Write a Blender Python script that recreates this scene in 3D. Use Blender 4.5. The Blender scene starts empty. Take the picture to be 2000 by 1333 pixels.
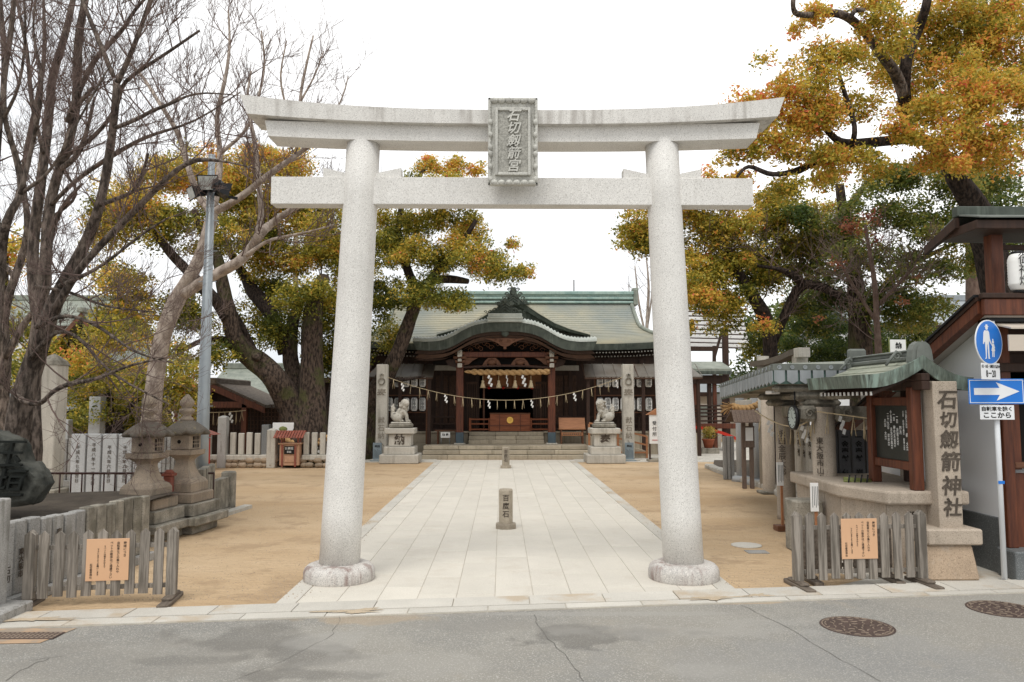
import bpy, math, random
import numpy as np
from mathutils import Vector, Matrix
R = math.radians
random.seed(11)
rng = np.random.default_rng(11)
sc = bpy.context.scene
col = sc.collection

# ---------------------------------------------------------------- camera, sky, sun, exposure
F = 1500.0                                     # focal length in photo pixels (2000 wide)
PITCH = math.atan(119 / F); YAW = math.atan(20 / F)
CP = Vector((-0.15, 0.0, 2.3))
cd = bpy.data.cameras.new('camera'); cam = bpy.data.objects.new('camera', cd); col.objects.link(cam)
cam.location = CP; cam.rotation_euler = (math.pi / 2 + PITCH, 0, -YAW)
cd.sensor_width = 36; cd.lens = 27.0; cd.clip_end = 3000; cd.clip_start = 0.05
sc.camera = cam
SUN_EL, SUN_AZ = 62, 200                       # soft daylight from high above, a little behind the viewer
w = bpy.data.worlds.new('World'); sc.world = w; w.use_nodes = True
nt = w.node_tree; nt.nodes.clear()
out = nt.nodes.new('ShaderNodeOutputWorld'); bg = nt.nodes.new('ShaderNodeBackground')
sky = nt.nodes.new('ShaderNodeTexSky'); sky.sky_type = 'NISHITA'; sky.sun_disc = False
sky.sun_elevation = R(SUN_EL); sky.sun_rotation = R(SUN_AZ)
hs = nt.nodes.new('ShaderNodeHueSaturation'); hs.inputs['Saturation'].default_value = 0.2
tc = nt.nodes.new('ShaderNodeTexCoord'); nz = nt.nodes.new('ShaderNodeTexNoise'); nz.inputs['Scale'].default_value = 1.1
nz.inputs['Detail'].default_value = 5
cr = nt.nodes.new('ShaderNodeValToRGB'); cr.color_ramp.elements[0].color = (6.7, 7.1, 7.6, 1); cr.color_ramp.elements[1].color = (14.2, 14.1, 13.9, 1)
cr.color_ramp.elements[0].position = .38; cr.color_ramp.elements[1].position = .72
mx = nt.nodes.new('ShaderNodeMixRGB'); mx.inputs[0].default_value = 0.82
L = nt.links.new
L(tc.outputs['Generated'], nz.inputs['Vector']); L(nz.outputs['Fac'], cr.inputs[0])
L(sky.outputs[0], hs.inputs['Color']); L(hs.outputs[0], mx.inputs[1]); L(cr.outputs[0], mx.inputs[2])
L(mx.outputs[0], bg.inputs[0]); bg.inputs[1].default_value = 0.105; L(bg.outputs[0], out.inputs[0])
sl = bpy.data.lights.new('sun', 'SUN'); so = bpy.data.objects.new('sun', sl); col.objects.link(so)
sl.energy = 1.5; sl.angle = R(25); sl.color = (1, .97, .92)
so.rotation_euler = Vector((math.sin(R(SUN_AZ)) * math.cos(R(SUN_EL)), math.cos(R(SUN_AZ)) * math.cos(R(SUN_EL)), math.sin(R(SUN_EL)))).to_track_quat('Z', 'Y').to_euler()
sc.view_settings.view_transform = 'Standard'; sc.view_settings.look = 'None'
sc.view_settings.exposure = 0.27; sc.view_settings.gamma = 1; sc.view_settings.use_curve_mapping = False
sc.cycles.max_bounces = 5; sc.cycles.diffuse_bounces = 3; sc.cycles.glossy_bounces = 2; sc.cycles.transmission_bounces = 3
sc.cycles.transparent_max_bounces = 4

# ---------------------------------------------------------------- photo pixel -> place
_r = Vector((math.cos(YAW), -math.sin(YAW), 0))
_f = Vector((math.sin(YAW) * math.cos(PITCH), math.cos(YAW) * math.cos(PITCH), math.sin(PITCH)))
_u = Vector((-math.sin(YAW) * math.sin(PITCH), -math.cos(YAW) * math.sin(PITCH), math.cos(PITCH)))
def ray(px, py): return _f + _r * ((px - 1000) / F) + _u * ((666.5 - py) / F)
def P(px, py, Y):
    d = ray(px, py); return CP + d * (Y / d.y)
def G(px, py, z=0.0):
    d = ray(px, py); return CP + d * ((z - CP.z) / d.z)
def ZX(px, py, X):
    d = ray(px, py); return CP + d * ((X - CP.x) / d.x)

# ---------------------------------------------------------------- mesh helpers
def frame_of(d):
    d = d.normalized(); a = Vector((0, 0, 1)) if abs(d.z) < .9 else Vector((1, 0, 0))
    s = d.cross(a).normalized(); return s, s.cross(d).normalized()
class MB:
    def __init__(s): s.v = []; s.f = []; s.sm = []
    def add(s, vs, fs, smooth=False, M=None):
        n = len(s.v)
        s.v += [tuple(M @ Vector(v)) if M else tuple(v) for v in vs]
        s.f += [tuple(i + n for i in f) for f in fs]; s.sm += [smooth] * len(fs); return s
    def box(s, x0, x1, y0, y1, z0, z1, c=0.0, M=None, tx=0, ty=0):
        """box with chamfer c; tx/ty = taper (shrink of the top on each side)"""
        if x0 > x1: x0, x1 = x1, x0
        if y0 > y1: y0, y1 = y1, y0
        if z0 > z1: z0, z1 = z1, z0
        c = min(c, (x1 - x0) * .45, (y1 - y0) * .45, (z1 - z0) * .45)
        def T(v):
            k = (v[2] - z0) / max(z1 - z0, 1e-6); cx = (x0 + x1) / 2; cy = (y0 + y1) / 2
            return (cx + (v[0] - cx) * (1 - k * 2 * tx / max(x1 - x0, 1e-6)), cy + (v[1] - cy) * (1 - k * 2 * ty / max(y1 - y0, 1e-6)), v[2])
        if c <= 0:
            vs = [(x, y, z) for z in (z0, z1) for y in (y0, y1) for x in (x0, x1)]
            fs = [(0, 2, 3, 1), (4, 5, 7, 6), (0, 1, 5, 4), (2, 6, 7, 3), (0, 4, 6, 2), (1, 3, 7, 5)]
            return s.add([T(v) for v in vs], fs, False, M)
        vs = []; idx = {}
        for i, (X, sx) in enumerate(((x0, 1), (x1, -1))):
            for j, (Y, sy) in enumerate(((y0, 1), (y1, -1))):
                for k, (Z, sz) in enumerate(((z0, 1), (z1, -1))):
                    for a in range(3):
                        idx[(i, j, k, a)] = len(vs)
                        vs.append(T((X if a == 0 else X + sx * c, Y if a == 1 else Y + sy * c, Z if a == 2 else Z + sz * c)))
        g = lambda i, j, k, a: idx[(i, j, k, a)]
        fs = []
        for i in (0, 1):
            q = [g(i, 0, 0, 0), g(i, 1, 0, 0), g(i, 1, 1, 0), g(i, 0, 1, 0)]; fs.append(q if i else q[::-1])
            q = [g(0, i, 0, 1), g(1, i, 0, 1), g(1, i, 1, 1), g(0, i, 1, 1)]; fs.append(q[::-1] if i else q)
            q = [g(0, 0, i, 2), g(1, 0, i, 2), g(1, 1, i, 2), g(0, 1, i, 2)]; fs.append(q if i else q[::-1])
        for a in (0, 1):
            for b in (0, 1):
                fl = (a + b) % 2 == 0
                q = [g(0, a, b, 1), g(1, a, b, 1), g(1, a, b, 2), g(0, a, b, 2)]; fs.append(q[::-1] if fl else q)
                q = [g(a, 0, b, 0), g(a, 1, b, 0), g(a, 1, b, 2), g(a, 0, b, 2)]; fs.append(q if fl else q[::-1])
                q = [g(a, b, 0, 0), g(a, b, 1, 0), g(a, b, 1, 1), g(a, b, 0, 1)]; fs.append(q[::-1] if fl else q)
        for i in (0, 1):
            for j in (0, 1):
                for k in (0, 1):
                    q = [g(i, j, k, 0), g(i, j, k, 1), g(i, j, k, 2)]; fs.append(q if (i + j + k) % 2 else q[::-1])
        return s.add(vs, fs, False, M)
    def bar(s, p, q, w, h=None, c=0.0):
        """square bar from p to q, w sideways, h upright"""
        p = Vector(p); q = Vector(q); h = h or w; d = (q - p); a, b = frame_of(d)
        M_ = Matrix((( a.x, d.normalized().x, b.x, p.x), (a.y, d.normalized().y, b.y, p.y), (a.z, d.normalized().z, b.z, p.z), (0, 0, 0, 1)))
        return s.box(-w / 2, w / 2, 0, d.length, -h / 2, h / 2, c, M_)
    def tube(s, pts, rad, n=8, cap=True, smooth=True, squash=None):
        pts = [Vector(p) for p in pts]; m = len(pts)
        if not hasattr(rad, '__len__'): rad = [rad] * m
        vs = []; fs = []; a = None
        for i, p in enumerate(pts):
            d = (pts[min(i + 1, m - 1)] - pts[max(i - 1, 0)])
            if d.length < 1e-9: d = Vector((0, 0, 1))
            d.normalize()
            if a is None: a, b = frame_of(d)
            else:
                a = (a - d * a.dot(d))
                if a.length < 1e-6: a, b = frame_of(d)
                a.normalize(); b = a.cross(d)
            for k in range(n):
                t = 2 * math.pi * k / n; r = rad[i]
                if callable(squash): r = r * squash(i, t)
                vs.append(p + (a * math.cos(t) + b * math.sin(t)) * r)
        for i in range(m - 1):
            for k in range(n):
                k2 = (k + 1) % n; fs.append((i * n + k, (i + 1) * n + k, (i + 1) * n + k2, i * n + k2))
        s.add(vs, fs, smooth)
        if cap:
            n0 = len(s.v) - m * n
            s.f.append(tuple(n0 + k for k in range(n))); s.f.append(tuple(n0 + (m - 1) * n + k for k in reversed(range(n)))); s.sm += [False, False]
        return s
    def cyl(s, p, q, r0, r1=None, n=16, smooth=True): return s.tube([p, q], [r0, r0 if r1 is None else r1], n, True, smooth)
    def lathe(s, prof, c, n=24, smooth=True, M=None, square=False, rot=0.0):
        """prof = [(r, z)...] from bottom to top round centre c"""
        vs = []; fs = []; m = len(prof)
        for r, z in prof:
            for k in range(n):
                t = 2 * math.pi * (k + .5) / n + rot
                vs.append((c[0] + r * math.cos(t), c[1] + r * math.sin(t), c[2] + z))
        for i in range(m - 1):
            for k in range(n):
                k2 = (k + 1) % n; fs.append((i * n + k, i * n + k2, (i + 1) * n + k2, (i + 1) * n + k))
        fs.append(tuple(reversed(range(n)))); fs.append(tuple((m - 1) * n + k for k in range(n)))
        s.add(vs, fs, smooth, M)
        s.sm[-1] = s.sm[-2] = False
        return s
    def prism(s, poly, d, M=None, smooth=False):
        """poly (list of 3-D points) swept by vector d"""
        n = len(poly); d = Vector(d); vs = [Vector(p) for p in poly] + [Vector(p) + d for p in poly]
        fs = [tuple(reversed(range(n))), tuple(range(n, 2 * n))] + [(i, (i + 1) % n, n + (i + 1) % n, n + i) for i in range(n)]
        return s.add(vs, fs, smooth, M)
    def grid(s, fn, nu, nv, smooth=True):
        vs = [fn(i / nu, j / nv) for j in range(nv + 1) for i in range(nu + 1)]
        fs = [(j * (nu + 1) + i, j * (nu + 1) + i + 1, (j + 1) * (nu + 1) + i + 1, (j + 1) * (nu + 1) + i) for j in range(nv) for i in range(nu)]
        return s.add(vs, fs, smooth)
    def ball(s, c, r, n=8, sc=(1, 1, 1), jit=0.0):
        c = Vector(c); prof = []
        vs = []; fs = []; m = max(4, n // 2 + 1)
        for i in range(m):
            ph = math.pi * (i + .0001) / (m - 1 + .0002)
            for k in range(n):
                t = 2 * math.pi * k / n; j = 1 + random.uniform(-jit, jit)
                vs.append(c + Vector((math.sin(ph) * math.cos(t) * sc[0], math.sin(ph) * math.sin(t) * sc[1], -math.cos(ph) * sc[2])) * r * j)
        for i in range(m - 1):
            for k in range(n):
                k2 = (k + 1) % n; fs.append((i * n + k, i * n + k2, (i + 1) * n + k2, (i + 1) * n + k))
        return s.add(vs, fs, True)
    def build(s, name, m, parent=None, kind=None):
        me = bpy.data.meshes.new(name); vs = s.v
        if parent is not None and parent.name in BASE:
            Mi = BASE[parent.name].inverted(); vs = [Mi @ Vector(v) for v in s.v]
        me.from_pydata([tuple(v) for v in vs], [], s.f)
        me.polygons.foreach_set('use_smooth', s.sm); me.materials.append(m)
        return link(name, me, parent, kind)
BASE = {}
def link(name, me, parent=None, kind=None):
    o = bpy.data.objects.new(name, me); col.objects.link(o)
    if parent is not None: o.parent = parent; BASE[o.name] = BASE.get(parent.name, Matrix())
    if kind: o['kind'] = kind
    return o
def tag(o, label=None, cat=None, group=None, kind=None):
    if label: o['label'] = label
    if cat: o['category'] = cat
    if group: o['group'] = group
    if kind: o['kind'] = kind
    return o
def thing(name, label, cat, loc=(0, 0, 0), rz=0.0, group=None, local=False):
    """Empty at the base of a thing; parts are given in world coordinates unless local=True"""
    o = bpy.data.objects.new(name, None); col.objects.link(o); o.empty_display_size = .1
    o.location = loc; o.rotation_euler = (0, 0, rz)
    BASE[o.name] = Matrix() if local else Matrix.Translation(Vector(loc)) @ Matrix.Rotation(rz, 4, 'Z')
    return tag(o, label, cat, group)
def copy_tree(o, parent=None):
    c = o.copy(); col.objects.link(c)
    if parent is not None: c.parent = parent
    for ch in list(o.children): copy_tree(ch, c)
    return c
def dup(o, loc, rz=None, label=None):
    c = copy_tree(o); c.location = loc
    if rz is not None: c.rotation_euler = (0, 0, rz)
    if label: c['label'] = label
    return c
def part(name, m, parent, fn):
    mb = MB(); fn(mb); return mb.build(name, m, parent)
def pieces(name, m, parent, specs, c=.006, shared=None):
    """many box pieces (x0,x1,y0,y1,z0,z1) as objects of their own"""
    for sp in specs: MB().box(*sp, c=c).build(name, m, parent)

# text -> mesh
TCACHE = {}
def text_mesh(body, size, depth=.004, bold=.0, vertical=True, shear=0.0, lead=1.0, res=2):
    key = (body, size, depth, bold, vertical, shear, lead)
    if key in TCACHE: return TCACHE[key]
    def mk(off):
        cu = bpy.data.curves.new('lettering', 'FONT')
        cu.body = '\n'.join(body) if vertical else body
        cu.size = size; cu.extrude = depth; cu.offset = off * size; cu.shear = shear; cu.resolution_u = res
        cu.align_x = 'CENTER'; cu.align_y = 'CENTER'; cu.space_line = lead
        o = bpy.data.objects.new('lettering', cu); col.objects.link(o)
        me = bpy.data.meshes.new_from_object(o.evaluated_get(bpy.context.evaluated_depsgraph_get()))
        bpy.data.objects.remove(o); bpy.data.curves.remove(cu); me.materials.clear()
        xs = [v.co.x for v in me.vertices]; ys = [v.co.y for v in me.vertices]
        return me, (min(xs), max(xs), min(ys), max(ys))
    m0, e0 = mk(0); me = m0
    for off in ((bold, bold * .6, bold * .3) if bold else ()):       # some glyphs spike when thickened: fall back to thinner strokes
        m1, e1 = mk(off); lim = off * size * 2.2 + .03 * size
        if max(abs(a - b_) for a, b_ in zip(e0, e1)) < lim: me = m1; break
    TCACHE[key] = me; return me
def text(body, size, pos, m, parent, face=0.0, tilt=0.0, depth=.004, bold=.0, vertical=True, shear=0.0, lead=1.0, name='lettering', sx=1.0, sy=1.0):
    """flat lettering at world pos, facing -Y turned by face about Z"""
    me = text_mesh(body, size, depth, bold, vertical, shear, lead)
    if not me.materials: me.materials.append(m)
    elif me.materials[0] != m: me = me.copy(); me.materials[0] = m
    o = bpy.data.objects.new(name, me); col.objects.link(o); o.parent = parent
    Mw = Matrix.Translation(Vector(pos)) @ Matrix.Rotation(face, 4, 'Z') @ Matrix.Rotation(math.pi / 2 + tilt, 4, 'X') @ Matrix.Diagonal((sx, sy, 1, 1))
    o.matrix_local = BASE.get(parent.name, Matrix()).inverted() @ Mw
    return o

# ---------------------------------------------------------------- materials
def mat(name, c, rough=.85, var=.15, vs=1.5, c2=None, speck=0.0, ss=120, sc_=None, bump=.25, bs=30, bd=.01, streak=0.0, stc=(.12, .11, .1), metal=0.0, rnd=.0, spec=.3, emis=None, white=0.0, stretch=None, mix2=None, patch=None, con=.18, sth=0.0):
    m = bpy.data.materials.new(name); m.use_nodes = True; n = m.node_tree.nodes; l = m.node_tree.links.new
    b = n['Principled BSDF']; b.inputs['Roughness'].default_value = rough; b.inputs['Metallic'].default_value = metal
    b.inputs['Specular IOR Level'].default_value = spec
    tc = n.new('ShaderNodeTexCoord'); oi = n.new('ShaderNodeObjectInfo')
    ad = n.new('ShaderNodeVectorMath'); ad.operation = 'ADD'; l(tc.outputs['Object'], ad.inputs[0]); l(oi.outputs['Random'], ad.inputs[1])
    sc2 = n.new('ShaderNodeVectorMath'); sc2.operation = 'MULTIPLY_ADD'; l(oi.outputs['Random'], sc2.inputs[0]); sc2.inputs[1].default_value = (37, 17, 7); l(tc.outputs['Object'], sc2.inputs[2])
    vec = sc2.outputs[0]
    if stretch:
        mp = n.new('ShaderNodeMapping'); mp.inputs['Scale'].default_value = stretch; l(vec, mp.inputs[0]); vecs = mp.outputs[0]
    else: vecs = vec
    def noise(s, d=4, v=vec, rg=.6):
        t = n.new('ShaderNodeTexNoise'); t.inputs['Scale'].default_value = s; t.inputs['Detail'].default_value = d; t.inputs['Roughness'].default_value = rg; l(v, t.inputs['Vector']); return t.outputs['Fac']
    def ramp(f, p0, p1, a=(0, 0, 0, 1), z=(1, 1, 1, 1)):
        r = n.new('ShaderNodeValToRGB'); r.color_ramp.elements[0].position = p0; r.color_ramp.elements[1].position = p1
        r.color_ramp.elements[0].color = a; r.color_ramp.elements[1].color = z; l(f, r.inputs[0]); return r.outputs[0]
    def mixc(f, a, z, mode='MIX', fac=None):
        q = n.new('ShaderNodeMixRGB'); q.blend_type = mode
        if f is not None: l(f, q.inputs[0])
        else: q.inputs[0].default_value = fac
        for i, x in ((1, a), (2, z)):
            if isinstance(x, tuple): q.inputs[i].default_value = (*x[:3], 1)
            else: l(x, q.inputs[i])
        return q.outputs[0]
    ca = tuple(max(0, x * (1 - var)) for x in c) if c2 is None else c
    cb = tuple(x * (1 + var) for x in c) if c2 is None else c2
    cur = ramp(noise(vs, 6, vecs), .5 - con, .5 + con, (*ca, 1), (*cb, 1))
    if mix2: cur = mixc(ramp(noise(mix2[1], 4), .45, .62), cur, mix2[0])
    if speck:
        cur = mixc(ramp(noise(ss, 1, vec, .4), .58, .64), cur, sc_ or tuple(x * .35 for x in c), 'MIX')
        cur2 = mixc(ramp(noise(ss * .7, 1, vec, .4), .6, .68), cur, tuple(min(1, x * 1.25) for x in c))
        cur = mixc(None, tuple(c) if False else ramp(noise(vs, 6, vecs), .5 - con, .5 + con, (*ca, 1), (*cb, 1)), cur2, 'MIX', speck)
    if streak:
        mp = n.new('ShaderNodeMapping'); mp.inputs['Scale'].default_value = (9, 9, .7); l(vec, mp.inputs[0])
        s1 = ramp(noise(1.0, 5, mp.outputs[0]), .47 - sth, .63 - sth); s2 = ramp(noise(1.3, 4), .4 - sth, .56 - sth)
        q = n.new('ShaderNodeMath'); q.operation = 'MULTIPLY'; l(s1, q.inputs[0]); l(s2, q.inputs[1])
        q2 = n.new('ShaderNodeMath'); q2.operation = 'MULTIPLY'; l(q.outputs[0], q2.inputs[0]); q2.inputs[1].default_value = streak
        cur = mixc(q2.outputs[0], cur, stc)
    if patch:                                   # (colour, scale, threshold, amount)
        pr = ramp(noise(patch[1], 6, vec, .65), patch[2], patch[2] + .1); q2 = n.new('ShaderNodeMath'); q2.operation = 'MULTIPLY'; l(pr, q2.inputs[0]); q2.inputs[1].default_value = patch[3]
        cur = mixc(q2.outputs[0], cur, patch[0])
    if rnd:
        h = n.new('ShaderNodeHueSaturation'); mr = n.new('ShaderNodeMapRange'); mr.inputs[3].default_value = 1 - rnd; mr.inputs[4].default_value = 1 + rnd
        l(oi.outputs['Random'], mr.inputs[0]); l(mr.outputs[0], h.inputs['Value']); l(cur, h.inputs['Color']); cur = h.outputs[0]
    l(cur, b.inputs['Base Color'])
    if bump:
        bp = n.new('ShaderNodeBump'); bp.inputs['Strength'].default_value = bump; bp.inputs['Distance'].default_value = bd
        l(noise(bs, 5, vecs), bp.inputs['Height']); l(bp.outputs[0], b.inputs['Normal'])
    if emis: b.inputs['Emission Color'].default_value = (*emis[0], 1); b.inputs['Emission Strength'].default_value = emis[1]
    return m
m = {}
m['torii'] = mat('pale_granite', (.71, .69, .65), .8, .07, 1.6, speck=.6, ss=95, sc_=(.34, .32, .29), bump=.3, bs=70, bd=.004, streak=.12, stc=(.4, .37, .33))
m['toriitop'] = mat('stained_pale_granite', (.66, .64, .6), .8, .1, 1.6, speck=.6, ss=95, sc_=(.3, .28, .26), bump=.3, bs=70, bd=.004, streak=.5, stc=(.24, .21, .18))
m['drum'] = mat('rain_stained_granite', (.55, .52, .48), .8, .12, 3, speck=.8, ss=80, sc_=(.25, .24, .23), bump=.3, bs=60, bd=.004, streak=.75, sth=.02, stc=(.2, .12, .1))
m['plaque'] = mat('carved_grey_granite', (.54, .53, .48), .85, .12, 3, speck=.4, ss=70, sc_=(.18, .17, .15), bump=.6, bs=60, bd=.01, streak=.3)
m['slab'] = mat('paving_granite', (.60, .56, .485), .85, .06, 1.1, speck=.35, ss=110, sc_=(.36, .32, .27), bump=.35, bs=90, bd=.004, rnd=.03, patch=((.49, .43, .35), 1.6, .56, .3))
m['kerb'] = mat('kerb_granite', (.53, .50, .44), .85, .08, 1.5, speck=.4, ss=110, sc_=(.3, .27, .24), bump=.35, bs=80, bd=.004, rnd=.07, patch=((.42, .31, .19), .8, .55, .6))
m['joint'] = mat('joint_mortar', (.47, .43, .36), .95, .2, 4, bump=.3)
m['sand'] = mat('raked_sandy_soil', (.455, .315, .18), .95, .12, .35, c2=(.575, .43, .275), bump=1, bs=6, bd=.08, patch=((.36, .25, .15), 1.3, .53, .6), stretch=(.7, 1.6, 1), speck=.3, ss=60, sc_=(.3, .2, .12))
m['asphalt'] = mat('worn_asphalt', (.245, .228, .197), .9, .1, .5, c2=(.3, .283, .248), speck=.8, ss=70, sc_=(.42, .4, .36), bump=.6, bs=70, bd=.008, patch=((.33, .285, .22), .7, .6, .55), mix2=((.20, .195, .18), .45))
m['gstone'] = mat('grey_granite', (.34, .33, .31), .85, .1, 2, speck=.55, ss=80, sc_=(.14, .13, .12), bump=.45, bs=50, bd=.006, rnd=.12, streak=.65, stc=(.13, .12, .1), con=.12)
m['wstone'] = mat('weathered_stone', (.17, .155, .125), .95, .2, 3.5, c2=(.34, .31, .255), con=.12, speck=.5, ss=60, sc_=(.1, .09, .07), bump=.6, bs=30, bd=.012, rnd=.12, streak=.6, stc=(.09, .08, .06), patch=((.13, .125, .09), 1.7, .56, .6))
m['tstone'] = mat('tan_granite', (.43, .36, .285), .85, .1, 2, speck=.6, ss=85, sc_=(.2, .16, .13), bump=.35, bs=60, bd=.005, streak=.35, stc=(.2, .17, .13))
m['lstone'] = mat('lantern_granite', (.3, .24, .18), .9, .15, 2.5, con=.14, patch=((.17, .14, .11), 4, .58, .4), speck=.55, ss=80, sc_=(.14, .12, .1), bump=.4, bs=50, bd=.006, streak=.5, stc=(.15, .13, .1), rnd=.08)
m['capstone'] = mat('lichened_cap_stone', (.13, .112, .09), .95, .2, 4, speck=.5, ss=60, bump=.6, bs=40, bd=.01, patch=((.36, .29, .1), 6, .62, .6))
m['pstone'] = mat('pale_stone', (.50, .47, .41), .88, .1, 2, speck=.45, ss=80, sc_=(.22, .2, .17), bump=.35, bs=50, bd=.005, rnd=.08, streak=.45, stc=(.2, .18, .14))
m['step'] = mat('step_stone', (.42, .36, .27), .88, .12, 2, speck=.35, ss=80, bump=.3, bs=40, bd=.005, rnd=.13, streak=.4, stc=(.2, .17, .12))
m['dstone'] = mat('dark_granite', (.1, .1, .1), .6, .2, 2, speck=.6, ss=90, sc_=(.2, .2, .2), bump=.2, rnd=.1)
m['boulder'] = mat('green_black_rock', (.03, .033, .028), .9, .3, 4, con=.1, c2=(.085, .085, .072), bump=.8, bs=7, bd=.06)
m['rubble'] = mat('rubble_stone', (.32, .25, .18), .95, .2, 3, bump=.6, bs=20, bd=.02, rnd=.25)
m['soil'] = mat('dark_soil', (.075, .06, .045), .95, .3, 3, bump=.8, bs=15, bd=.03)
m['picket'] = mat('weathered_grey_wood', (.14, .122, .1), .85, .15, 2.2, c2=(.3, .265, .225), bump=.5, bs=10, bd=.006, stretch=(14, 14, .9), rnd=.16, con=.1)
m['foot'] = mat('old_dark_wood', (.085, .065, .05), .85, .3, 3, c2=(.2, .165, .13), bump=.5, bs=12, bd=.01, stretch=(8, 1, 8))
m['redwood'] = mat('red_brown_timber', (.06, .016, .007), .5, .3, 2, c2=(.16, .046, .018), bump=.3, bs=8, bd=.005, stretch=(10, 10, 1), spec=.4)
m['brwood'] = mat('brown_timber', (.11, .046, .024), .55, .3, 2, c2=(.19, .085, .045), bump=.3, bs=8, bd=.004, stretch=(1.2, 10, 10))
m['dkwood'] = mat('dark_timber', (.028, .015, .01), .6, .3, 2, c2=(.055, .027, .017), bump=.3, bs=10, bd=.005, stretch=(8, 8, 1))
m['orwood'] = mat('orange_timber', (.36, .16, .075), .6, .2, 3, bump=.2, bs=10, stretch=(1, 8, 8))
m['valance'] = mat('ochre_wood_panel', (.2, .075, .02), .5, .2, 3, bump=.2)
m['verd'] = mat('verdigris_copper', (.2, .22, .185), .6, .15, 2.2, c2=(.31, .325, .27), bump=.2, bs=14, bd=.006, streak=.5, stc=(.1, .115, .1), rnd=.05)
m['verdd'] = mat('dark_verdigris_edge', (.045, .055, .045), .65, .2, 4, c2=(.085, .098, .08), bump=.3, bs=20, bd=.006, streak=.35, stc=(.2, .23, .19))
m['ridge'] = mat('blue_green_ridge_copper', (.24, .36, .33), .5, .15, 2, c2=(.42, .52, .46), bump=.1, streak=.4, stc=(.12, .2, .18))
m['roofa'] = mat('aged_copper_sheet', (.235, .26, .245), .6, .1, .16, c2=(.41, .375, .27), bump=.3, bs=9, bd=.015, streak=.25, stc=(.19, .21, .19), con=.1)
m['tab'] = mat('grey_lead_tab', (.3, .32, .33), .5, .12, 3, bump=.2, bs=20, streak=.3, stc=(.16, .2, .18), rnd=.1)
m['galv'] = mat('galvanised_steel', (.34, .37, .385), .45, .1, 3, metal=.55, bump=.05, streak=.3, stc=(.24, .26, .27))
m['black'] = mat('black_metal', (.012, .012, .013), .4, .2, 3, bump=0)
m['glass'] = mat('lamp_glass', (.55, .58, .56), .15, .2, 9, bump=.1, spec=.8)
m['rail'] = mat('brown_painted_steel', (.045, .02, .016), .5, .2, 5, bump=.05)
m['brred'] = mat('faded_red_paint', (.25, .075, .05), .6, .15, 6, bump=.1, streak=.3)
m['vermil'] = mat('vermilion_lacquer', (.5, .03, .015), .5, .1, 4, bump=.05)
m['white'] = mat('white_paper', (.8, .79, .76), .7, .03, 5, bump=.05)
m['lantern'] = mat('lantern_paper', (.85, .84, .81), .7, .04, 5, bump=.05, rnd=.04)
m['plaster'] = mat('white_plaster', (.9, .9, .9), .9, .03, .7, bump=.1, bs=30, bd=.003, patch=((.74, .75, .77), .6, .6, .4))
m['soffit'] = mat('pale_soffit', (.5, .46, .42), .8, .06, 1, bump=.1, stretch=(1, 6, 1))
m['ink'] = mat('black_ink', (.012, .011, .01), .7, 0, 1, bump=0)
m['engrave'] = mat('dark_engraving', (.09, .072, .056), .9, .3, 10, bump=.2)
m['engrave2'] = mat('soft_engraving', (.24, .21, .17), .9, .3, 10, bump=.2)
m['wink'] = mat('white_lettering', (.7, .7, .68), .7, 0, 1, bump=0)
m['notice'] = mat('peach_notice_board', (.66, .40, .235), .6, .03, 2, bump=.03)
m['straw'] = mat('rice_straw', (.47, .29, .13), .8, .2, 12, bump=.6, bs=60, bd=.006)
m['straw2'] = mat('pale_straw', (.5, .4, .25), .8, .2, 12, bump=.3)
m['gold'] = mat('gilt_crest', (.8, .5, .12), .35, .15, 6, metal=.7, bump=.2)
m['shoe'] = mat('blue_grey_metal_shoe', (.075, .105, .125), .5, .15, 4, metal=.3, bump=.1)
m['blue'] = mat('road_sign_blue', (.005, .17, .62), .35, .03, 2, bump=0, spec=.5)
m['swhite'] = mat('road_sign_white', (.8, .81, .82), .4, .02, 2, bump=0, spec=.5)
m['polew'] = mat('white_painted_pole', (.74, .76, .78), .35, .04, 3, bump=.03, spec=.5)
m['signg'] = mat('grey_back_sign', (.45, .46, .47), .4, .05, 3, bump=0)
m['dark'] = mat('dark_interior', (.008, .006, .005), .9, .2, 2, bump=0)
m['iron'] = mat('rusty_cast_iron', (.09, .062, .052), .6, .2, 5, metal=.2, bump=.3, bs=60)
m['ironl'] = mat('worn_cast_iron_relief', (.26, .2, .15), .6, .2, 10, bump=.2)
m['orpaint'] = mat('orange_road_paint', (.44, .3, .19), .8, .12, 5, bump=.3, bs=60, patch=((.29, .25, .2), 3, .47, .8))
m['wet'] = mat('damp_asphalt', (.11, .105, .095), .75, .15, 1.5, speck=.5, ss=95, sc_=(.28, .27, .25), bump=.5, bs=120, bd=.004)
m['sandw'] = mat('washed_sand', (.47, .38, .27), .95, .12, 3, bump=.4, bs=60, bd=.004, speck=.3, ss=60)
m['crack'] = mat('crack_tar', (.15, .14, .125), .9, .2, 5, bump=.2)
m['lattice'] = mat('grey_lattice', (.25, .24, .22), .7, .1, 3, bump=0)
m['clear'] = mat('frosted_corrugated_sheet', (.15, .115, .08), .4, .2, .8, c2=(.27, .25, .22), bump=.1, spec=.6)
m['terra'] = mat('terracotta', (.35, .1, .05), .8, .15, 6, bump=.2)
m['bamboo'] = mat('green_bamboo', (.2, .22, .07), .5, .2, 6, bump=.1)
m['bark'] = mat('dark_furrowed_bark', (.022, .015, .011), .95, .3, 5, c2=(.1, .07, .052), bump=1, bs=7, bd=.06, stretch=(3, 3, 1), patch=((.075, .08, .025), 1.1, .52, .7), con=.09)
m['barkd'] = mat('near_black_bark', (.016, .011, .009), .95, .3, 6, c2=(.06, .043, .034), bump=1, bs=9, bd=.05, stretch=(3, 3, 1), con=.09)
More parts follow.
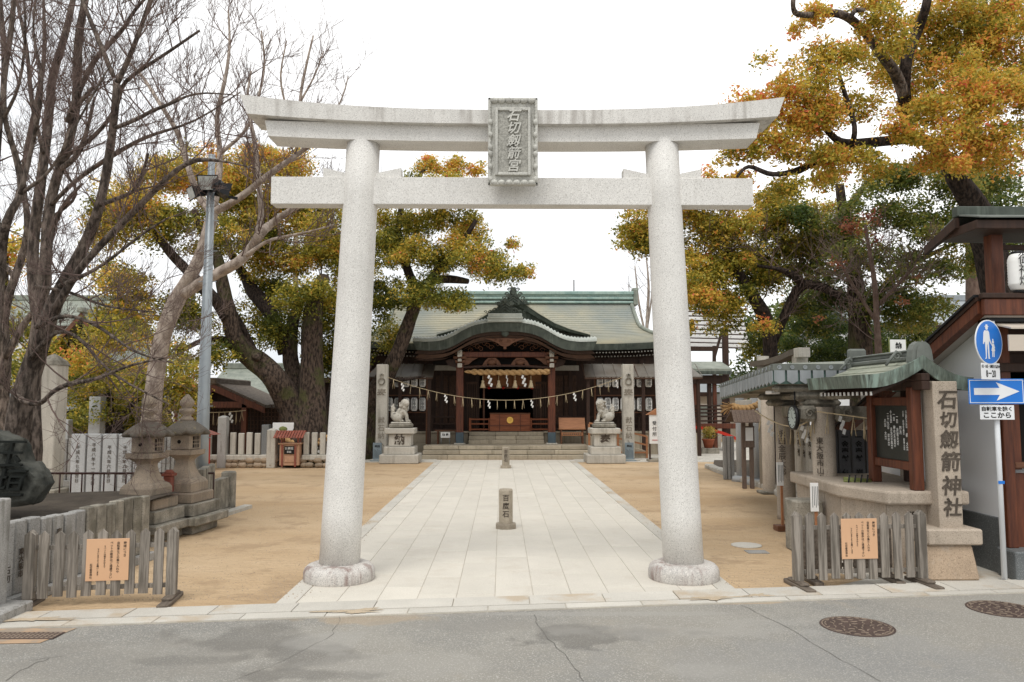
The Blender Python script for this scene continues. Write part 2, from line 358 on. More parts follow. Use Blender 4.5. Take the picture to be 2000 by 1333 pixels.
m['barkp'] = mat('pale_smooth_bark', (.24, .19, .155), .9, .15, 3, c2=(.42, .355, .3), bump=.5, bs=10, bd=.02, stretch=(2, 2, 1), speck=.3, ss=25, con=.09)
m['barkg'] = mat('brown_grey_bark', (.06, .046, .037), .95, .2, 4, c2=(.24, .19, .155), bump=1, bs=7, bd=.08, stretch=(3.5, 3.5, 1), patch=((.03, .024, .018), 2.2, .5, .6), con=.09)
m['twig'] = mat('reddish_twig', (.15, .105, .09), .9, .2, 3, bump=0)
m['cutwood'] = mat('sawn_wood_face', (.07, .05, .035), .9, .3, 6, bump=.3)
def leafmat(name, stops, val=1.0):
    mm = bpy.data.materials.new(name); mm.use_nodes = True; n = mm.node_tree.nodes; l = mm.node_tree.links.new
    b = n['Principled BSDF']; b.inputs['Roughness'].default_value = .5; b.inputs['Specular IOR Level'].default_value = .35
    a = n.new('ShaderNodeAttribute'); a.attribute_name = 'tint'
    r = n.new('ShaderNodeValToRGB'); e = r.color_ramp.elements
    for i, (p, c) in enumerate(stops):
        q = e[i] if i < 2 else e.new(p)
        q.position = p; q.color = (c[0] * val, c[1] * val, c[2] * val, 1)
    l(a.outputs['Fac'], r.inputs[0]); l(r.outputs[0], b.inputs['Base Color'])
    t = n.new('ShaderNodeBsdfTranslucent'); l(r.outputs[0], t.inputs['Color'])
    x = n.new('ShaderNodeMixShader'); x.inputs[0].default_value = .45; o = n['Material Output']
    l(b.outputs[0], x.inputs[1]); l(t.outputs[0], x.inputs[2]); l(x.outputs[0], o.inputs[0]); return mm
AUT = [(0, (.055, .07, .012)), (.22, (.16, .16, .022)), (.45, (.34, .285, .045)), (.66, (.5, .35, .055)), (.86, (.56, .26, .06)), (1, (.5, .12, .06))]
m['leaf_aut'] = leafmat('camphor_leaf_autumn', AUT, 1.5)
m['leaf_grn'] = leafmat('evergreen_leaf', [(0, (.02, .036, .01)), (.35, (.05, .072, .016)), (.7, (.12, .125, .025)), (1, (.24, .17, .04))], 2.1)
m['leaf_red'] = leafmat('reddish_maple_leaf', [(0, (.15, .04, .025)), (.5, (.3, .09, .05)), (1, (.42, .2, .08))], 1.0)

_n = m['clear'].node_tree; _b = _n.nodes['Principled BSDF']; _t = _n.nodes.new('ShaderNodeBsdfTransparent'); _t.inputs[0].default_value = (.8, .78, .74, 1); _x = _n.nodes.new('ShaderNodeMixShader'); _x.inputs[0].default_value = .45
_n.links.new(_b.outputs[0], _x.inputs[1]); _n.links.new(_t.outputs[0], _x.inputs[2]); _n.links.new(_x.outputs[0], _n.nodes['Material Output'].inputs[0])
m['pgrey'] = mat('pale_grey_granite', (.42, .43, .43), .8, .06, 2, speck=.5, ss=90, sc_=(.22, .22, .22), bump=.25, rnd=.05, streak=.2, stc=(.25, .24, .22))
m['galvst'] = m['pgrey']
m['redwood2'] = mat('reddish_timber', (.19, .055, .02), .5, .2, 3, c2=(.3, .095, .04), bump=.2, bs=8, stretch=(1, 8, 8))
m['brdk'] = mat('dark_panel_wood', (.07, .035, .02), .6, .25, 3, bump=.3, bs=10)
m['shoe2'] = mat('blue_grey_plate', (.22, .27, .3), .5, .1, 3, bump=.1)
m['statue'] = mat('mottled_statue_stone', (.47, .44, .38), .9, .15, 3, speck=.5, ss=60, sc_=(.18, .16, .13), bump=.6, bs=30, bd=.015, patch=((.13, .12, .1), 5, .55, .8))
m['boxwood'] = mat('pinkish_planed_wood', (.46, .27, .17), .7, .12, 4, bump=.2, bs=10, stretch=(8, 8, 1))
m['tstone2'] = mat('warm_rough_granite', (.45, .34, .24), .9, .12, 2.5, speck=.6, ss=70, sc_=(.22, .16, .11), bump=.6, bs=35, bd=.01, streak=.25, stc=(.25, .2, .15), patch=((.5, .47, .42), 1.5, .58, .5))
m['panel'] = mat('black_lacquer_panel', (.022, .024, .02), .35, .3, 2, bump=.05)
m['verd2'] = mat('pale_copper_tile', (.26, .28, .215), .6, .12, 2, c2=(.36, .37, .29), bump=.2, rnd=.08, streak=.2)
m['verdd2'] = mat('streaked_copper_edge', (.07, .085, .068), .65, .2, 5, c2=(.17, .2, .165), bump=.3, bs=20, streak=.8, stc=(.32, .42, .36), stretch=(6, 6, .8))
m['verdr'] = mat('grey_green_copper', (.115, .125, .112), .6, .2, 3, c2=(.2, .215, .19), bump=.2, streak=.4, stc=(.1, .11, .1))
m['verd3'] = mat('blue_green_backing', (.1, .165, .14), .6, .2, 4, bump=.2)
m['clockface'] = mat('greenish_clock_dial', (.42, .47, .44), .35, .05, 3, bump=0)
m['dslab'] = mat('dark_grey_slab', (.12, .12, .125), .7, .12, 3, speck=.5, ss=80, sc_=(.06, .06, .06), bump=.2, streak=.4)
m['dgran'] = mat('dark_polished_granite', (.13, .14, .14), .5, .15, 3, speck=.7, ss=80, sc_=(.3, .3, .3), bump=.15)
m['cream'] = mat('cream_canvas', (.55, .48, .4), .8, .06, 2, bump=.1)
m['foot2'] = mat('grey_brown_timber', (.1, .07, .055), .8, .2, 3, c2=(.18, .13, .1), bump=.3, stretch=(8, 8, 1))

m['barkm'] = mat('brown_slim_bark', (.09, .055, .042), .95, .2, 5, c2=(.2, .14, .11), bump=.6, bs=12, bd=.02, stretch=(2, 2, 1))

m['lip'] = mat('pale_ribbed_copper', (.36, .385, .345), .5, .1, 3, c2=(.52, .54, .49), bump=.1)
m['plaqued'] = mat('pecked_panel_granite', (.36, .35, .31), .9, .2, 30, con=.08, bump=1, bs=70, bd=.012)

m['carve'] = mat('dark_carved_character', (.012, .014, .012), .95, .2, 5, bump=0)

# ================================================================ THE SETTING
part('ground', m['sand'], None, lambda q: q.grid(lambda u, v: (-300 + 600 * u, -60 + 700 * v, 0), 2, 2, False))['kind'] = 'structure'
KF0, KF1 = G(500, 1213), G(2000, 1160)
KB0, KB1 = G(500, 1185), G(2000, 1136)
KI0, KI1 = G(500, 1202), G(1500, 1170)
def line(a, b, x): return a.y + (b.y - a.y) * (x - a.x) / (b.x - a.x)
kf = lambda x: line(KF0, KF1, x); kb = lambda x: line(KB0, KB1, x); ki = lambda x: line(KI0, KI1, x)

# road: a sheet with its damp patches and sand stains in the material
def road_material():
    mm = m['asphalt']; n = mm.node_tree.nodes; l = mm.node_tree.links.new
    b = n['Principled BSDF']; src = b.inputs['Base Color'].links[0].from_socket
    tc = n.new('ShaderNodeTexCoord'); nz = n.new('ShaderNodeTexNoise'); nz.inputs['Scale'].default_value = 2.2; nz.inputs['Detail'].default_value = 7
    l(tc.outputs['Object'], nz.inputs['Vector'])
    def blob(px, py, rx, ry, colr, amt, soft=.5):
        nonlocal src
        c = G(px, py); a = G(px + rx, py); d = G(px, py + ry)
        sx = 1 / abs(a.x - c.x); sy = 1 / abs(d.y - c.y)
        v = n.new('ShaderNodeVectorMath'); v.operation = 'SUBTRACT'; l(tc.outputs['Object'], v.inputs[0]); v.inputs[1].default_value = c
        k = n.new('ShaderNodeVectorMath'); k.operation = 'MULTIPLY'; l(v.outputs[0], k.inputs[0]); k.inputs[1].default_value = (sx, sy, 0)
        q = n.new('ShaderNodeVectorMath'); q.operation = 'LENGTH'; l(k.outputs[0], q.inputs[0])
        ma = n.new('ShaderNodeMath'); ma.operation = 'MULTIPLY_ADD'; l(nz.outputs['Fac'], ma.inputs[0]); ma.inputs[1].default_value = 3.2; ma.inputs[2].default_value = -1.6
        s = n.new('ShaderNodeMath'); s.operation = 'ADD'; l(q.outputs['Value'], s.inputs[0]); l(ma.outputs[0], s.inputs[1])
        mr = n.new('ShaderNodeMapRange'); mr.inputs[1].default_value = 1 + soft / 2; mr.inputs[2].default_value = 1 - soft / 2; mr.inputs[3].default_value = 0; mr.inputs[4].default_value = amt * .7
        l(s.outputs[0], mr.inputs[0])
        mx = n.new('ShaderNodeMixRGB'); l(mr.outputs[0], mx.inputs[0]); l(src, mx.inputs[1]); mx.inputs[2].default_value = (*colr, 1); src = mx.outputs[0]
    D = (.1, .093, .083); S = (.42, .31, .19); GR = (.33, .315, .285)
    blob(250, 1300, 330, 60, (.2, .185, .16), .5); blob(1700, 1300, 420, 60, (.25, .245, .235), .5)
    blob(1120, 1242, 95, 20, D, .7, .3); blob(1260, 1236, 110, 9, D, .5)
    blob(500, 1245, 110, 24, D, .55); blob(590, 1285, 95, 20, D, .55); blob(590, 1318, 120, 10, D, .6); blob(400, 1290, 130, 8, D, .35); blob(470, 1208, 90, 5, D, .4)
    blob(720, 1210, 95, 12, S, .6); blob(1440, 1176, 70, 4, S, .9); blob(100, 1216, 90, 7, S, .8); blob(640, 1250, 60, 22, GR, .7); blob(780, 1300, 170, 24, GR, .4); blob(1330, 1235, 200, 12, GR, .6); blob(1480, 1215, 110, 8, GR, .6)
    blob(1150, 1200, 300, 4, GR, .7); blob(950, 1222, 200, 10, (.24, .225, .2), .6); blob(1350, 1310, 90, 10, GR, .5)
    l(src, b.inputs['Base Color'])
road_material()
def road(q):
    xs = [-60, -12, -6, 0, 6, 12, 60]
    vs = [(x, kf(x) + .02, .004) for x in xs] + [(x, -40, .004) for x in xs]; k = len(xs)
    q.add(vs, [(k + i, k + i + 1, i + 1, i) for i in range(k - 1)])
part('road', m['asphalt'], None, road)['kind'] = 'structure'

# kerb: two rows of granite stones along the street
kerb = thing('kerb', None, None, (0, 8.5, 0)); kerb['kind'] = 'structure'
part('kerb_bed', m['joint'], kerb, lambda q: q.prism([(x, y, .001) for x, y in ((-14, kf(-14)), (14, kf(14)), (14, kb(14)), (-14, kb(-14)))], (0, 0, .012)))
def kerbrow(fa, fb, x0, x1, step, top, off):
    x = x0 + off
    while x < x1:
        xa, xb = x + .006, x + step - .006; t = top + random.uniform(-.002, .002)
        q = MB(); pl = [(xa, fa(xa) + .004, -.05), (xb, fa(xb) + .004, -.05), (xb, fb(xb) - .004, -.05), (xa, fb(xa) - .004, -.05)]
        q.prism(pl, (0, 0, .05 + t)); q.build('kerb_stone', m['kerb'], kerb); x += step
kerbrow(ki, kb, -9.5, 9.5, .87, .028, .1); kerbrow(kf, ki, -9.5, 9.5, .87, .022, .5)

# stone path from the street to the hall
path = thing('stone_path', None, None, (0, 9, 0)); path['kind'] = 'structure'
PE = 30.75
part('path_bed', m['joint'], path, lambda q: q.prism([(-2.71, kb(-2.71), .001), (2.71, kb(2.71), .001), (2.71, PE, .001), (-2.71, PE, .001)], (0, 0, .004)))
HW, BW, NC = 2.72, .22, 11; cw = (HW - BW) * 2 / NC; nrow = 24
for c in range(NC):
    x0 = -HW + BW + c * cw; xa, xb = x0 + .003, x0 + cw - .003; y = None; off = random.uniform(-.3, .3) + (.45 if c % 2 else 0); rows = []
    ys = [8.3]; yy = 9.1 + off
    while yy < PE - .35: ys.append(yy); yy += .9
    ys.append(PE)
    for a, b2 in zip(ys[:-1], ys[1:]):
        ya0 = a + .002; ya1 = ya0
        if a < 8.5: ya0, ya1 = kb(xa) + .006, kb(xb) + .006
        t = .012 + random.uniform(-.0015, .0015); q = MB()
        lo = [(xa, ya0, 0), (xb, ya1, 0), (xb, b2 - .002, 0), (xa, b2 - .002, 0)]; e = .004
        hi = [(xa + e, ya0 + e, t), (xb - e, ya1 + e, t), (xb - e, b2 - .002 - e, t), (xa + e, b2 - .002 - e, t)]
        mi = [(p[0], p[1], t - e) for p in lo]
        q.add(lo + mi + hi, [(0, 1, 5, 4), (1, 2, 6, 5), (2, 3, 7, 6), (3, 0, 4, 7), (4, 5, 9, 8), (5, 6, 10, 9), (6, 7, 11, 10), (7, 4, 8, 11), (8, 9, 10, 11)])
        q.build('paving_slab', m['slab'], path)
for s in (-1, 1):
    ys = [8.4]; yy = 10.2
    while yy < PE - .5: ys.append(yy); yy += 1.8
    ys.append(PE)
    for a, b2 in zip(ys[:-1], ys[1:]):
        xi, xo = s * (HW - BW + .003), s * HW; x0, x1 = min(xi, xo), max(xi, xo)
        f0, f1 = (kb(x0) + .006, kb(x1) + .006) if a < 8.5 else (a + .003, a + .003)
        MB().prism([(x0, f0, 0), (x1, f1, 0), (x1, b2 - .003, 0), (x0, b2 - .003, 0)], (0, 0, .015)).build('edging_stone', m['kerb'], path)

# terrace in front of the hall and the paved strip right of it
terr = part('terrace', m['pstone'], None, lambda q: (q.box(-9, -2.73, 29.6, 36, -.1, .016), q.box(2.73, 9, 29.6, 36, -.1, .016), q.box(9.0, 24, 27.2, 44, -.1, .017)))
terr['kind'] = 'structure'
# paved corner right of the torii, where barrier and name pillar stand
part('pavement', m['kerb'], None, lambda q: q.prism([(x, y, .001) for x, y in ((3.95, kb(3.95) + .01), (14, kb(14) + .01), (14, 13), (5.2, 13), (4.9, 11.6), (4.25, 10.9), (4.55, 10.1))], (0, 0, .008)))['kind'] = 'structure'
# road markings and covers
def crack(pts, wd=.006):
    q = MB(); W = [G(*p) for p in pts]; out = []
    for a, b2 in zip(W[:-1], W[1:]):
        for k in range(5):
            t = k / 5; p = a.lerp(b2, t); out.append(Vector((p.x + random.uniform(-.02, .02), p.y + random.uniform(-.02, .02), .0065)))
    out.append(W[-1])
    for i in range(len(out) - 1):
        d = (out[i + 1] - out[i]); d.z = 0; nrm = Vector((-d.y, d.x, 0)).normalized() * wd * random.uniform(.3, 1); z = Vector((0, 0, .0065))
        q.add([(*(out[i] - nrm).xy, .0068), (*(out[i] + nrm).xy, .0068), (*(out[i + 1] + nrm).xy, .0068), (*(out[i + 1] - nrm).xy, .0068)], [(3, 2, 1, 0)])
    o = q.build('road_crack', m['crack']); o['kind'] = 'structure'
crack([(1040, 1202), (1062, 1240), (1110, 1290), (1140, 1333)]); crack([(1448, 1183), (1530, 1222), (1600, 1265), (1720, 1333)], .005)
crack([(665, 1205), (650, 1240), (560, 1290), (450, 1333)], .003); crack([(10, 1333), (60, 1300), (95, 1288)], .005); crack([(60, 1290), (125, 1283)], .004)
part('road_marking', m['orpaint'], None, lambda q: q.prism([(*G(a, b_).xy, .0085) for a, b_ in ((-120, 1262), (78, 1258), (150, 1229), (-90, 1229))], (0, 0, .002)))['kind'] = 'structure'

def manhole(px, py, r, label):
    c = G(px, py); t = thing('manhole_cover', label, 'manhole cover', (c.x, c.y, .004), 0, 'round cast iron covers in the asphalt')
    part('frame_ring', m['iron'], t, lambda q: q.lathe([(r, 0), (r, .006), (r - .02, .008), (r - .025, .004), (r - .03, 0)], (c.x, c.y, .004), 40))
    part('lid', m['iron'], t, lambda q: q.lathe([(r - .03, 0), (r - .03, .005)], (c.x, c.y, .004), 40))
    q = MB()
    for ring, cnt in ((.86, 22), (.66, 14), (.44, 10), (.2, 5)):
        for k in range(cnt):
            a = 2 * math.pi * (k + random.random() * .3) / cnt; L_ = 2 * math.pi * r * ring / cnt * .55; p = Vector((c.x + r * ring * math.cos(a), c.y + r * ring * math.sin(a), .0115))
            b3 = a + random.uniform(.4, 2.3); d = Vector((math.cos(b3), math.sin(b3), 0)) * L_ * .6
            q.tube([p - d, p + Vector((-d.y, d.x, 0)) * .4, p + d], .006, 4)
    for k in range(30):
        a = 2 * math.pi * k / 30; a2 = a + .21; rr = r * .93
        if random.random() < .8: q.bar((c.x + rr * math.cos(a), c.y + rr * math.sin(a), .0105), (c.x + rr * math.cos(a2), c.y + rr * math.sin(a2), .0105), .01, .004)
    q.build('relief_pattern', m['ironl'], t, 'stuff')
manhole(1674, 1225, .36, 'round cast iron manhole cover nearest the middle of the road')
manhole(1958, 1191, .36, 'round cast iron manhole cover at the right edge near the kerb')
c = G(42, 1245); t = thing('drain_grate', 'rectangular rusty iron cover set in orange paint on the road', 'drain cover', (c.x, c.y, .01))
part('grate_plate', m['iron'], t, lambda q: q.box(c.x - .42, c.x + .36, c.y - .1, c.y + .12, .008, .016, .002))
def gr(q):
    for i in range(16):
        for j in range(4): q.box(c.x - .39 + i * .047, c.x - .36 + i * .047, c.y - .085 + j * .05, c.y - .055 + j * .05, .0155, .019)
part('grate_studs', m['ironl'], t, gr)['kind'] = 'stuff'
c = G(1458, 1066); t = thing('inspection_cover', 'small round cover sunk in the sand right of the torii', 'cover', (c.x, c.y, 0))
part('lid', m['kerb'], t, lambda q: q.lathe([(.24, 0), (.24, .012), (.22, .014)], (c.x, c.y, 0), 24))
c = G(1478, 1079)
tag(MB().box(c.x - .16, c.x + .16, c.y - .12, c.y + .12, 0, .012, .002).build('square_cover', m['kstone'] if 'kstone' in m else m['gstone']), 'small square plate in the sand beside the round cover', 'cover')

# ================================================================ TORII
T = thing('torii', 'tall pale granite torii gate spanning the stone path', 'torii gate', (0, 10.2, 0))
TY = 10.2
for s, bx, tx in ((-1, 663, 710), (1, 1335, 1292)):
    b0 = P(bx, 1108, TY); t0 = P(tx, 285, TY); b0.y = t0.y = TY
    rb, rt = .262, .222; zs = [b0.lerp(t0, k / 8) for k in range(9)]; zs[0].z = .19; zs[-1].z = t0.z + .05
    MB().tube(zs, [rb + (rt - rb) * k / 8 for k in range(9)], 40).build('pillar', m['torii'], T)
    MB().lathe([(.44, -.03), (.455, .04), (.455, .12), (.44, .165), (.405, .2), (.35, .22), (.27, .225)], (b0.x, TY, 0), 44).build('pillar_base', m['drum'], T)
zt = P(1000, 347, TY - .12).z; zb = P(1000, 400, TY - .12).z
nl, nr = P(529, 372, TY - .12).x, P(1471, 374, TY - .12).x
MB().box(nl, nr, TY - .12, TY + .12, zb, zt, .006).build('tie_beam', m['torii'], T)
for xa, xb, hi_at in ((631, 676, 0), (733, 783, 1), (1218, 1268, 0), (1322, 1370, 1)):
    A, B = P(xa, 345, TY - .09), P(xb, 345, TY - .09); hh = .135; lo = .06
    za, zb_ = (hh, lo) if hi_at == 0 else (lo, hh)
    MB().prism([(A.x, TY - .09, zt + .003), (B.x, TY - .09, zt + .003), (B.x, TY - .09, zt + zb_), (A.x, TY - .09, zt + za)], (0, .18, 0)).build('wedge', m['torii'], T)
# lintels, curved
def curved_beam(xl_top, xr_top, top0, bot0, topE, botE, yf, yb, name, mt, incut):
    # top0/bot0: pixel y at centre; topE/botE at ends; yf/yb front/back distance
    zc_t, zc_b = P(1000, top0, yf).z, P(1000, bot0, yf).z
    A, B = P(xl_top, topE, yf), P(xr_top, topE, yf); ze_t = (A.z + B.z) / 2; ze_b = P(xl_top + incut * 150, botE, yf).z
    cx = (A.x + B.x) / 2; hw = (B.x - A.x) / 2; N = 40; vs = []
    for i in range(N + 1):
        u = -1 + 2 * i / N; k = abs(u) ** 2.6; zt_ = zc_t + (ze_t - zc_t) * k; zb_ = zc_b + (ze_b - zc_b) * k
        xt = cx + hw * u; xb2 = cx + (hw - incut) * u
        vs += [(xb2, yf, zb_), (xt, yf - .0, zt_), (xt, yb, zt_), (xb2, yb, zb_)]
    fs = []
    for i in range(N):
        for k in range(4):
            k2 = (k + 1) % 4; fs.append((i * 4 + k, (i + 1) * 4 + k, (i + 1) * 4 + k2, i * 4 + k2))
    fs += [(0, 1, 2, 3)[::1], tuple(N * 4 + k for k in (3, 2, 1, 0))]
    q = MB(); q.add(vs, fs); return q.build(name, mt, T)
curved_beam(517, 1484, 243, 277, 238, 266, TY - .21, TY + .21, 'lower_lintel', m['torii'], .05)
curved_beam(468, 1533, 215, 242, 187, 222, TY - .31, TY + .31, 'top_lintel', m['toriitop'], .1)
# name plaque
pl = bpy.data.objects.new('name_plaque', None); col.objects.link(pl); pl.parent = T
yq = TY - .42; c0, c1 = P(953, 362, yq), P(1050, 193, yq); BASE['name_plaque'] = Matrix.Translation((0, TY, 0))
cxq = (c0.x + c1.x) / 2; wq = (c1.x - c0.x) / 2; zq0, zq1 = c0.z, c1.z
MB().box(cxq - wq + .03, cxq + wq - .03, yq - .0, yq + .13, zq0 + .02, zq1 - .02, .004).build('backing_board', m['plaque'], pl)
def frame_scallops(q):
    def shell(cx, cz, r, dx, dz):              # half bowl leaning outward
        q.ball((cx, yq - .015, cz), r, 10, (1 if dz else .75, .85, .75 if dz else 1))
    z = zq0 + .07; k = 0
    while z < zq1 - .05:
        big = k in (0, 3, 6, 7, 10, 13)
        r = .045 if big else .018
        for s in (-1, 1): shell(cxq + s * (wq - .03), z, r, 1, 0)
        z += .085 if big else .042; k += 1
    for i in range(6):
        x = cxq - wq + .08 + i * (2 * wq - .16) / 5
        for zz in (zq0 + .03, zq1 - .035): shell(x, zz, .052, 0, 1)
    for a in ((cxq - wq, cxq - wq + .035, zq0, zq1), (cxq + wq - .035, cxq + wq, zq0, zq1), (cxq - wq, cxq + wq, zq0, zq0 + .035), (cxq - wq, cxq + wq, zq1 - .035, zq1)):
        q.box(a[0], a[1], yq - .03, yq + .02, a[2], a[3], .008)
q = MB(); frame_scallops(q); q.build('scalloped_frame', m['plaque'], pl, 'stuff')
px0, px1, pz0, pz1 = cxq - .23, cxq + .23, zq0 + .12, zq1 - .14
for a in ((px0, px0 + .035, pz0, pz1), (px1 - .035, px1, pz0, pz1), (px0 + .036, px1 - .036, pz0, pz0 + .04), (px0 + .036, px1 - .036, pz1 - .04, pz1)):
    MB().box(a[0], a[1], yq - .055, yq, a[2], a[3], .006).build('border_strip', m['plaque'], pl)
MB().box(px0 + .03, px1 - .03, yq - .03, yq - .001, pz0 + .03, pz1 - .03, .003).build('inner_panel', m['plaqued'], pl)
text('石切劔箭宮', .17, (cxq, yq - .032, (pz0 + pz1) / 2 - .0), m['plaque'], pl, depth=.025, bold=.02, shear=.25, lead=.98)

# ================================================================ HUNDRED-TIMES STONES
def hyakudo(px, py, h, wd, label, lead):
    c = G(px, py); c.y += wd * .6; x, y = c.x, c.y; t = thing('marker_stone', label, 'marker stone', (x, y, 0), 0, 'octagonal marker stones on the path')
    rr = wd / 2 / math.cos(math.pi / 8)
    MB().lathe([(rr * 1.45, 0.012), (rr * 1.45, .085), (rr * 1.38, .105)], (x, y, 0), 8, False).build('base_slab', m['wstone2'], t)
    MB().lathe([(rr, .105), (rr, h - .03), (rr * .86, h)], (x, y, 0), 8, False).build('shaft', m['wstone2'], t)
    for k, ch in enumerate('百度石'): text(ch, wd * .5, (x, y - wd / 2 - .002, h * (.78 - .2 * k)), m['engrave'], t, depth=.003, bold=.02)
m['wstone2'] = mat('brown_octagonal_stone', (.36, .31, .24), .9, .15, 3, speck=.5, ss=70, sc_=(.16, .13, .1), bump=.5, bs=40, bd=.008, rnd=.12, streak=.5, stc=(.15, .12, .09))
hyakudo(988, 1036, .72, .25, 'nearer short octagonal stone post standing on the stone path', 1.25)
hyakudo(988, 916, .74, .26, 'farther short octagonal stone post on the path before the steps', 1.25)

# ================================================================ BARRIERS WITH NOTICE
NOTICE = ['神域につき', '自転車などの乗り入れや', 'ペットの散歩はご遠慮下さい', '※ペットは抱きかかえて', '下さいますようお願いします', '石切劔箭神社']
def barrier(A, B, label, h=.84, board=None, n=9, wood='picket', lean=0.0):
    """A, B ground points of the two end posts"""
    A = Vector((A[0], A[1], 0)); B = Vector((B[0], B[1], 0)); d = (B - A); Ln = d.length; rz = math.atan2(d.y, d.x)
    t = thing('picket_barrier', label, 'barrier', A, rz, 'low portable picket barriers', local=True)
    W = m[wood]
    for x in (0, Ln):
        MB().box(x - .054, x + .054, -.05, .05, .09, h - .05, .004).prism([(x - .054, -.05, h - .05), (x + .054, -.05, h - .05), (x, -.05, h - .0)], (0, .1, 0)).build('post', W, t)
        MB().box(x - .06, x + .06, -.36, .3, .0, .055, .01).box(x - .055, x + .055, -.2, .2, .05, .095, .015).build('foot', m['foot'], t)
    for z in (h - .2, .19): MB().box(.045, Ln - .045, .0, .035, z - .025, z + .025, .003).build('rail', W, t)
    for i in range(n):
        x = Ln * (i + 1) / (n + 1) + random.uniform(-.006, .006); wd = .052; z1 = h - .01 + random.uniform(-.015, .01); z0 = .1 + random.uniform(-.012, .012); tl = random.uniform(-.008, .008)
        MB().prism([(x - wd, -.003, z0), (x + wd, -.003, z0), (x + wd + tl, -.003, z1 - .05), (x + tl, -.003, z1), (x - wd + tl, -.003, z1 - .05)], (0, -.022, 0)).build('picket', W, t)
    if board:
        bx0, bx1, bz0, bz1 = board
        b = MB().box(bx0, bx1, -.036, -.026, bz0, bz1, .002).build('notice_board', m['notice'], t)
        wdt = bx1 - bx0; ht = bz1 - bz0
        for k, (s, fs, top) in enumerate(zip(NOTICE, (.075, .069, .069, .05, .05, .06), (.93, .93, .93, .84, .77, .52))):
            xx = bx1 - wdt * (.1 + .155 * k); sz = fs * ht; me = text_mesh(s, sz, .0008, .0, True, 0, 1.0)
            zs = [v.co.y for v in me.vertices]; hh = max(zs) - min(zs)
            o = text(s, sz, (0, 0, 0), m['ink'], t, depth=.0008, bold=.0, lead=1.0); o.parent = b
            zc = bz0 + ht * top - hh / 2 if k < 5 else bz0 + ht * .06 + hh / 2
            o.matrix_local = Matrix.Translation((xx, -.038, zc - (max(zs) + min(zs)) / 2)) @ Matrix.Rotation(math.pi / 2, 4, 'X')
    return t
A, B = G(55, 1186), G(334, 1176)
barrier(A, B, 'grey wooden picket barrier with peach notice at the left of the entrance', .85, (.6, 1.06, .27, .74))
A, B = Vector((P(1558, 1100, 9.7).x, 9.7, 0)), Vector((P(1800, 1100, 9.82).x, 9.82, 0))
barrier(A, B, 'grey wooden picket barrier with peach notice beside the name pillar', .93, (.56, 1.03, .345, .84))
barrier((A.x + .28, A.y + .4), (B.x - .3, B.y + .3), 'lower dark picket barrier standing behind the right barrier', .7, None, 7, 'foot')

# ================================================================ LEFT FRONT: stone slab fence, bed, boulder
def slabrow(name, label, cat, p0, p1, z0, z1, n, mt, th=.12, base=None, txt=None, group=None, jit=.01, gap=.008, piece='stone_slab', two=None):
    p0 = Vector((p0[0], p0[1], 0)); p1 = Vector((p1[0], p1[1], 0)); d = p1 - p0; Ln = d.length; rz = math.atan2(d.y, d.x)
    t = thing(name, label, cat, p0, rz, group, local=True); w_ = Ln / n
    for i in range(n):
        mm_ = mt if two is None or i < two[0] else two[1]
        o = MB().box(i * w_ + gap / 2, (i + 1) * w_ - gap / 2, -th / 2 + random.uniform(-jit, jit) * .5, th / 2, z0 if not base else base, z1 + random.uniform(-jit, jit), .012).build(piece, mm_, t)
        if txt and i < len(txt) and txt[i]:
            me = text_mesh(txt[i][0], txt[i][1], .002, .02, True, 0, 1.05); o2 = text(txt[i][0], txt[i][1], (0, 0, 0), txt[i][2], t, depth=.002, bold=.02, lead=1.05); o2.parent = o
            o2.matrix_local = Matrix.Translation(((i + .5) * w_, -th / 2 - .008, (z0 + z1) / 2 + txt[i][3])) @ Matrix.Rotation(math.pi / 2, 4, 'X')
    if base: MB().box(-.1, Ln + .05, -th / 2 - .07, th / 2 + .05, z0, base, .01).build('base_course', mt, t)
    return t
slabrow('stone_slab_fence', 'low fence of adjoining grey stone slabs behind the left barrier', 'stone fence', (-5.76, 8.75), (-5.36, 11.5), 0, .93, 14, m['gstone'], .13, .12,
        [('石切', .09, m['engrave'], -.1), ('東大阪市', .08, m['engrave'], .0), ('山本', .09, m['engrave'], .05), ('岩', .09, m['engrave'], .1), ('奉納', .09, m['engrave'], .2), None], two=(7, m['wstone']), gap=.018, jit=.022)
t = thing('stone_end_post', 'grey granite end post cut off by the left picture edge', 'stone post', (-5.92, 8.5, 0))
MB().box(-5.98, -5.54, 8.32, 8.64, .1, 1.25, .015).build('shaft', m['gstone'], t); MB().box(-6.1, -5.32, 8.1, 8.76, 0, .12, .015).build('base_stone', m['gstone'], t)
bed = part('planting_bed', m['soil'], None, lambda q: q.grid(lambda u, v: (-12.5 + 6.75 * u + .05 * v, 8.9 + 4.6 * v, .74 + .04 * math.sin(9 * u) * math.cos(7 * v)), 14, 10)); bed['kind'] = 'structure'
t = thing('boulder_monument', 'dark green upright boulder with carved characters at left edge', 'monument', (-7.0, 10.9, .75))
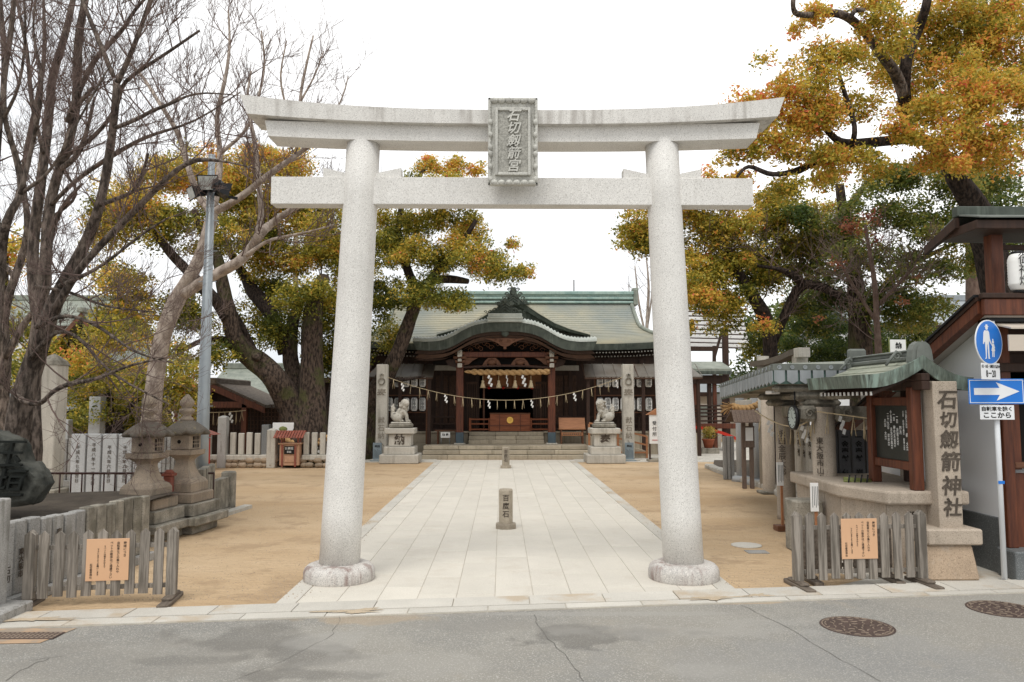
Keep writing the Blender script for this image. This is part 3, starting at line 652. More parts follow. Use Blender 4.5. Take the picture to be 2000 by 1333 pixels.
def boulder(q):
    out = [(-60, 990), (-70, 900), (-40, 850), (0, 836), (22, 850), (42, 858), (52, 900), (66, 904), (82, 912), (96, 930), (98, 950), (78, 985), (20, 992)]
    pts = [P(a, b_, 10.9) for a, b_ in out]; cx = sum(p.x for p in pts) / len(pts); cz = sum(p.z for p in pts) / len(pts); vs = []; n_ = len(pts)
    rings = [(.0, -.27), (.45, -.28), (.88, -.25), (.98, -.17), (1.0, .0), (.94, .2), (.5, .34), (0.02, .36)]
    for k, (s, dy) in enumerate(rings):
        for p in pts: vs.append((cx + (p.x - cx) * max(s, .02) + random.uniform(-.025, .025), 10.9 + dy + random.uniform(-.03, .03), cz + (p.z - cz) * max(s, .02) + random.uniform(-.025, .025)))
    fs = [(k * n_ + i, k * n_ + (i + 1) % n_, (k + 1) * n_ + (i + 1) % n_, (k + 1) * n_ + i) for k in range(len(rings) - 1) for i in range(n_)]
    q.add(vs, fs, True)
rk = part('rock', m['boulder'], t, boulder); md = rk.modifiers.new('s', 'SUBSURF'); md.subdivision_type = 'SIMPLE'; md.levels = md.render_levels = 3; tx = bpy.data.textures.new('rock', 'CLOUDS'); tx.noise_scale = .28; tx.noise_depth = 5; tx.noise_type = 'HARD_NOISE'; dm = rk.modifiers.new('d', 'DISPLACE'); dm.texture = tx; dm.strength = .07; dm.mid_level = .5; dm.texture_coords = 'LOCAL'
text('玉', .42, P(16, 890, 10.585), m['carve'], t, depth=.03, bold=.0, shear=.2); text('垣', .42, P(16, 948, 10.585), m['carve'], t, depth=.03, bold=.0, shear=.2)

# brown railing
t = thing('iron_railing', 'low brown iron railing behind the stone slab fence', 'railing', (-6, 14.85, 0))
ra, rb_ = P(96, 925, 14.85), P(418, 923, 14.85); zl = P(100, 979, 14.85).z
for z in (ra.z, zl): MB().tube([(ra.x, 14.85, z), (rb_.x, 14.85, z)], .022, 8).build('rail', m['rail'], t)
nb = 15
for i in range(nb + 1): MB().cyl((ra.x + (rb_.x - ra.x) * i / nb, 14.85, 0 if i % 5 == 0 else zl), (ra.x + (rb_.x - ra.x) * i / nb, 14.85, ra.z), .014, n=6).build('baluster', m['rail'], t)

# ================================================================ STONE LANTERNS
def stone_lantern(cx, cy, s, label, rz):
    t = thing('stone_lantern', label, 'stone lantern', (cx, cy, 0), rz, 'pair of stone lanterns left of the path', local=True)
    def bx(name, wd, z0, z1, c=.015, tp=0, mt='lstone', dp=None): return MB().box(-wd / 2 * s, wd / 2 * s, -(dp or wd) / 2 * s, (dp or wd) / 2 * s, z0 * s, z1 * s, c, None, tp, tp).build(name, m[mt], t)
    bx('foundation', .86, 0, .16, .02, 0, 'wstone'); bx('lower_slab', 1.14, .16, .31, .02, 0, 'wstone'); bx('pedestal_block', .9, .31, .52, .015, 0, 'wstone'); bx('upper_block', .74, .52, .7, .02)
    sq = lambda prof, n_=4, rot=0.0: [(r * s, z * s) for r, z in prof]
    MB().lathe(sq([(.4, .7), (.41, .71), (.41, .86), (.36, .92), (.3, .95)]), (0, 0, 0), 4, False).build('moulded_base', m['lstone'], t)
    MB().lathe(sq([(.29, .951), (.235, 1.03), (.19, 1.13), (.165, 1.22), (.17, 1.26), (.2, 1.29)]), (0, 0, 0), 4, False).build('shaft', m['lstone'], t)
    MB().lathe(sq([(.2, 1.29), (.26, 1.33), (.34, 1.36), (.35, 1.44)]), (0, 0, 0), 4, False).build('platform', m['lstone'], t)
    fb = MB().box(-.19 * s, .19 * s, -.19 * s, .19 * s, 1.44 * s, 1.72 * s, .02).build('fire_box', m['lstone'], t)
    MB().box(.188 * s, .198 * s, -.1 * s, .1 * s, 1.48 * s, 1.68 * s).build('window', m['dark'], fb)
    q = MB()
    for y in (-.05, 0.0, .05): q.box(.19 * s, .205 * s, (y - .008) * s, (y + .008) * s, 1.48 * s, 1.68 * s)
    for z in (1.55, 1.61): q.box(.19 * s, .204 * s, -.1 * s, .1 * s, (z - .008) * s, (z + .008) * s)
    q.build('window_lattice', m['lstone'], fb)
    MB().lathe([(.035 * s, 0), (.035 * s, .004)], (0, 0, 0), 10, False, Matrix.Translation((-.02 * s, -.19 * s, 1.59 * s)) @ Matrix.Rotation(math.pi / 2, 4, 'X')).build('round_opening', m['dark'], fb)
    # hexagonal roof stone with lifted corners
    q = MB(); n_ = 24; prof = [(.17, 1.7), (.365, 1.705), (.385, 1.75), (.33, 1.81), (.22, 1.9), (.14, 1.95), (.1, 1.97)]; vs = []; fs = []
    for k, (r, z) in enumerate(prof):
        for i in range(n_):
            a = 2 * math.pi * i / n_; cor = math.cos(3 * (a - math.pi / 6 * 0)) ** 2; e = (r / .385) ** 3
            rr = r / (math.cos(((a + math.pi / 6) % (math.pi / 3)) - math.pi / 6)) * .93
            vs.append((rr * math.cos(a) * s, rr * math.sin(a) * s, (z + .06 * e * cor ** 3) * s))
    for k in range(len(prof) - 1):
        for i in range(n_): fs.append((k * n_ + i, k * n_ + (i + 1) % n_, (k + 1) * n_ + (i + 1) % n_, (k + 1) * n_ + i))
    fs.append(tuple((len(prof) - 1) * n_ + i for i in range(n_))); fs.append(tuple(reversed(range(n_)))); q.add(vs, fs, True); q.build('roof_stone', m['capstone'], t)
    MB().lathe(sq([(.11, 1.96), (.12, 2.0), (.08, 2.03), (.07, 2.07), (.13, 2.12), (.135, 2.16), (.1, 2.18), (.07, 2.2), (.12, 2.24), (.125, 2.31), (.08, 2.37), (.02, 2.44)]), (0, 0, 0), 16).build('finial', m['lstone'], t)
    return t
for (px, Y, lb, s) in ((288, 13.2, 'weathered stone lantern nearer the street on stepped pedestal', 1.0), (362, 14.1, 'weathered stone lantern beside the steel lamp pole', 1.0)):
    c = P(px, 900, Y); stone_lantern(c.x, Y, s, lb, R(-8))
c = P(327, 950, 13.7)
t = thing('hydrant_post', 'short faded red metal post between the two stone lanterns', 'post', (c.x, 13.75, 0))
MB().box(c.x - .07, c.x + .07, 13.68, 13.82, 0, 1.0, .01).build('body', m['brred'], t); MB().box(c.x - .1, c.x + .1, 13.65, 13.85, 1.0, 1.05, .01).lathe([(.1, 0), (.05, .06)], (c.x, 13.75, 1.05), 8).build('cap', m['brred'], t)

# stone slab fences round the lanterns
a, b_ = P(388, 925, 14.3), P(413, 925, 15.7)
slabrow('stone_slab_fence', 'short row of slanted stone slabs at the foot of the lamp pole', 'stone fence', (a.x, 14.35), (b_.x, 15.7), 0, 1.06, 5, m['wstone'], .14, .1)
a, b_ = G(412, 1012), G(455, 990)
slabrow('stone_slab_fence', 'low mossy stone slab fence ending in a rough post beside the sand', 'stone fence', (a.x, 14.9), (b_.x + .05, 16.6), 0, .72, 6, m['wstone'], .16, .08)
t = tag(MB().box(b_.x - .06, b_.x + .2, 16.6, 16.85, 0, .82, .03).build('stone_post', m['wstone']), 'rough dark end post of the low mossy stone fence', 'stone post')
t = tag(MB().prism([(a.x + .12, 14.4, 0), (b_.x + .5, 17.0, 0), (b_.x + .3, 17.1, 0), (a.x - .1, 14.4, 0)], (0, 0, .07)).build('stone_edging', m['pstone']), 'long flat edging stone at the edge of the sand left', 'edging')

# tall square stone pillar, engraved slabs, grey slab fence
Y = 18.0; a, b_ = P(75, 800, Y), P(104, 800, Y)
t = thing('tall_stone_pillar', 'tall square stone pillar with mossy pointed top among the bare trees', 'stone pillar', ((a.x + b_.x) / 2, Y + .2, 0))
h = P(80, 712, Y).z
MB().box(a.x - .02, b_.x + .05, Y, Y + .48, .3, h, .02).build('shaft', m['pstone'], t)
MB().lathe([(.36, 0), (.3, .1), (.12, .22), (.02, .27)], ((a.x + b_.x) / 2, Y + .24, h - .01), 4, False).build('pointed_cap', m['wstone'], t)
MB().box(a.x - .15, b_.x + .2, Y - .15, Y + .6, .12, .3, .02).build('base_step', m['wstone'], t); MB().box(a.x - .35, b_.x + .4, Y - .35, Y + .8, 0, .12, .02).build('base_step', m['wstone'], t)
SL = ['平成九年七月吉日', '平成八年十一月九日', '平成九年六月吉日', '平成九年六月吉日', '平成九年五月吉日', '平成九年吉日']
for i, (xa, xb) in enumerate(((136, 167), (168, 197), (198, 228), (229, 258), (259, 288), (289, 313))):
    a, b_ = P(xa, 900, 17.9), P(xb, 900, 17.9); zt_ = P(xa, 848, 17.9).z
    nm = ['leftmost pale grey engraved granite slab behind the iron railing', 'second pale grey engraved slab from the left behind the railing', 'third pale grey engraved slab from the left behind the railing', 'fourth pale grey engraved slab just left of the stone lanterns', 'fifth pale grey engraved slab partly hidden by the nearer lantern', 'last pale grey engraved slab, between the lanterns'][i]
    t = thing('engraved_slab', nm, 'engraved stone', ((a.x + b_.x) / 2, 17.9, 0), 0, 'row of pale engraved granite slabs')
    MB().box(a.x + .015, b_.x - .02, 17.9, 18.02, 0, zt_, .01).build('slab', m['galvst'] if 'galvst' in m else m['pgrey'] if 'pgrey' in m else m['tab'], t)
    text(SL[i], .098, ((a.x + b_.x) / 2, 17.893, zt_ * .56), m['engrave'], t, depth=.002, lead=1.1)
a, b_ = P(-60, 900, 19.6), P(70, 900, 19.6); slabrow('stone_slab_fence', 'grey ribbed slab fence left of the tall stone pillar', 'stone fence', (a.x, 19.6), (b_.x, 19.6), 0, P(0, 857, 19.6).z, 11, m['gstone'], .1, .35, jit=.005, gap=.03)
a, b_ = P(112, 900, 19.6), P(236, 900, 19.6); slabrow('stone_slab_fence', 'grey ribbed slab fence right of the tall stone pillar', 'stone fence', (a.x, 19.6), (b_.x, 19.6), 0, P(0, 857, 19.6).z, 12, m['gstone'], .1, .35, jit=.005, gap=.03)
a, b_ = P(308, 900, 20.4), P(386, 900, 20.4); slabrow('stone_slab_fence', 'grey ribbed slab fence between the lanterns and the lamp pole', 'stone fence', (a.x, 20.4), (b_.x, 20.4), 0, P(0, 853, 20.4).z, 9, m['gstone'], .1, .3, jit=.005, gap=.03)

# ================================================================ LAMP POLE
Y = 15.3; b0 = G(393, 1012); b0 = P(394, 922, Y); top = P(414, 303, Y)
cx = P(391, 1000, Y).x
t = thing('floodlight_pole', 'tall grey steel pole with floodlights rising left of the torii', 'lamp pole', (cx, Y, 0))
MB().tube([(cx, Y, 0), (cx + .0, Y, 2), (top.x - .0, Y, top.z)], [.13, .118, .066], 20).build('shaft', m['galv'], t)
q = MB()
for k in range(9):
    z = 1.6 + k * .62; q.bar((cx - .18, Y, z), (cx + .18, Y, z), .014)
q.build('climbing_rungs', m['galv'], t, 'stuff')
zf = P(0, 372, Y).z
q = MB(); q.bar((top.x - .38, Y - .05, zf), (top.x + .5, Y + .12, zf - .12), .05, .05); q.bar((top.x - .2, Y - .12, zf - .02), (top.x + .1, Y + .1, zf - .02), .04); q.build('cross_arm', m['black'], t)
def flood(px, py, az, el, s=1.0):
    p = P(px, py, Y - .1); Mx = Matrix.Translation(p) @ Matrix.Rotation(R(az), 4, 'Z') @ Matrix.Rotation(R(el), 4, 'X')
    fl = MB(); fl.add(*[(x) for x in ([(-.2 * s, -.1, -.15 * s), (.2 * s, -.1, -.15 * s), (.2 * s, -.1, .15 * s), (-.2 * s, -.1, .15 * s), (-.1 * s, .14, -.08 * s), (.1 * s, .14, -.08 * s), (.1 * s, .14, .08 * s), (-.1 * s, .14, .08 * s)], [(4, 5, 6, 7)[::-1], (0, 1, 5, 4), (1, 2, 6, 5), (2, 3, 7, 6), (3, 0, 4, 7)])], False, Mx)
    o = fl.build('floodlight', m['black'], t)
    MB().box(-.18 * s, .18 * s, -.1, -.09, -.13 * s, .13 * s, 0, Mx).build('front_glass', m['glass'], o)
    MB().box(-.03, .03, .08, .2, -.1, .02, 0, Mx).build('bracket', m['black'], o)
flood(410, 356, 0, 25, 1.05); flood(382, 376, -50, 20, .85); flood(437, 372, 120, 15, .95); flood(424, 362, 200, 10, .7)

# sand washed over the kerb and loose grit
def sandpatch(px, py, rx, ry, z=.0305):
    q = MB(); n = 60; c = G(px, py); vs = [(c.x, c.y, z)]
    dx = abs(G(px + rx, py).x - c.x); dy = abs(G(px, py + ry).y - c.y)
    for i in range(n):
        a = 2 * math.pi * i / n; k = .8 + .25 * math.sin(3 * a + px) + .2 * math.sin(7 * a) + random.uniform(-.3, .3)
        vs.append((c.x + dx * k * math.cos(a), c.y + dy * k * math.sin(a) + dx * k * math.cos(a) * .118, z))
    q.add(vs, [(0, i + 1, (i + 1) % n + 1) for i in range(n)]); q.build('washed_sand', m['sandw'], None, 'stuff')
sandpatch(690, 1199, 60, 5); sandpatch(1395, 1173, 62, 4); sandpatch(60, 1216, 90, 4); sandpatch(1480, 1168, 30, 3)
q = MB()
for k in range(5200):
    s_ = random.choice((-1, 1)); x = s_ * random.uniform(2.75, 6.2); y = 9.2 + 14 * random.random() ** 1.8
    if y < kb(x) + .05: continue
    if random.random() < .25: x = s_ * (2.72 + random.gauss(0, .16))
    r_ = random.uniform(.004, .013); a = random.uniform(0, 6.3); z = .014 if abs(x) < 2.72 else 0
    v = [(x + r_ * math.cos(a + t_ * 2.1), y + r_ * math.sin(a + t_ * 2.1), z) for t_ in range(3)] + [(x, y, z + r_ * .8)]
    q.add(v, [(0, 1, 3), (1, 2, 3), (2, 0, 3)])
q.build('loose_grit', m['rubble'], None, 'stuff')

slabrow('stone_slab_fence', 'grey slab fence along the street beyond the left end post', 'stone fence', (-12.5, 7.7), (-6.05, 8.42), 0, .93, 30, m['gstone'], .13, .12, gap=.018)
part('planting_bed', m['soil'], None, lambda q: q.prism([(-12.5, 7.85, .02), (-5.9, 8.6, .02), (-5.75, 9.0, .02), (-12.5, 9.0, .02)], (0, 0, .7)))['kind'] = 'structure'

# ================================================================ MAIN HALL
H = thing('worship_hall', 'wide wooden shrine hall with green copper roof at the end of the stone path', 'shrine hall', (0, 34, 0))
HX = .05                                         # axis of the porch
# steps
def stepcourse(z0, z1, y, x0, x1, n, depth=.4):
    xs = [x0]; 
    for i in range(n - 1): xs.append(x0 + (x1 - x0) * (i + 1 + random.uniform(-.25, .25)) / n)
    xs.append(x1)
    for a, b_ in zip(xs[:-1], xs[1:]): MB().box(a + .005, b_ - .005, y, y + depth, z0, z1, .012).build('step_stone', m['step'], H)
for k in range(3): stepcourse(.016 + .17 * k if k else .0, .17 * (k + 1), 31.0 + .33 * k, HX - 3.4, HX + 3.35, 5)
part('lower_platform', m['step'], H, lambda q: q.box(HX - 3.4, HX + 3.35, 32.07, 34.4, 0, .508))
for k in range(3): stepcourse(.51 + .165 * k, .51 + .165 * (k + 1), 33.0 + .3 * k, HX - 1.62, HX + 1.62, 3, .33)
for s in (-1, 1):                               # facing stones of the high platform
    x = 1.66
    while x < 8.2:
        w_ = random.uniform(.75, .95)
        for z0, z1 in ((.0, .5), (.5, .93)): MB().box(HX + s * x, HX + s * (x + w_ - .012), 33.9, 34.15, z0 + .004, z1, .01).build('facing_stone', m['step'], H)
        x += w_
    MB().box(HX + s * 1.62, HX + s * 8.3, 33.82, 34.3, .935, 1.02, .01).build('platform_edge', m['step'], H)
part('floor_slab', m['dkwood'], H, lambda q: q.box(HX - 8.2, HX + 8.2, 34.2, 43, .2, 1.01))
# porch pillars
PX = 1.95
for s in (-1, 1):
    x = HX + s * PX - .03
    MB().box(x - .23, x + .23, 32.57, 33.03, .51, .57, .01).build('pillar_pad', m['pstone'], H)
    p_ = MB().box(x - .155, x + .155, 32.65, 32.96, .57, 3.95, .015).build('porch_pillar', m['redwood'], H)
    MB().box(x - .165, x + .165, 32.64, 32.97, .571, 1.02, .01).build('metal_shoe', m['shoe'], p_)
    for z, wd in ((3.95, .4), (4.12, .56), (4.3, .42)): MB().box(x - wd / 2, x + wd / 2, 32.55, 33.05, z, z + .13, .02).build('bracket_block', m['pstone'] if False else m['brwood'], H)
    MB().box(x - .1, x + .1, 32.42, 32.56, 3.75, 3.93, .02).box(x - .08, x + .08, 32.4, 32.56, 4.0, 4.12, .02).box(x - .1, x + .1, 32.4, 32.56, 4.2, 4.5, .02).build('white_nosing', m['pstone'], H)
    q = MB(); q.prism([(x + s * .16, 32.7, 3.75), (x + s * .5, 32.7, 3.85), (x + s * .62, 32.7, 4.05), (x + s * .45, 32.7, 4.12), (x + s * .16, 32.7, 4.1)], (0, .2, 0)); q.build('carved_nose', m['dkwood'], H)
# rainbow beam, frog-leg struts, upper beam
def arch(q, x0, x1, y, z0, z1, lift, th, n=16, d=.25):
    for i in range(n):
        a, b_ = i / n, (i + 1) / n; f = lambda t: lift * (1 - (2 * t - 1) ** 2)
        xa, xb = x0 + (x1 - x0) * a, x0 + (x1 - x0) * b_
        q.prism([(xa, y, z0 + f(a)), (xb, y, z0 + f(b_)), (xb, y, z1 + f(b_)), (xa, y, z1 + f(a))], (0, d, 0))
part('upper_beam', m['redwood'], H, lambda q: q.box(HX - 1.85, HX + 1.8, 32.62, 32.9, 4.2, 4.43, .02))
part('rainbow_beam', m['redwood'], H, lambda q: arch(q, HX - 1.75, HX + 1.7, 32.66, 3.72, 3.8, .08, 0))
for dx in (-.62, .58):
    def frog(q, dx=dx):
        c0 = HX + dx; o = [(-.42, 0), (-.3, .2), (-.16, .33), (.16, .33), (.3, .2), (.42, 0), (.25, .02), (.1, .15), (-.1, .15), (-.25, .02)]
        q.prism([(c0 + a, 32.68, 3.84 + b_) for a, b_ in reversed(o)], (0, .14, 0))
        q.lathe([(.2, 0), (.17, .03), (.08, .05)], (0, 0, 0), 10, True, Matrix.Translation((c0, 32.68, 3.98)) @ Matrix.Rotation(math.pi / 2, 4, 'X') @ Matrix.Diagonal((1, .7, 1, 1)))
    part('frog_leg_strut', m['brwood'], H, frog)
for s in (-1, 1): MB().prism([(HX + s * 1.8, 32.7, 4.18), (HX + s * 1.8, 32.7, 3.86), (HX + s * 1.6, 32.7, 3.9), (HX + s * 1.45, 32.7, 4.05), (HX + s * 1.2, 32.7, 4.18)], (0, .12, 0)).build('beam_bracket', m['brwood'], H)
# curved porch roof
KP = [(-1.0, 667), (-.82, 668.5), (-.67, 665.5), (-.56, 657), (-.45, 645), (-.34, 636), (-.2, 631), (0, 629.5)]
YF = 31.9; zpx = lambda py, Y: P(986, py, Y).z
KX = (P(1166, 660, YF).x - P(806, 660, YF).x) / 2; KC = (P(1166, 660, YF).x + P(806, 660, YF).x) / 2
def kz(u):
    u = -abs(u)
    for (a, za), (b_, zb_) in zip(KP[:-1], KP[1:]):
        if a <= u <= b_:
            t = (u - a) / (b_ - a); return zpx(za + (zb_ - za) * t, YF)
    return zpx(667, YF)
NK = 72; zs = [kz(-1 + 2 * i / NK) for i in range(NK + 1)]
for _ in range(3): zs = [zs[0]] + [(zs[i - 1] + 2 * zs[i] + zs[i + 1]) / 4 for i in range(1, NK)] + [zs[-1]]
def KZ(u):
    t = (u + 1) / 2 * NK; i = min(int(t), NK - 1); return zs[i] + (zs[i + 1] - zs[i]) * (t - i)
def kstrip(name, mt, zo, th, y0, y1, sh0=0.0, sh1=0.0, n=NK, x_in=0.0):
    q = MB(); vs = []
    for i in range(n + 1):
        u = -1 + 2 * i / n; x = KC + KX * u; z = KZ(u) + zo; t_ = th(u) if callable(th) else th; xb = KC + (KX - sh1) * u; xa = KC + (KX - x_in) * u
        vs += [(xa, y0, z), (xb, y0 + .04, z - t_), (xb, y1, z - t_), (xa, y1, z)]
    fs = []
    for i in range(n):
        for k in range(4):
            k2 = (k + 1) % 4; fs.append((i * 4 + k, i * 4 + k2, (i + 1) * 4 + k2, (i + 1) * 4 + k))
    fs += [(3, 2, 1, 0), tuple(n * 4 + k for k in (0, 1, 2, 3))]
    q.add(vs, fs); return q.build(name, mt, H)
kstrip('porch_roof_edge', m['verdd'], 0, lambda u: .36 + .02 * (1 - abs(u)), YF, YF + .5, 0, .16)
kstrip('bargeboard', m['dkwood'], -.37, .14, YF + .14, YF + .34, 0, .05, x_in=.2)
kstrip('inner_bargeboard', m['brdk'], -.52, .17, YF + .24, YF + .38, 0, .05, x_in=.26)
kstrip('inner_moulding', m['dkwood'], -.7, .07, YF + .3, YF + .46, 0, .05, x_in=.3)
kstrip('porch_ceiling', m['dkwood'], -.5, .08, YF + .46, 36.2, 0, .05, x_in=.3)
# roof surface of the porch, rising slightly backwards, ribbed lip in front
def lip(q):
    n = 110; vs = []; m_ = 7
    for i in range(n + 1):
        u = -1 + 2 * i / n; x = KC + KX * u; z = KZ(u); rib = 1 + (.22 if i % 2 else -.1)
        for k in range(m_):
            a = math.pi * k / (m_ - 1) * .62; r = .16 * rib
            vs.append((x, YF + .22 - .22 * math.cos(a) * rib, z + .005 + r * math.sin(a) * 1.2))
    q.add(vs, [(i * m_ + k, (i + 1) * m_ + k, (i + 1) * m_ + k + 1, i * m_ + k + 1) for i in range(n) for k in range(m_ - 1)], True)
part('ribbed_roof_lip', m['lip'], H, lip)
def porchtop(u, v):
    uu = -1 + 2 * u; return (KC + KX * uu, YF + .25 + v * 4.8, KZ(uu) * (1 - v * .0) + .17 + v * .55 * (1 - .3 * abs(uu)))
part('porch_roof', m['verd'], H, lambda q: q.grid(porchtop, 60, 8))
# crest on the porch roof
zc = KZ(0) + .0
cb = P(986, 629, 31.75)
for k, (wd, z0, z1, dy) in enumerate(((1.48, .0, .13, 0), (1.5, .13, .22, .02), (1.42, .22, .36, .0))):
    MB().box(KC - wd / 2, KC + wd / 2, 31.8 - dy, 32.4, zc + z0, zc + z1, .015).build('crest_course', m['lip'], H)
def curl(q, cx, cz, r, s=1, turns=1.4, th=.035, y=31.9):
    pts = []; n = 18
    for i in range(n + 1):
        a = turns * 2 * math.pi * i / n; rr = r * (1 - .75 * i / n)
        pts.append((cx + s * (rr * math.cos(a)), y, cz + rr * math.sin(a)))
    q.tube(pts, [th * (1 - .4 * i / n) for i in range(n + 1)], 6)
def crest(q, cx, z0, s=1.0, y=31.9, tall=.55):
    o = [(-.78, 0), (-.6, .1), (-.42, .16), (-.3, .3), (-.2, .42), (-.12, tall), (.12, tall), (.2, .42), (.3, .3), (.42, .16), (.6, .1), (.78, 0)]
    q.prism([(cx + a * s, y + .04, z0 + b_ * s) for a, b_ in reversed(o)], (0, .1, 0))
    for k in range(3):
        zz = z0 + (.1 + .12 * k) * s
        for sg in (-1, 1): q.bar((cx, y, zz + .13 * s), (cx + sg * .2 * s, y, zz - .03 * s), .06 * s, .05 * s)
    for sg in (-1, 1):
        curl(q, cx + sg * .4 * s, z0 + .12 * s, .12 * s, sg, th=.03 * s, y=y); curl(q, cx + sg * .62 * s, z0 + .06 * s, .09 * s, -sg, th=.025 * s, y=y); curl(q, cx + sg * .8 * s, z0 + .06 * s, .07 * s, sg, 1.0, th=.02 * s, y=y)
    for dx, dz in ((-.27, .42), (0, .56), (.27, .42)):
        q.lathe([(.09 * s, -.04), (.1 * s, 0), (.09 * s, .04)], (0, 0, 0), 12, True, Matrix.Translation((cx + dx * s, y, z0 + dz * s)) @ Matrix.Rotation(math.pi / 2, 4, 'X'))
q = MB(); crest(q, KC, zc + .36, 1.0); q.build('crest_ornament', m['verdd'], H, 'stuff')
# gable pendant and crest medallion under the curve
MB().lathe([(.16, 0), (.16, .06), (.1, .09)], (0, 0, 0), 20, True, Matrix.Translation((KC, YF + .2, zc - .44)) @ Matrix.Rotation(math.pi / 2, 4, 'X')).build('roof_medallion', m['verdd'], H)
def pend(q):
    o = [(-.85, 0), (-.5, -.02), (-.2, 0), (0, .02), (.2, 0), (.5, -.02), (.85, 0), (.55, -.1), (.32, -.2), (.16, -.32), (0, -.36), (-.16, -.32), (-.32, -.2), (-.55, -.1)]
    q.prism([(KC + a, YF + .18, zc - .66 + b_) for a, b_ in reversed(o)], (0, .06, 0))
    for s in (-1, 1): curl(q, KC + s * .16, zc - .78, .08, s, y=YF + .16, th=.02); curl(q, KC + s * .4, zc - .73, .05, -s, y=YF + .16, th=.015)
    q.box(KC - .06, KC + .06, YF + .14, YF + .26, zc - 1.12, zc - 1.0, .01)
q = MB(); pend(q); q.build('carved_pendant', m['brwood'], H, 'stuff')
def carv(q):
    for s in (-1, 1):
        for k in range(9): curl(q, HX + s * (.35 + .15 * k), 4.6 + .12 * math.sin(k * 2.1) + .04 * (8 - k) * .5, .12, s if k % 2 else -s, 1.2, .018, 32.72)
q = MB(); carv(q); q.build('openwork_carving', m['brwood'], H, 'stuff')
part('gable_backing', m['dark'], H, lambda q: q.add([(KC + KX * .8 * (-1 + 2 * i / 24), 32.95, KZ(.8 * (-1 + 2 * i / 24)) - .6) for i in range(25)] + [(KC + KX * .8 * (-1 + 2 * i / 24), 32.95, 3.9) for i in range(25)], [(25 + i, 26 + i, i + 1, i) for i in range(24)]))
# ---- main roof (hip-and-gable): stepped courses of copper sheet
RX = .42; YE, YR = 34.2, 39.0; ZE, ZR = 4.86, 7.36; HR = 6.05; HE = 7.75
def rw(t): return HR + (HE - HR) * max(0, (t - .45) / .55) ** 1.5
def rp(u, t, back=False):
    w_ = rw(t); lift = .28 * abs(u) ** 5 * t ** 2
    z = ZE + (ZR - ZE) * ((1 - t) ** 1.45) + lift; y = YR - (YR - YE) * t - .0
    if back: y = YR + (YR - YE) * t
    return Vector((RX + w_ * u, y, z))
NR = 26
for back in (False, True):
    q = MB()
    for r_ in range(NR):
        t0, t1 = r_ / NR, (r_ + 1) / NR; N = 44; row = []
        for i in range(N + 1):
            u = -1 + 2 * i / N; a = rp(u, t0, back); b_ = rp(u, t1, back); row += [a, b_ + Vector((0, 0, .03)), b_]
        fs = []
        for i in range(N):
            for k in range(2): fs.append((i * 3 + k, i * 3 + k + 1, (i + 1) * 3 + k + 1, (i + 1) * 3 + k) if not back else (i * 3 + k, (i + 1) * 3 + k, (i + 1) * 3 + k + 1, i * 3 + k + 1))
        q.add(row, fs)
    q.build('roof', m['roofa'], H)
# roof ends: gable triangle + hip slope
for s in (-1, 1):
    q = MB(); N = 14
    pts_f = [rp(s, k / N) for k in range(N + 1)]; pts_b = [rp(s, k / N, True) for k in range(N + 1)]
    vs = pts_f + pts_b; fs = []
    for k in range(N): fs.append((k, k + 1, N + 2 + k, N + 1 + k) if s > 0 else (k, N + 1 + k, N + 2 + k, k + 1))
    q.add(vs, fs); q.build('roof_side', m['roofa'], H)
    q = MB(); q.tube([rp(s, k / N) + Vector((0, 0, .06)) for k in range(N + 1)], .1, 6); q.build('roof_verge', m['verd'], H)
# eave edge and dark soffit with rafter tips
def eave(q, z0, z1, dy, ins):
    N = 44; vs = []
    for i in range(N + 1):
        u = -1 + 2 * i / N; p = rp(u * (1 - ins), 1); vs += [(p.x, p.y + dy, p.z + z1), (p.x, p.y + dy + .06, p.z + z0), (p.x, p.y + dy + .5, p.z + z0)]
    q.add(vs, [(i * 3 + k, i * 3 + k + 1, (i + 1) * 3 + k + 1, (i + 1) * 3 + k) for i in range(N) for k in range(2)])
q = MB(); eave(q, -.26, .02, -.01, 0); q.build('eave_edge', m['verdd'], H)
part('soffit', m['dkwood'], H, lambda q: q.grid(lambda u, v: tuple(rp((-1 + 2 * u) * .985, 1) + Vector((0, .15 + 2.2 * v, -.27 - .1 * v))), 30, 2))
for row, (dy, dz, sz) in enumerate(((.12, -.36, .055), (.5, -.52, .06))):
    q = MB(); n = 104
    for i in range(n):
        u = -1 + 2 * (i + .5) / n; p = rp(u * .97, 1)
        if abs(p.x - HX) < 3.6: continue
        q.box(p.x - sz / 2, p.x + sz / 2, p.y + dy, p.y + dy + .012, p.z + dz - sz / 2, p.z + dz + sz / 2)
    q.build('white_rafter_tips', m['pstone'], H, 'stuff')
    q = MB()
    for i in range(n):
        u = -1 + 2 * (i + .5) / n; p = rp(u * .97, 1)
        if abs(p.x - HX) < 3.6: continue
        q.box(p.x - sz / 2, p.x + sz / 2, p.y + dy + .014, p.y + 2.2, p.z + dz - sz / 2, p.z + dz + sz / 2)
    q.build('rafters', m['dkwood'], H, 'stuff')
# ridge
for z0, z1, hw, mt in ((7.3, 7.42, .3, 'ridge'), (7.42, 7.55, .22, 'verdd'), (7.5, 7.62, .3, 'ridge'), (7.62, 7.78, .24, 'ridge'), (7.74, 7.92, .34, 'ridge')):
    MB().box(RX - 6.15, RX + 6.15, YR - hw, YR + hw, z0, z1, .03).build('ridge_course', m[mt], H)
for s in (-1, 1):
    MB().box(RX + s * 6.13, RX + s * 6.35, YR - .36, YR + .36, 7.2, 8.02, .04).box(RX + s * 6.1, RX + s * 6.42, YR - .2, YR + .2, 7.95, 8.12, .04).build('ridge_end', m['verd'], H)
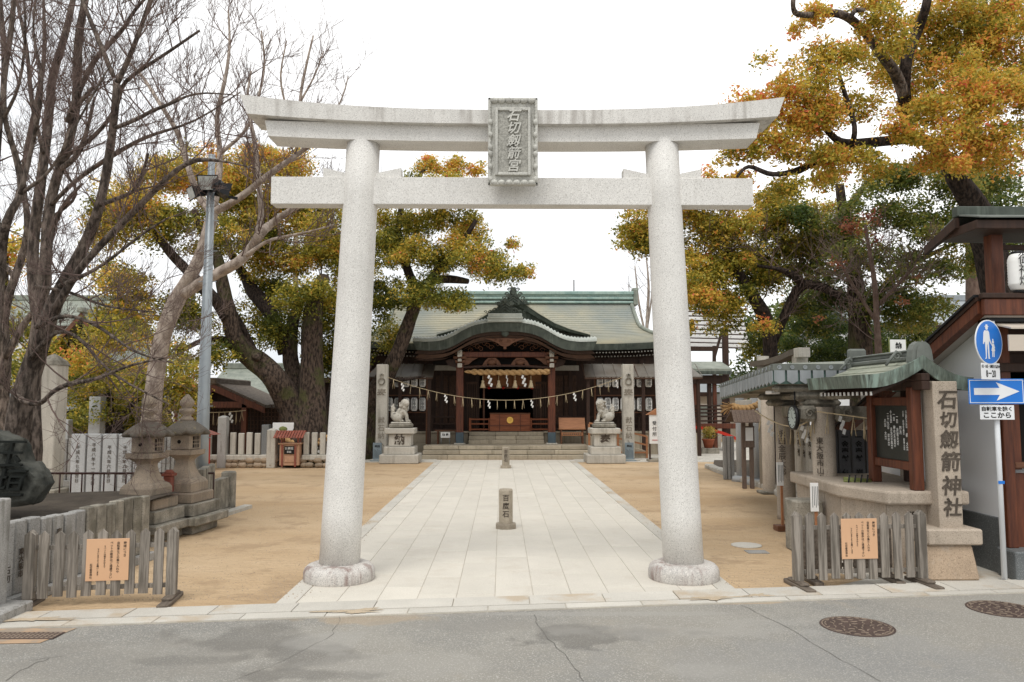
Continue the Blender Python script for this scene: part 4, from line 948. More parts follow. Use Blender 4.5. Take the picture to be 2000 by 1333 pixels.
# dormer gable behind the porch
DY = 35.2; dc = P(1003, 600, DY).x; az = P(1003, 578, DY).z
dpts = [(0, 578), (20, 592), (50, 612), (80, 630), (110, 642), (150, 653)]
for s in (-1, 1):
    q = MB(); th = .3; out_ = [(dc + s * (P(1003 + a, 0 + b_, DY).x - dc), P(0, b_, DY).z) for a, b_ in dpts]; vs = []
    for i, (x, z) in enumerate(out_):
        k = i / (len(out_) - 1); t_ = th * (1 - .75 * k)
        vs += [(x, DY, z), (x, DY + .08, z - t_), (x, DY + .7, z - t_)]
    n = len(out_); fs = [(i * 3 + k, i * 3 + k + 1, (i + 1) * 3 + k + 1, (i + 1) * 3 + k) for i in range(n - 1) for k in range(2)]
    if s < 0: fs = [f[::-1] for f in fs]
    q.add(vs, fs); q.build('dormer_bargeboard', m['verdd'], H)
    q = MB(); vs = []
    for i, (x, z) in enumerate(out_):
        vs += [(x, DY - .02, z), (x, DY - .0, z + .1), (x + s * .0, DY + 3.6, z + .12)]
    fs = [(i * 3 + k, (i + 1) * 3 + k, (i + 1) * 3 + k + 1, i * 3 + k + 1) for i in range(n - 1) for k in range(2)]
    if s < 0: fs = [f[::-1] for f in fs]
    q.add(vs, fs, True); q.build('dormer_roof', m['roofa'], H)
part('dormer_face', m['verdd'], H, lambda q: q.prism([(dc - 2.4, DY + .3, 5.6), (dc + 2.4, DY + .3, 5.6), (dc, DY + .3, az - .1)], (0, .05, 0)))
q = MB(); crest(q, dc - .02, az - .42, .95, DY - .15, .85)
for sg in (-1, 1):
    for k in range(4): curl(q, dc + sg * (.18 + .12 * k), az + .25 - .2 * k, .1, sg, 1.3, .03, DY - .15)
q.build('dormer_ornament', m['verdd'], H, 'stuff')
# ---- body: walls, panels, opening, inside
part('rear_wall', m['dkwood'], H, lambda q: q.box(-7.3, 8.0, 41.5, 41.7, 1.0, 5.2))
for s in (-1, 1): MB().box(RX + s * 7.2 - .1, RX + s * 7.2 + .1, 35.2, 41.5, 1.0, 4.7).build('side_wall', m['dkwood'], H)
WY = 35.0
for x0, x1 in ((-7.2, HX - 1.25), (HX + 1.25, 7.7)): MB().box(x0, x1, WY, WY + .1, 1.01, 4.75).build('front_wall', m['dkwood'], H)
for s in (-1, 1):
    for k in range(4): MB().box(HX + s * (1.3 + k * 1.62) - .09, HX + s * (1.3 + k * 1.62) + .09, WY - .14, WY - .005, 1.01, 4.2, .01).build('wall_post', m['dkwood'], H)
    part('white_frieze', m['plaster'] if False else m['pstone'], H, lambda q: q.box(HX + s * 2.2, HX + s * 3.3, WY - .2, WY - .15, 3.72, 3.95))
    for k in range(2):                        # latticed door panels left and right of the porch
        x0 = HX + s * (2.3 + k * .62); pn = MB().box(x0 - .28, x0 + .28, WY - .08, WY - .02, 1.3, 3.5, .01).build('door_panel', m['brdk'], H)
        q = MB()
        for a in range(5):
            for b_ in range(9):
                q.box(x0 - .26 + a * .11, x0 - .18 + a * .11, WY - .1, WY - .075, 1.38 + b_ * .23, 1.56 + b_ * .23, .01)
        q.build('panel_coffers', m['brdk'], pn, 'stuff')
# inner room with ochre valance
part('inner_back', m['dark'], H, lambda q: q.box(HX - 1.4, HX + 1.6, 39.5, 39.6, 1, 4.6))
for k in range(4):
    x0 = P(943, 750, 34.6).x + k * .66; MB().box(x0 + .01, x0 + .65, 34.6, 34.63, 3.0, 3.62, .006).build('valance_board', m['valance'], H)
part('valance_rail', m['brwood'], H, lambda q: q.box(P(943, 750, 34.6).x, P(943, 750, 34.6).x + 2.66, 34.55, 34.66, 2.9, 2.99, .01))
for k in range(4): MB().ball((P(955 + 28 * k, 760, 34.5).x, 34.5, 2.93), .07, 8).build('red_knob', m['vermil'], H)
for px in (945, 1057): MB().box(P(px, 800, 34.6).x - .04, P(px, 800, 34.6).x + .04, 34.56, 34.66, 1.01, 2.9).build('opening_jamb', m['brwood'], H)
for s in (-1, 1):                               # half-open slatted shutters beside the opening
    q = MB(); x0 = HX + s * 1.55
    for k in range(5): q.box(x0 - .2 + k * .1, x0 - .16 + k * .1, 34.5, 34.54, 1.1, 3.1)
    q.box(x0 - .24, x0 + .26, 34.5, 34.55, 2.1, 2.2); q.box(x0 - .24, x0 + .26, 34.5, 34.55, 3.1, 3.2); q.build('slatted_shutter', m['brdk'], H)
# railings of the platform
def railing(x0, x1, y, z0, mt, ht=.62):
    for z in (z0 + .08, z0 + .32, z0 + ht): MB().box(x0, x1, y - .035, y + .035, z - .035, z + .035, .01).build('railing_bar', mt, H)
    n = max(2, int((x1 - x0) / .8) + 1)
    for i in range(n):
        x = x0 + (x1 - x0) * i / (n - 1); MB().box(x - .05, x + .05, y - .05, y + .05, z0, z0 + ht + .06, .012).build('railing_post', mt, H)
railing(HX - 4.4, HX - 2.15, 34.0, 1.02, m['dkwood']); railing(HX + 2.1, HX + 6.8, 34.0, 1.02, m['dkwood']); railing(-7.0, HX - 4.5, 34.0, 1.02, m['dkwood'])
railing(P(918, 830, 33.9).x, P(956, 830, 33.9).x, 33.9, 1.02, m['redwood2'], .52); railing(P(1037, 830, 33.9).x, P(1074, 830, 33.9).x, 33.9, 1.02, m['redwood2'], .52)
# awnings at both sides of the porch
for s, xa, xb in ((-1, 716, 845), (1, 1142, 1372)):
    yA = 32.6; a, b_ = P(xa, 735, yA), P(xb, 735, yA); z1 = P(0, 737, yA).z; z2 = P(0, 711, yA + .9).z
    aw = MB().prism([(a.x, yA, z1), (b_.x, yA, z1), (b_.x - (.3 if s > 0 else 0), yA + 1.3, z2), (a.x + (.3 if s < 0 else .1), yA + 1.3, z2)], (0, 0, .03)).build('awning_sheet', m['clear'], H)
    MB().box(a.x, b_.x, yA - .03, yA + .03, z1 - .08, z1 - .01, .01).build('awning_fascia', m['brdk'], H)
    n = 11 if s > 0 else 6
    for i in range(n + 1):
        t_ = i / n; MB().bar((a.x + (b_.x - a.x) * t_, yA, z1 + .04), (a.x + (b_.x - a.x) * t_, yA + 1.25, z2 + .045), .03).build('awning_rafter', m['brdk'] if i % 5 == 0 else m['clear'], H)
    for x in (a.x + .15, b_.x - .15, (a.x + b_.x) / 2): MB().box(x - .07, x + .07, yA + .1, yA + .24, .02, z1, .01).build('awning_post', m['dkwood'], H)

# ---- lanterns on racks
def paper_lantern(label, loc, group, s=1.0, rot=0):
    t = thing('paper_lantern', label, 'paper lantern', loc, rot, group, local=True)
    r, h = .145 * s, .6 * s
    prof = [(r * .62, .02 * s), (r * .8, .04 * s), (r * .96, .1 * s)]
    for k in range(9): prof += [(r, (.11 + .043 * k) * s), (r * .965, (.131 + .043 * k) * s)]
    prof += [(r * .96, .5 * s), (r * .8, .56 * s), (r * .62, .58 * s)]
    MB().lathe(prof, (0, 0, 0), 18).build('shade', m['lantern'], t)
    MB().lathe([(r * .62, -.02 * s), (r * .62, .02 * s)], (0, 0, 0), 14).build('bottom_ring', m['black'], t)
    MB().lathe([(r * .62, .58 * s), (r * .62, .62 * s)], (0, 0, 0), 14).build('top_ring', m['black'], t)
    text('御神燈', .19 * s, (0, -r - .004, .31 * s), m['ink'], t, depth=.001, bold=.035, lead=.9, sy=.96)
    return t
L0 = None; LZ = {0: P(0, 804, 33.3).z, 1: P(0, 757, 33.3).z}
for side, xs0, xs1 in (('left', (731, 746, 761, 777, 793, 809, 825), (777, 793, 809, 825)), ('right', (1172, 1187, 1202, 1218, 1234, 1250, 1267), (1172, 1187, 1202, 1218, 1234, 1250, 1267))):
    ordn = ['first', 'second', 'third', 'fourth', 'fifth', 'sixth', 'seventh']
    for rowi, xs in ((0, xs0), (1, xs1)):
        for i, px in enumerate(xs):
            p = P(px, 780, 33.3); loc = (p.x, 33.3, LZ[rowi])
            lb = 'white paper lantern, %s from the left in the %s row of the %s rack' % (ordn[i], 'lower' if rowi == 0 else 'upper', side)
            if L0 is None: L0 = paper_lantern(lb, loc, 'white paper lanterns on the hall racks')
            else: dup(L0, loc, label=lb)
for s, xa, xb, lb in (('left', 722, 834, 'timber lantern rack left of the porch'), ('right', 1162, 1285, 'timber lantern rack right of the porch')):
    a, b_ = P(xa, 780, 33.5), P(xb, 780, 33.5); t = thing('lantern_rack', lb, 'rack', ((a.x + b_.x) / 2, 33.5, 0))
    for z in (LZ[0] + .66, LZ[1] + .66, LZ[0] - .07): MB().box(a.x, b_.x, 33.36, 33.42, z, z + .05, .008).build('rack_rail', m['brwood'], t)
    for x in (a.x, b_.x): MB().box(x - .04, x + .04, 33.42, 33.5, 0, LZ[1] + .7, .008).build('rack_post', m['brwood'], t)
    MB().box(a.x, b_.x, 33.52, 33.56, LZ[0] - .05, LZ[1] + .75).build('rack_backing', m['dkwood'], t)

# ---- offering box, ropes
bx0, bx1 = P(957, 830, 33.75).x, P(1035, 830, 33.75).x
t = thing('offering_box', 'red brown wooden offering box with gold crest at the top of the steps', 'offering box', ((bx0 + bx1) / 2, 33.8, 1.0))
zb0, zb1 = 1.03, 1.77
MB().box(bx0, bx1, 33.62, 34.3, zb0, zb1, .012).build('body', m['redwood2'], t)
MB().box(bx0 - .02, bx1 + .02, 33.6, 34.32, zb1 + .002, zb1 + .05, .01).build('rim', m['brwood'], t)
MB().box(bx0 - .01, bx1 + .01, 33.6, 33.618, zb0 + .22, zb0 + .26).build('ledge', m['redwood'], t)
for x in (bx0 + .42, bx1 - .42): MB().box(x - .015, x + .015, 33.6, 33.618, zb0 + .02, zb1 - .02).build('batten', m['redwood'], t)
cr_ = ((bx0 + bx1) / 2, 33.6, 1.51)
gq = MB(); gq.lathe([(.14, 0), (.14, .012), (.12, .014), (.118, .006), (0.01, .006)], (0, 0, 0), 28, False, Matrix.Translation(cr_) @ Matrix.Rotation(math.pi / 2, 4, 'X'))
gq.box(cr_[0] - .05, cr_[0] + .05, 33.58, 33.6, 1.46, 1.53, .01); gq.tube([(cr_[0] - .07, 33.59, 1.57), (cr_[0], 33.59, 1.59), (cr_[0] + .07, 33.59, 1.57)], .015, 6); gq.build('gold_crest', m['gold'], t)
# big twisted straw rope
xa, xb = P(907, 727, 32.5).x, P(1073, 727, 32.5).x; zr = P(0, 729, 32.5).z
t = thing('straw_rope', 'thick twisted straw rope hanging between the porch pillars', 'rope', (HX, 32.5, zr))
for ph in (0, math.pi):
    n = 90; pts = []; rr = []
    for i in range(n + 1):
        k = i / n; en = min(1, k / .18 + .32); a = ph + k * 2 * math.pi * 6.5; off = .055 * en
        pts.append((xa + (xb - xa) * k, 32.5 + off * math.cos(a), zr + .07 + off * math.sin(a) - .04 * (1 - (2 * k - 1) ** 2))); rr.append(.078 * en)
    MB().tube(pts, rr, 9).build('strand', m['straw'], t)
part('pole', m['dkwood'], t, lambda q: arch(q, xa - .05, xb + .05, 32.5, zr + .22, zr + .28, .05, 0, 10, .08))
for i, px in enumerate((943, 974, 1006, 1037)):
    x = P(px, 740, 32.5).x; ts = MB(); ts.cyl((x, 32.5, zr - .1), (x, 32.5, zr - .3), .012, n=6); ts.lathe([(.125, 0), (.09, .12), (.055, .24), (.065, .27), (.045, .32)], (x, 32.5, zr - .62), 12); ts.build('straw_tassel', m['straw2'], t)
def shide(q, x, y, z, s=1.0, th=0.0, dirx=1, n=4):
    for k in range(n):
        ox = (.02 if k % 2 else -.03) * s * dirx + .018 * k * s; q.box(x + ox - .045 * s, x + ox + .045 * s, y - .004 + .004 * k, y + .002 + .004 * k, z - (.13 * (k + 1)) * s, z - (.13 * k - .035) * s, 0)
    return q
def zig(q, x, y, z, s=1.0, tw=0.0):
    M_ = Matrix.Translation((x, y, z)) @ Matrix.Rotation(tw, 4, 'Z')
    for k in range(4):
        ox = (-.03 + .03 * (k % 2) * 2) * s + .012 * k * s; zz = -.1 * s * k
        q.prism([(ox - .05 * s, 0, zz - .11 * s), (ox + .02 * s, 0, zz - .14 * s), (ox + .06 * s, 0, zz - .02 * s), (ox - .01 * s, 0, zz + .01 * s)], (0, .004, 0), M_)
for px, tw in ((956, .1), (990, 1.1), (1022, .2)):
    q = MB(); zig(q, P(px, 735, 32.45).x, 32.42, zr - .08, 1.15, tw); q.build('paper_streamer', m['white'], t)
# thin rope from pillar to pillar
def thin_rope(label, A, B, C, items, s=1.0, name='sacred_rope', sc2=1.0):
    A, B, C = Vector(A), Vector(B), Vector(C); t = thing(name, label, 'rope', C)
    f = lambda k: A * (1 - k) ** 2 + (C * 2 - (A + B) / 2) * 2 * k * (1 - k) + B * k * k
    MB().tube([f(i / 40) for i in range(41)], .011 * s, 6).build('cord', m['straw2'], t)
    for i in range(items):
        k = (i + .7) / (items + .4); p = f(k)
        if i % 5 == 1:
            q = MB(); zig(q, p.x, p.y, p.z - .02, .75 * sc2, random.uniform(-.6, .9)); q.build('paper_streamer', m['white'], t)
        else:
            q = MB()
            for j in range(3):
                e = Vector((random.uniform(-.07, .07) * sc2, random.uniform(-.02, .02), -random.uniform(.3, .4) * sc2)); q.tube([p, p + e * .5 + Vector((0, 0, -.02)), p + e], [.0045 * s, .007 * s, .006 * s], 4)
            q.build('straw_strand', m['straw2'], t)
A = P(757, 737, 30.2); B = P(1216, 737, 30.2); C = P(988, 782, 30.2)
thin_rope('thin sagging rope with straw strands and paper streamers between the two ringed pillars', A, B, C, 27)

# ---- ringed stone pillars with plaques
for px, lb, pxl, pch in ((745, 'slim square stone pillar with carved ring left of the steps', 737, '奉'), (1228, 'slim square stone pillar with carved ring right of the steps', 1229, '奉')):
    Y = 30.2; c = P(px, 800, Y); t = thing('ringed_pillar', lb, 'stone pillar', (c.x, Y, 0), 0, 'pair of ringed stone pillars before the hall'); h = P(px, 712, Y).z
    MB().box(c.x - .215, c.x + .215, Y - .0, Y + .4, .05, h, .02).build('shaft', m['pstone'], t); MB().box(c.x - .4, c.x + .4, Y - .2, Y + .6, .01, .07, .01).build('base_slab', m['pstone'], t)
    zr2 = P(px, 745, Y).z; q = MB(); q.tube([(c.x + .115 * math.cos(a), Y - .03, zr2 + .13 * math.sin(a)) for a in [2 * math.pi * i / 24 for i in range(25)]], .028, 6, False); q.bar((c.x, Y - .03, zr2 + .1), (c.x, Y - .03, zr2 + .3), .05, .05); q.bar((c.x - .08, Y - .03, zr2 + .25), (c.x + .08, Y - .03, zr2 + .25), .05, .05); q.build('ring_relief', m['wstone'], t)
    text(pch, .38, (c.x, Y - .004, P(px, 770, Y).z), m['engrave2'], t, bold=.02)
    for k, ch in enumerate('献石納入'): text(ch, .27, (c.x, Y - .004, P(px, 822, Y).z - .3 * k), m['engrave2'], t, bold=.01)
    cp = P(pxl, 880, Y - .12); t2 = thing('small_plaque', 'small blue grey metal plaque leaning at the foot of the %s ringed pillar' % ('left' if px < 900 else 'right'), 'plaque', (cp.x, Y - .12, 0))
    MB().box(cp.x - .17, cp.x + .17, Y - .14, Y - .1, .06, .72, .008).build('plate', m['shoe2'], t2); MB().box(cp.x - .26, cp.x + .26, Y - .22, Y - .05, .015, .06, .005).build('foot_plate', m['shoe2'], t2)
    text('奉納', .1, (cp.x, Y - .142, .58), m['ink'], t2, vertical=False, bold=.02)
    q = MB()
    for j in range(6): q.box(cp.x - .13 + j * .048, cp.x - .118 + j * .048, Y - .143, Y - .14, .14, .48 - .03 * (j % 3))
    q.build('fine_print', m['ink'], t2, 'stuff')

# ---- guardian lion dogs
def komainu(px, lb, s, ch):
    Y = 29.5; c = P(px, 890, Y); cx = c.x
    t = thing('lion_dog_statue', lb, 'lion dog statue', (cx, Y, 0), 0, 'pair of stone guardian lion dogs')
    def tier(name, wd, dp, z0, z1, mt='pstone', c_=.02, tp=0): return MB().box(cx - wd / 2, cx + wd / 2, Y - dp / 2, Y + dp / 2, z0, z1, c_, None, tp, tp).build(name, m[mt], t)
    z = lambda py: max(.014, P(px, py, Y - .4).z)
    tier('bottom_step', 1.45, 1.3, .01, z(888)); tier('middle_step', 1.15, 1.05, z(888) + .003, z(873)); tier('pedestal', .84, .8, z(873) + .003, z(848), c_=.03); tier('cornice_slab', 1.12, 1.0, z(848) + .003, z(837)); tier('cushion', .86, .72, z(837) + .003, z(828), 'wstone', .05)
    zt = z(825)
    MB().box(cx - .36, cx + .36, Y - .25, Y + .25, z(828) + .003, zt, .015).build('plinth', m['pstone'], t)
    text(ch, .4, (cx, Y - .405, (z(873) + z(848)) / 2), m['engrave'], t, bold=.03, depth=.006)
    q = MB(); X = lambda x: cx + s * x                    # s=+1: the dog faces towards +x
    def E(x, y, z_, r, sc3=(1, 1, 1), n=14): q.ball((X(x), Y + y, zt + z_), r, n, sc3)
    E(-.16, 0, .2, .22, (1.05, .9, .9)); E(-.02, 0, .32, .2, (.9, .85, 1.15)); E(.09, 0, .46, .17, (.85, .9, 1.2)); E(.13, -.03, .6, .15, (1, 1, 1))
    E(.14, -.05, .72, .155, (1.1, 1.05, 1)); E(.21, -.12, .69, .095, (1.15, 1.1, .85)); E(.2, -.12, .62, .075, (1.1, 1, .6)); E(.24, -.17, .71, .04)
    for yy in (-.11, .11):
        q.tube([(X(.1), Y + yy, zt + .42), (X(.2), Y + yy, zt + .22), (X(.22), Y + yy, zt + .05)], [.085, .06, .055], 10); E(.26, yy, .04, .065, (1.3, 1, .7))
        E(-.14, yy * 1.35, .16, .15, (1.25, .7, 1.05)); E(.02, yy * 1.5, .045, .06, (1.7, 1, .75)); E(.08, -.05 + yy, .8, .045, (1, .6, 1))
        E(.2, -.12 + yy * .55, .755, .03)
    for k in range(22):
        a = random.uniform(0, 2 * math.pi); E(.08 + .15 * math.cos(a) * .9, -.02 + .14 * math.sin(a), .52 + random.uniform(0, .26), .048, n=8)
    for k in range(7):
        E(-.3 + .03 * math.sin(k * 2), .02 * math.cos(k), .2 + .075 * k, .075 - .004 * k, (1, .8, 1), 8); E(-.37 + .02 * k % 3 * .02, .0, .2 + .06 * k, .045, n=8)
    o = q.build('statue', m['statue'], t); r = o.modifiers.new('r', 'REMESH'); r.mode = 'VOXEL'; r.voxel_size = .016; r.use_smooth_shade = True
    return t
komainu(783, 'stone lion dog on stepped pedestal left of the path, facing right', 1, '納')
komainu(1180, 'stone lion dog on stepped pedestal right of the path, facing left', -1, '奉')

# ---- tables, benches, little sign
a, b_ = P(850, 840, 33.2), P(893, 840, 33.2); t = thing('side_table', 'low brown wooden table against the stone platform left of the steps', 'table', (a.x, 33.2, .5))
MB().box(a.x, b_.x + .1, 33.05, 33.45, 1.05, 1.1, .01).build('tabletop', m['brwood'], t)
for x in (a.x + .12, b_.x - .05):
    for y in (33.1, 33.38): MB().box(x - .03, x + .03, y - .03, y + .03, .02, 1.05, .005).build('leg', m['brwood'], t)
c = P(870, 850, 32.95); t = thing('offering_sign', 'small white sign on a wire stand before the low table', 'sign', (c.x, 32.95, .02))
MB().box(c.x - .2, c.x + .2, 32.9, 32.93, .78, 1.02, .005).build('sign_plate', m['lantern'], t); text('納 奉', .12, (c.x, 32.897, .9), m['ink'], t, vertical=False, bold=.03)
for s in (-1, 1): MB().cyl((c.x + s * .18, 32.95, .5), (c.x + s * .18, 32.95, .8), .014, n=6).build('leg', m['galv'], t)
a, b_ = P(1096, 840, 33.1), P(1138, 840, 33.1); t = thing('amulet_stand', 'orange wooden stand with sloping box top right of the steps', 'wooden stand', ((a.x + b_.x) / 2, 33.1, .5))
q = MB(); q.prism([(a.x - .1, 32.95, 1.16), (a.x - .1, 33.4, 1.16), (a.x - .1, 33.4, 1.62), (a.x - .1, 33.2, 1.62)], (b_.x - a.x + .2, 0, 0)); q.build('sloping_box', m['orwood'], t)
MB().box(a.x - .12, b_.x + .12, 32.93, 33.42, 1.12, 1.155, .005).build('shelf', m['orwood'], t)
MB().box(a.x, b_.x, 32.96, 32.98, .86, 1.0, .004).build('name_strip', m['orwood'], t)
q = MB()
for k in range(9): q.box(a.x + .08 + k * .09, a.x + .13 + k * .09, 32.955, 32.96, .9, .96)
q.build('strip_lettering', m['engrave'], t, 'stuff')
for x in (a.x, b_.x):
    for y in (33.0, 33.36): MB().box(x - .03, x + .03, y - .03, y + .03, .5, 1.12, .005).build('leg', m['brwood'], t)
# ramp with timber rails right of the steps
t = thing('access_ramp', 'ramp with orange timber handrails behind the right lion dog', 'ramp', (4.5, 31.5, 0))
q = MB(); x0, x1 = P(1150, 860, 31.6).x, P(1262, 860, 31.6).x
MB().prism([(x0, 31.5, .9), (x1, 31.5, .3), (x1, 31.5, .02), (x0, 31.5, .02)], (0, 1.2, 0)).build('ramp_deck', m['step'], t)
for z in (.25, .65, 1.0): MB().bar((x0, 31.45, z + .45 if z > .3 else z), (x1, 31.45, z - .1 if z > .3 else z), .05, .07).build('handrail', m['orwood'], t)
for k in range(5):
    x = x0 + (x1 - x0) * k / 4; MB().box(x - .04, x + .04, 31.42, 31.5, .02, 1.4 - .5 * k / 4, .005).build('rail_post', m['orwood'], t)
# white direction sign with red arrow
Y = 29.7; a, b_ = P(1268, 840, Y), P(1291, 840, Y); b_.x = a.x + .62
t = thing('direction_sign', 'white standing sign board with red arrow beside the right torii pillar', 'sign board', (a.x + .3, Y, 0))
z0, z1 = P(0, 868, Y).z, P(0, 811, Y).z
MB().box(a.x + .1, a.x + .52, Y - .02, Y + .3, .02, .14, .01).box(a.x - .05, a.x + .6, Y - .1, Y + .4, .02, .1, .01).build('stone_foot', m['wstone'], t)
for x in (a.x + .02, a.x + .6): MB().box(x - .03, x + .03, Y, Y + .06, .1, z1, .005).build('post', m['dkwood'], t)
bd_ = MB().box(a.x, a.x + .62, Y - .03, Y - .005, z0, z1, .004).build('board', m['white'], t)
MB().prism([(a.x - .1, Y - .06, z1), (a.x + .31, Y - .06, z1 + .25), (a.x + .72, Y - .06, z1)], (0, .3, 0)).build('little_roof', m['orwood'], t)
for k in range(3): text('受付所'[k], .17, (a.x + .2, Y - .034, (z0 + z1) / 2 + .22 - .21 * k), m['ink'], t, bold=.01); text('御祈祷'[k], .17, (a.x + .46, Y - .034, (z0 + z1) / 2 + .42 - .21 * k), m['ink'], t, bold=.01)
q = MB(); zz = z0 + .14; q.box(a.x + .1, a.x + .42, Y - .04, Y - .033, zz - .012, zz + .012); q.prism([(a.x + .42, Y - .04, zz - .07), (a.x + .56, Y - .04, zz), (a.x + .42, Y - .04, zz + .07)], (0, .006, 0)); q.build('red_arrow', m['vermil'], bd_)

# ================================================================ BACK LEFT: white picket stone fence on rubble, box
Y = 27.3; zp = P(0, 846, Y).z; zb = P(0, 889, Y).z; zc_ = P(0, 899, Y).z
def stonefence(lb, xa, xb, posts, skip=()):
    A, B = P(xa, 880, Y).x, P(xb, 880, Y).x
    t = thing('stone_picket_fence', lb, 'stone fence', ((A + B) / 2, Y, 0), 0, 'white stone picket fence below the great tree')
    MB().box(A, B, Y - .14, Y + .14, zc_, zb, .02).build('coping', m['pstone'], t)
    x = A + .04; i = 0
    while x < B - .12:
        near = any(abs(P(pp, 880, Y).x - x - .09) < .27 for pp, _ in posts)
        if not near: MB().box(x, x + .185, Y - .07, Y + .07, zb + .002, zp + random.uniform(-.02, .02), .015).build('stone_picket', m['pstone'], t)
        x += .285
    for pp, top in posts:
        c = P(pp, 880, Y).x; MB().box(c - .15, c + .15, Y - .2, Y + .12, 0, P(0, top, Y).z, .02).lathe([(.2, 0), (.05, .05)], (c, Y - .04, P(0, top, Y).z), 4, False).build('post', m['gstone'] if top < 830 else m['pstone'], t)
    # rubble course
    x = A
    while x < B:
        for r_ in range(2):
            rr = random.uniform(.1, .17); q = MB(); q.ball((x + random.uniform(0, .1), Y - .06 + random.uniform(-.03, .03), .1 + r_ * .17), rr, 8, (1.25, .8, .8), .12); q.build('rubble_stone', m['rubble'], t)
        x += .26
stonefence('white stone picket fence on rubble left of the red roofed box', 400, 541, ((436, 815), (532, 840)))
stonefence('white stone picket fence on rubble between the box and the torii pillar', 591, 700, ())
Y = 27.0; a, b_ = P(546, 880, Y), P(584, 880, Y)
t = thing('donation_box', 'pale wooden donation box under a little red roof', 'donation box', ((a.x + b_.x) / 2, Y, 0))
zt = P(0, 869, Y).z; cx = (a.x + b_.x) / 2
MB().box(a.x, b_.x, Y, Y + .4, .1, zt, .01).build('body', m['boxwood'], t); MB().box(a.x - .05, b_.x + .05, Y - .05, Y + .45, zt + .001, zt + .05, .01).build('lid', m['boxwood'], t)
for x in (a.x + .1, b_.x - .12): MB().box(x - .03, x + .03, Y - .05, Y - .005, .05, zt, .005).build('red_strip', m['brred'], t)
MB().box(cx - .17, cx + .18, Y - .03, Y - .003, zt - .33, zt - .06, .004).build('text_panel', m['ink'], t); text('お賽銭', .1, (cx, Y - .034, zt - .14), m['wink'], t, vertical=False)
text('奉納', .08, (cx, Y - .034, zt - .26), m['wink'], t, vertical=False); MB().box(cx - .15, cx + .18, Y - .02, Y - .003, .22, .42, .004).build('little_door', m['boxwood'], t)
z1 = P(0, 855, Y).z; z2 = P(0, 843, Y).z
for x in (a.x + .05, b_.x - .05):
    for y in (Y + .05, Y + .38): MB().box(x - .025, x + .025, y - .025, y + .025, zt, z1 + .05, .004).build('roof_post', m['brred'], t)
for i in range(11):
    x = a.x - .14 + (b_.x - a.x + .28) * i / 10; MB().prism([(x - .035, Y - .2, z1 - .02), (x + .035, Y - .2, z1 - .02), (x + .035, Y + .2, z2), (x - .035, Y + .2, z2)], (0, 0, .02)).build('roof_board', m['brred'], t)
part('roof_back', m['brred'], t, lambda q: q.prism([(a.x - .18, Y + .2, z2 - .004), (b_.x + .18, Y + .2, z2 - .004), (b_.x + .18, Y + .62, z1), (a.x - .18, Y + .62, z1)], (0, 0, .02)))

c = P(1121, 568, 39.2); MB().cyl((c.x, 39.2, 7.8), (c.x, 39.2, P(1121, 547, 39.2).z), .03, n=6).build('rod', m['dkwood'], H)

# ================================================================ RIGHT FRONT
# ---- name pillar
Y = 10.14; xl = P(1836, 1030, Y).x; xr = P(1882, 1030, Y).x
t = thing('name_pillar', 'tall square granite pillar with carved shrine name on a stepped base', 'stone pillar', ((xl + xr) / 2, 10.3, 0))
hz = P(1840, 745, Y).z; zb = P(1840, 1031, Y).z
xc = (xl + xr) / 2 + .0
tp_ = P(1870, 745, Y).x; tl_ = P(1821, 745, Y).x
xl -= .0; q = MB(); w0 = xr - xl; w1 = tp_ - tl_; cxt = (tp_ + tl_) / 2
q.add([(xl, Y, zb), (xr, Y, zb), (xr, Y + .3, zb), (xl, Y + .3, zb), (tl_, Y + .01, hz), (tp_, Y + .01, hz), (tp_, Y + .3, hz), (tl_, Y + .3, hz)], [(0, 1, 5, 4), (1, 2, 6, 5), (2, 3, 7, 6), (3, 0, 4, 7), (4, 5, 6, 7)])
sh = q.build('shaft', m['tstone'], t); bv = sh.modifiers.new('b', 'BEVEL'); bv.width = .012; bv.segments = 2
for k, (ch, py, s) in enumerate(zip('石切劔箭神社', (783, 822, 861, 905, 952, 994), (.27, .23, .25, .27, .27, .25))):
    u_ = (py - 745) / 285; xx = (tl_ + tp_) / 2 + ((xl + xr) / 2 - (tl_ + tp_) / 2) * u_ + .015; text(ch, s, (xx, Y - .006 + .01 * (1 - u_), P(1850, py, Y).z), m['engrave'], t, depth=.004, bold=.018, shear=.12)
zs1 = P(1850, 1066, Y - .15).z
MB().box(P(1812, 1050, Y - .15).x, P(1921, 1050, Y - .15).x, Y - .15, Y + .5, zs1, zb, .02).build('plinth_slab', m['tstone'], t)
MB().box(P(1797, 1128, Y - .12).x, P(1915, 1128, Y - .12).x, Y - .14, Y + .5, .0, zs1 - .002, .03, None, .07, .04).build('plinth_block', m['tstone2'], t)

# ---- road sign
Y = 10.0; g = P(1962, 1128, Y); tp = P(1936, 632, Y)
t = thing('road_sign', 'white pole with round blue pedestrian sign, blue arrow sign and two white plates', 'road sign', (g.x, Y, 0))
px_ = g.x - .0
MB().cyl((px_, Y, 0), (px_ + .0, Y, P(1936, 628, Y).z), .034, n=16).build('pole', m['polew'], t)
MB().box(px_ - .04, px_ + .04, Y - .036, Y - .03, P(0, 948, Y).z, P(0, 942, Y).z).build('blue_band', m['blue'], t)
def local_sign(px, py, rz, name, parent=t):
    c = P(px, py, Y - (.2 if rz > 0 else .06)); e = bpy.data.objects.new(name, None); col.objects.link(e); e.parent = parent; e.location = c - Vector(parent.location); e.rotation_euler = (0, 0, rz); BASE[e.name] = Matrix(); return e
rz = R(27)
e = local_sign(1930, 669, rz, 'round_sign'); Mx = Matrix.Rotation(math.pi / 2, 4, 'X')
MB().lathe([(.29, 0), (.29, .012)], (0, 0, 0), 40, False, Mx).build('white_disc', m['swhite'], e)
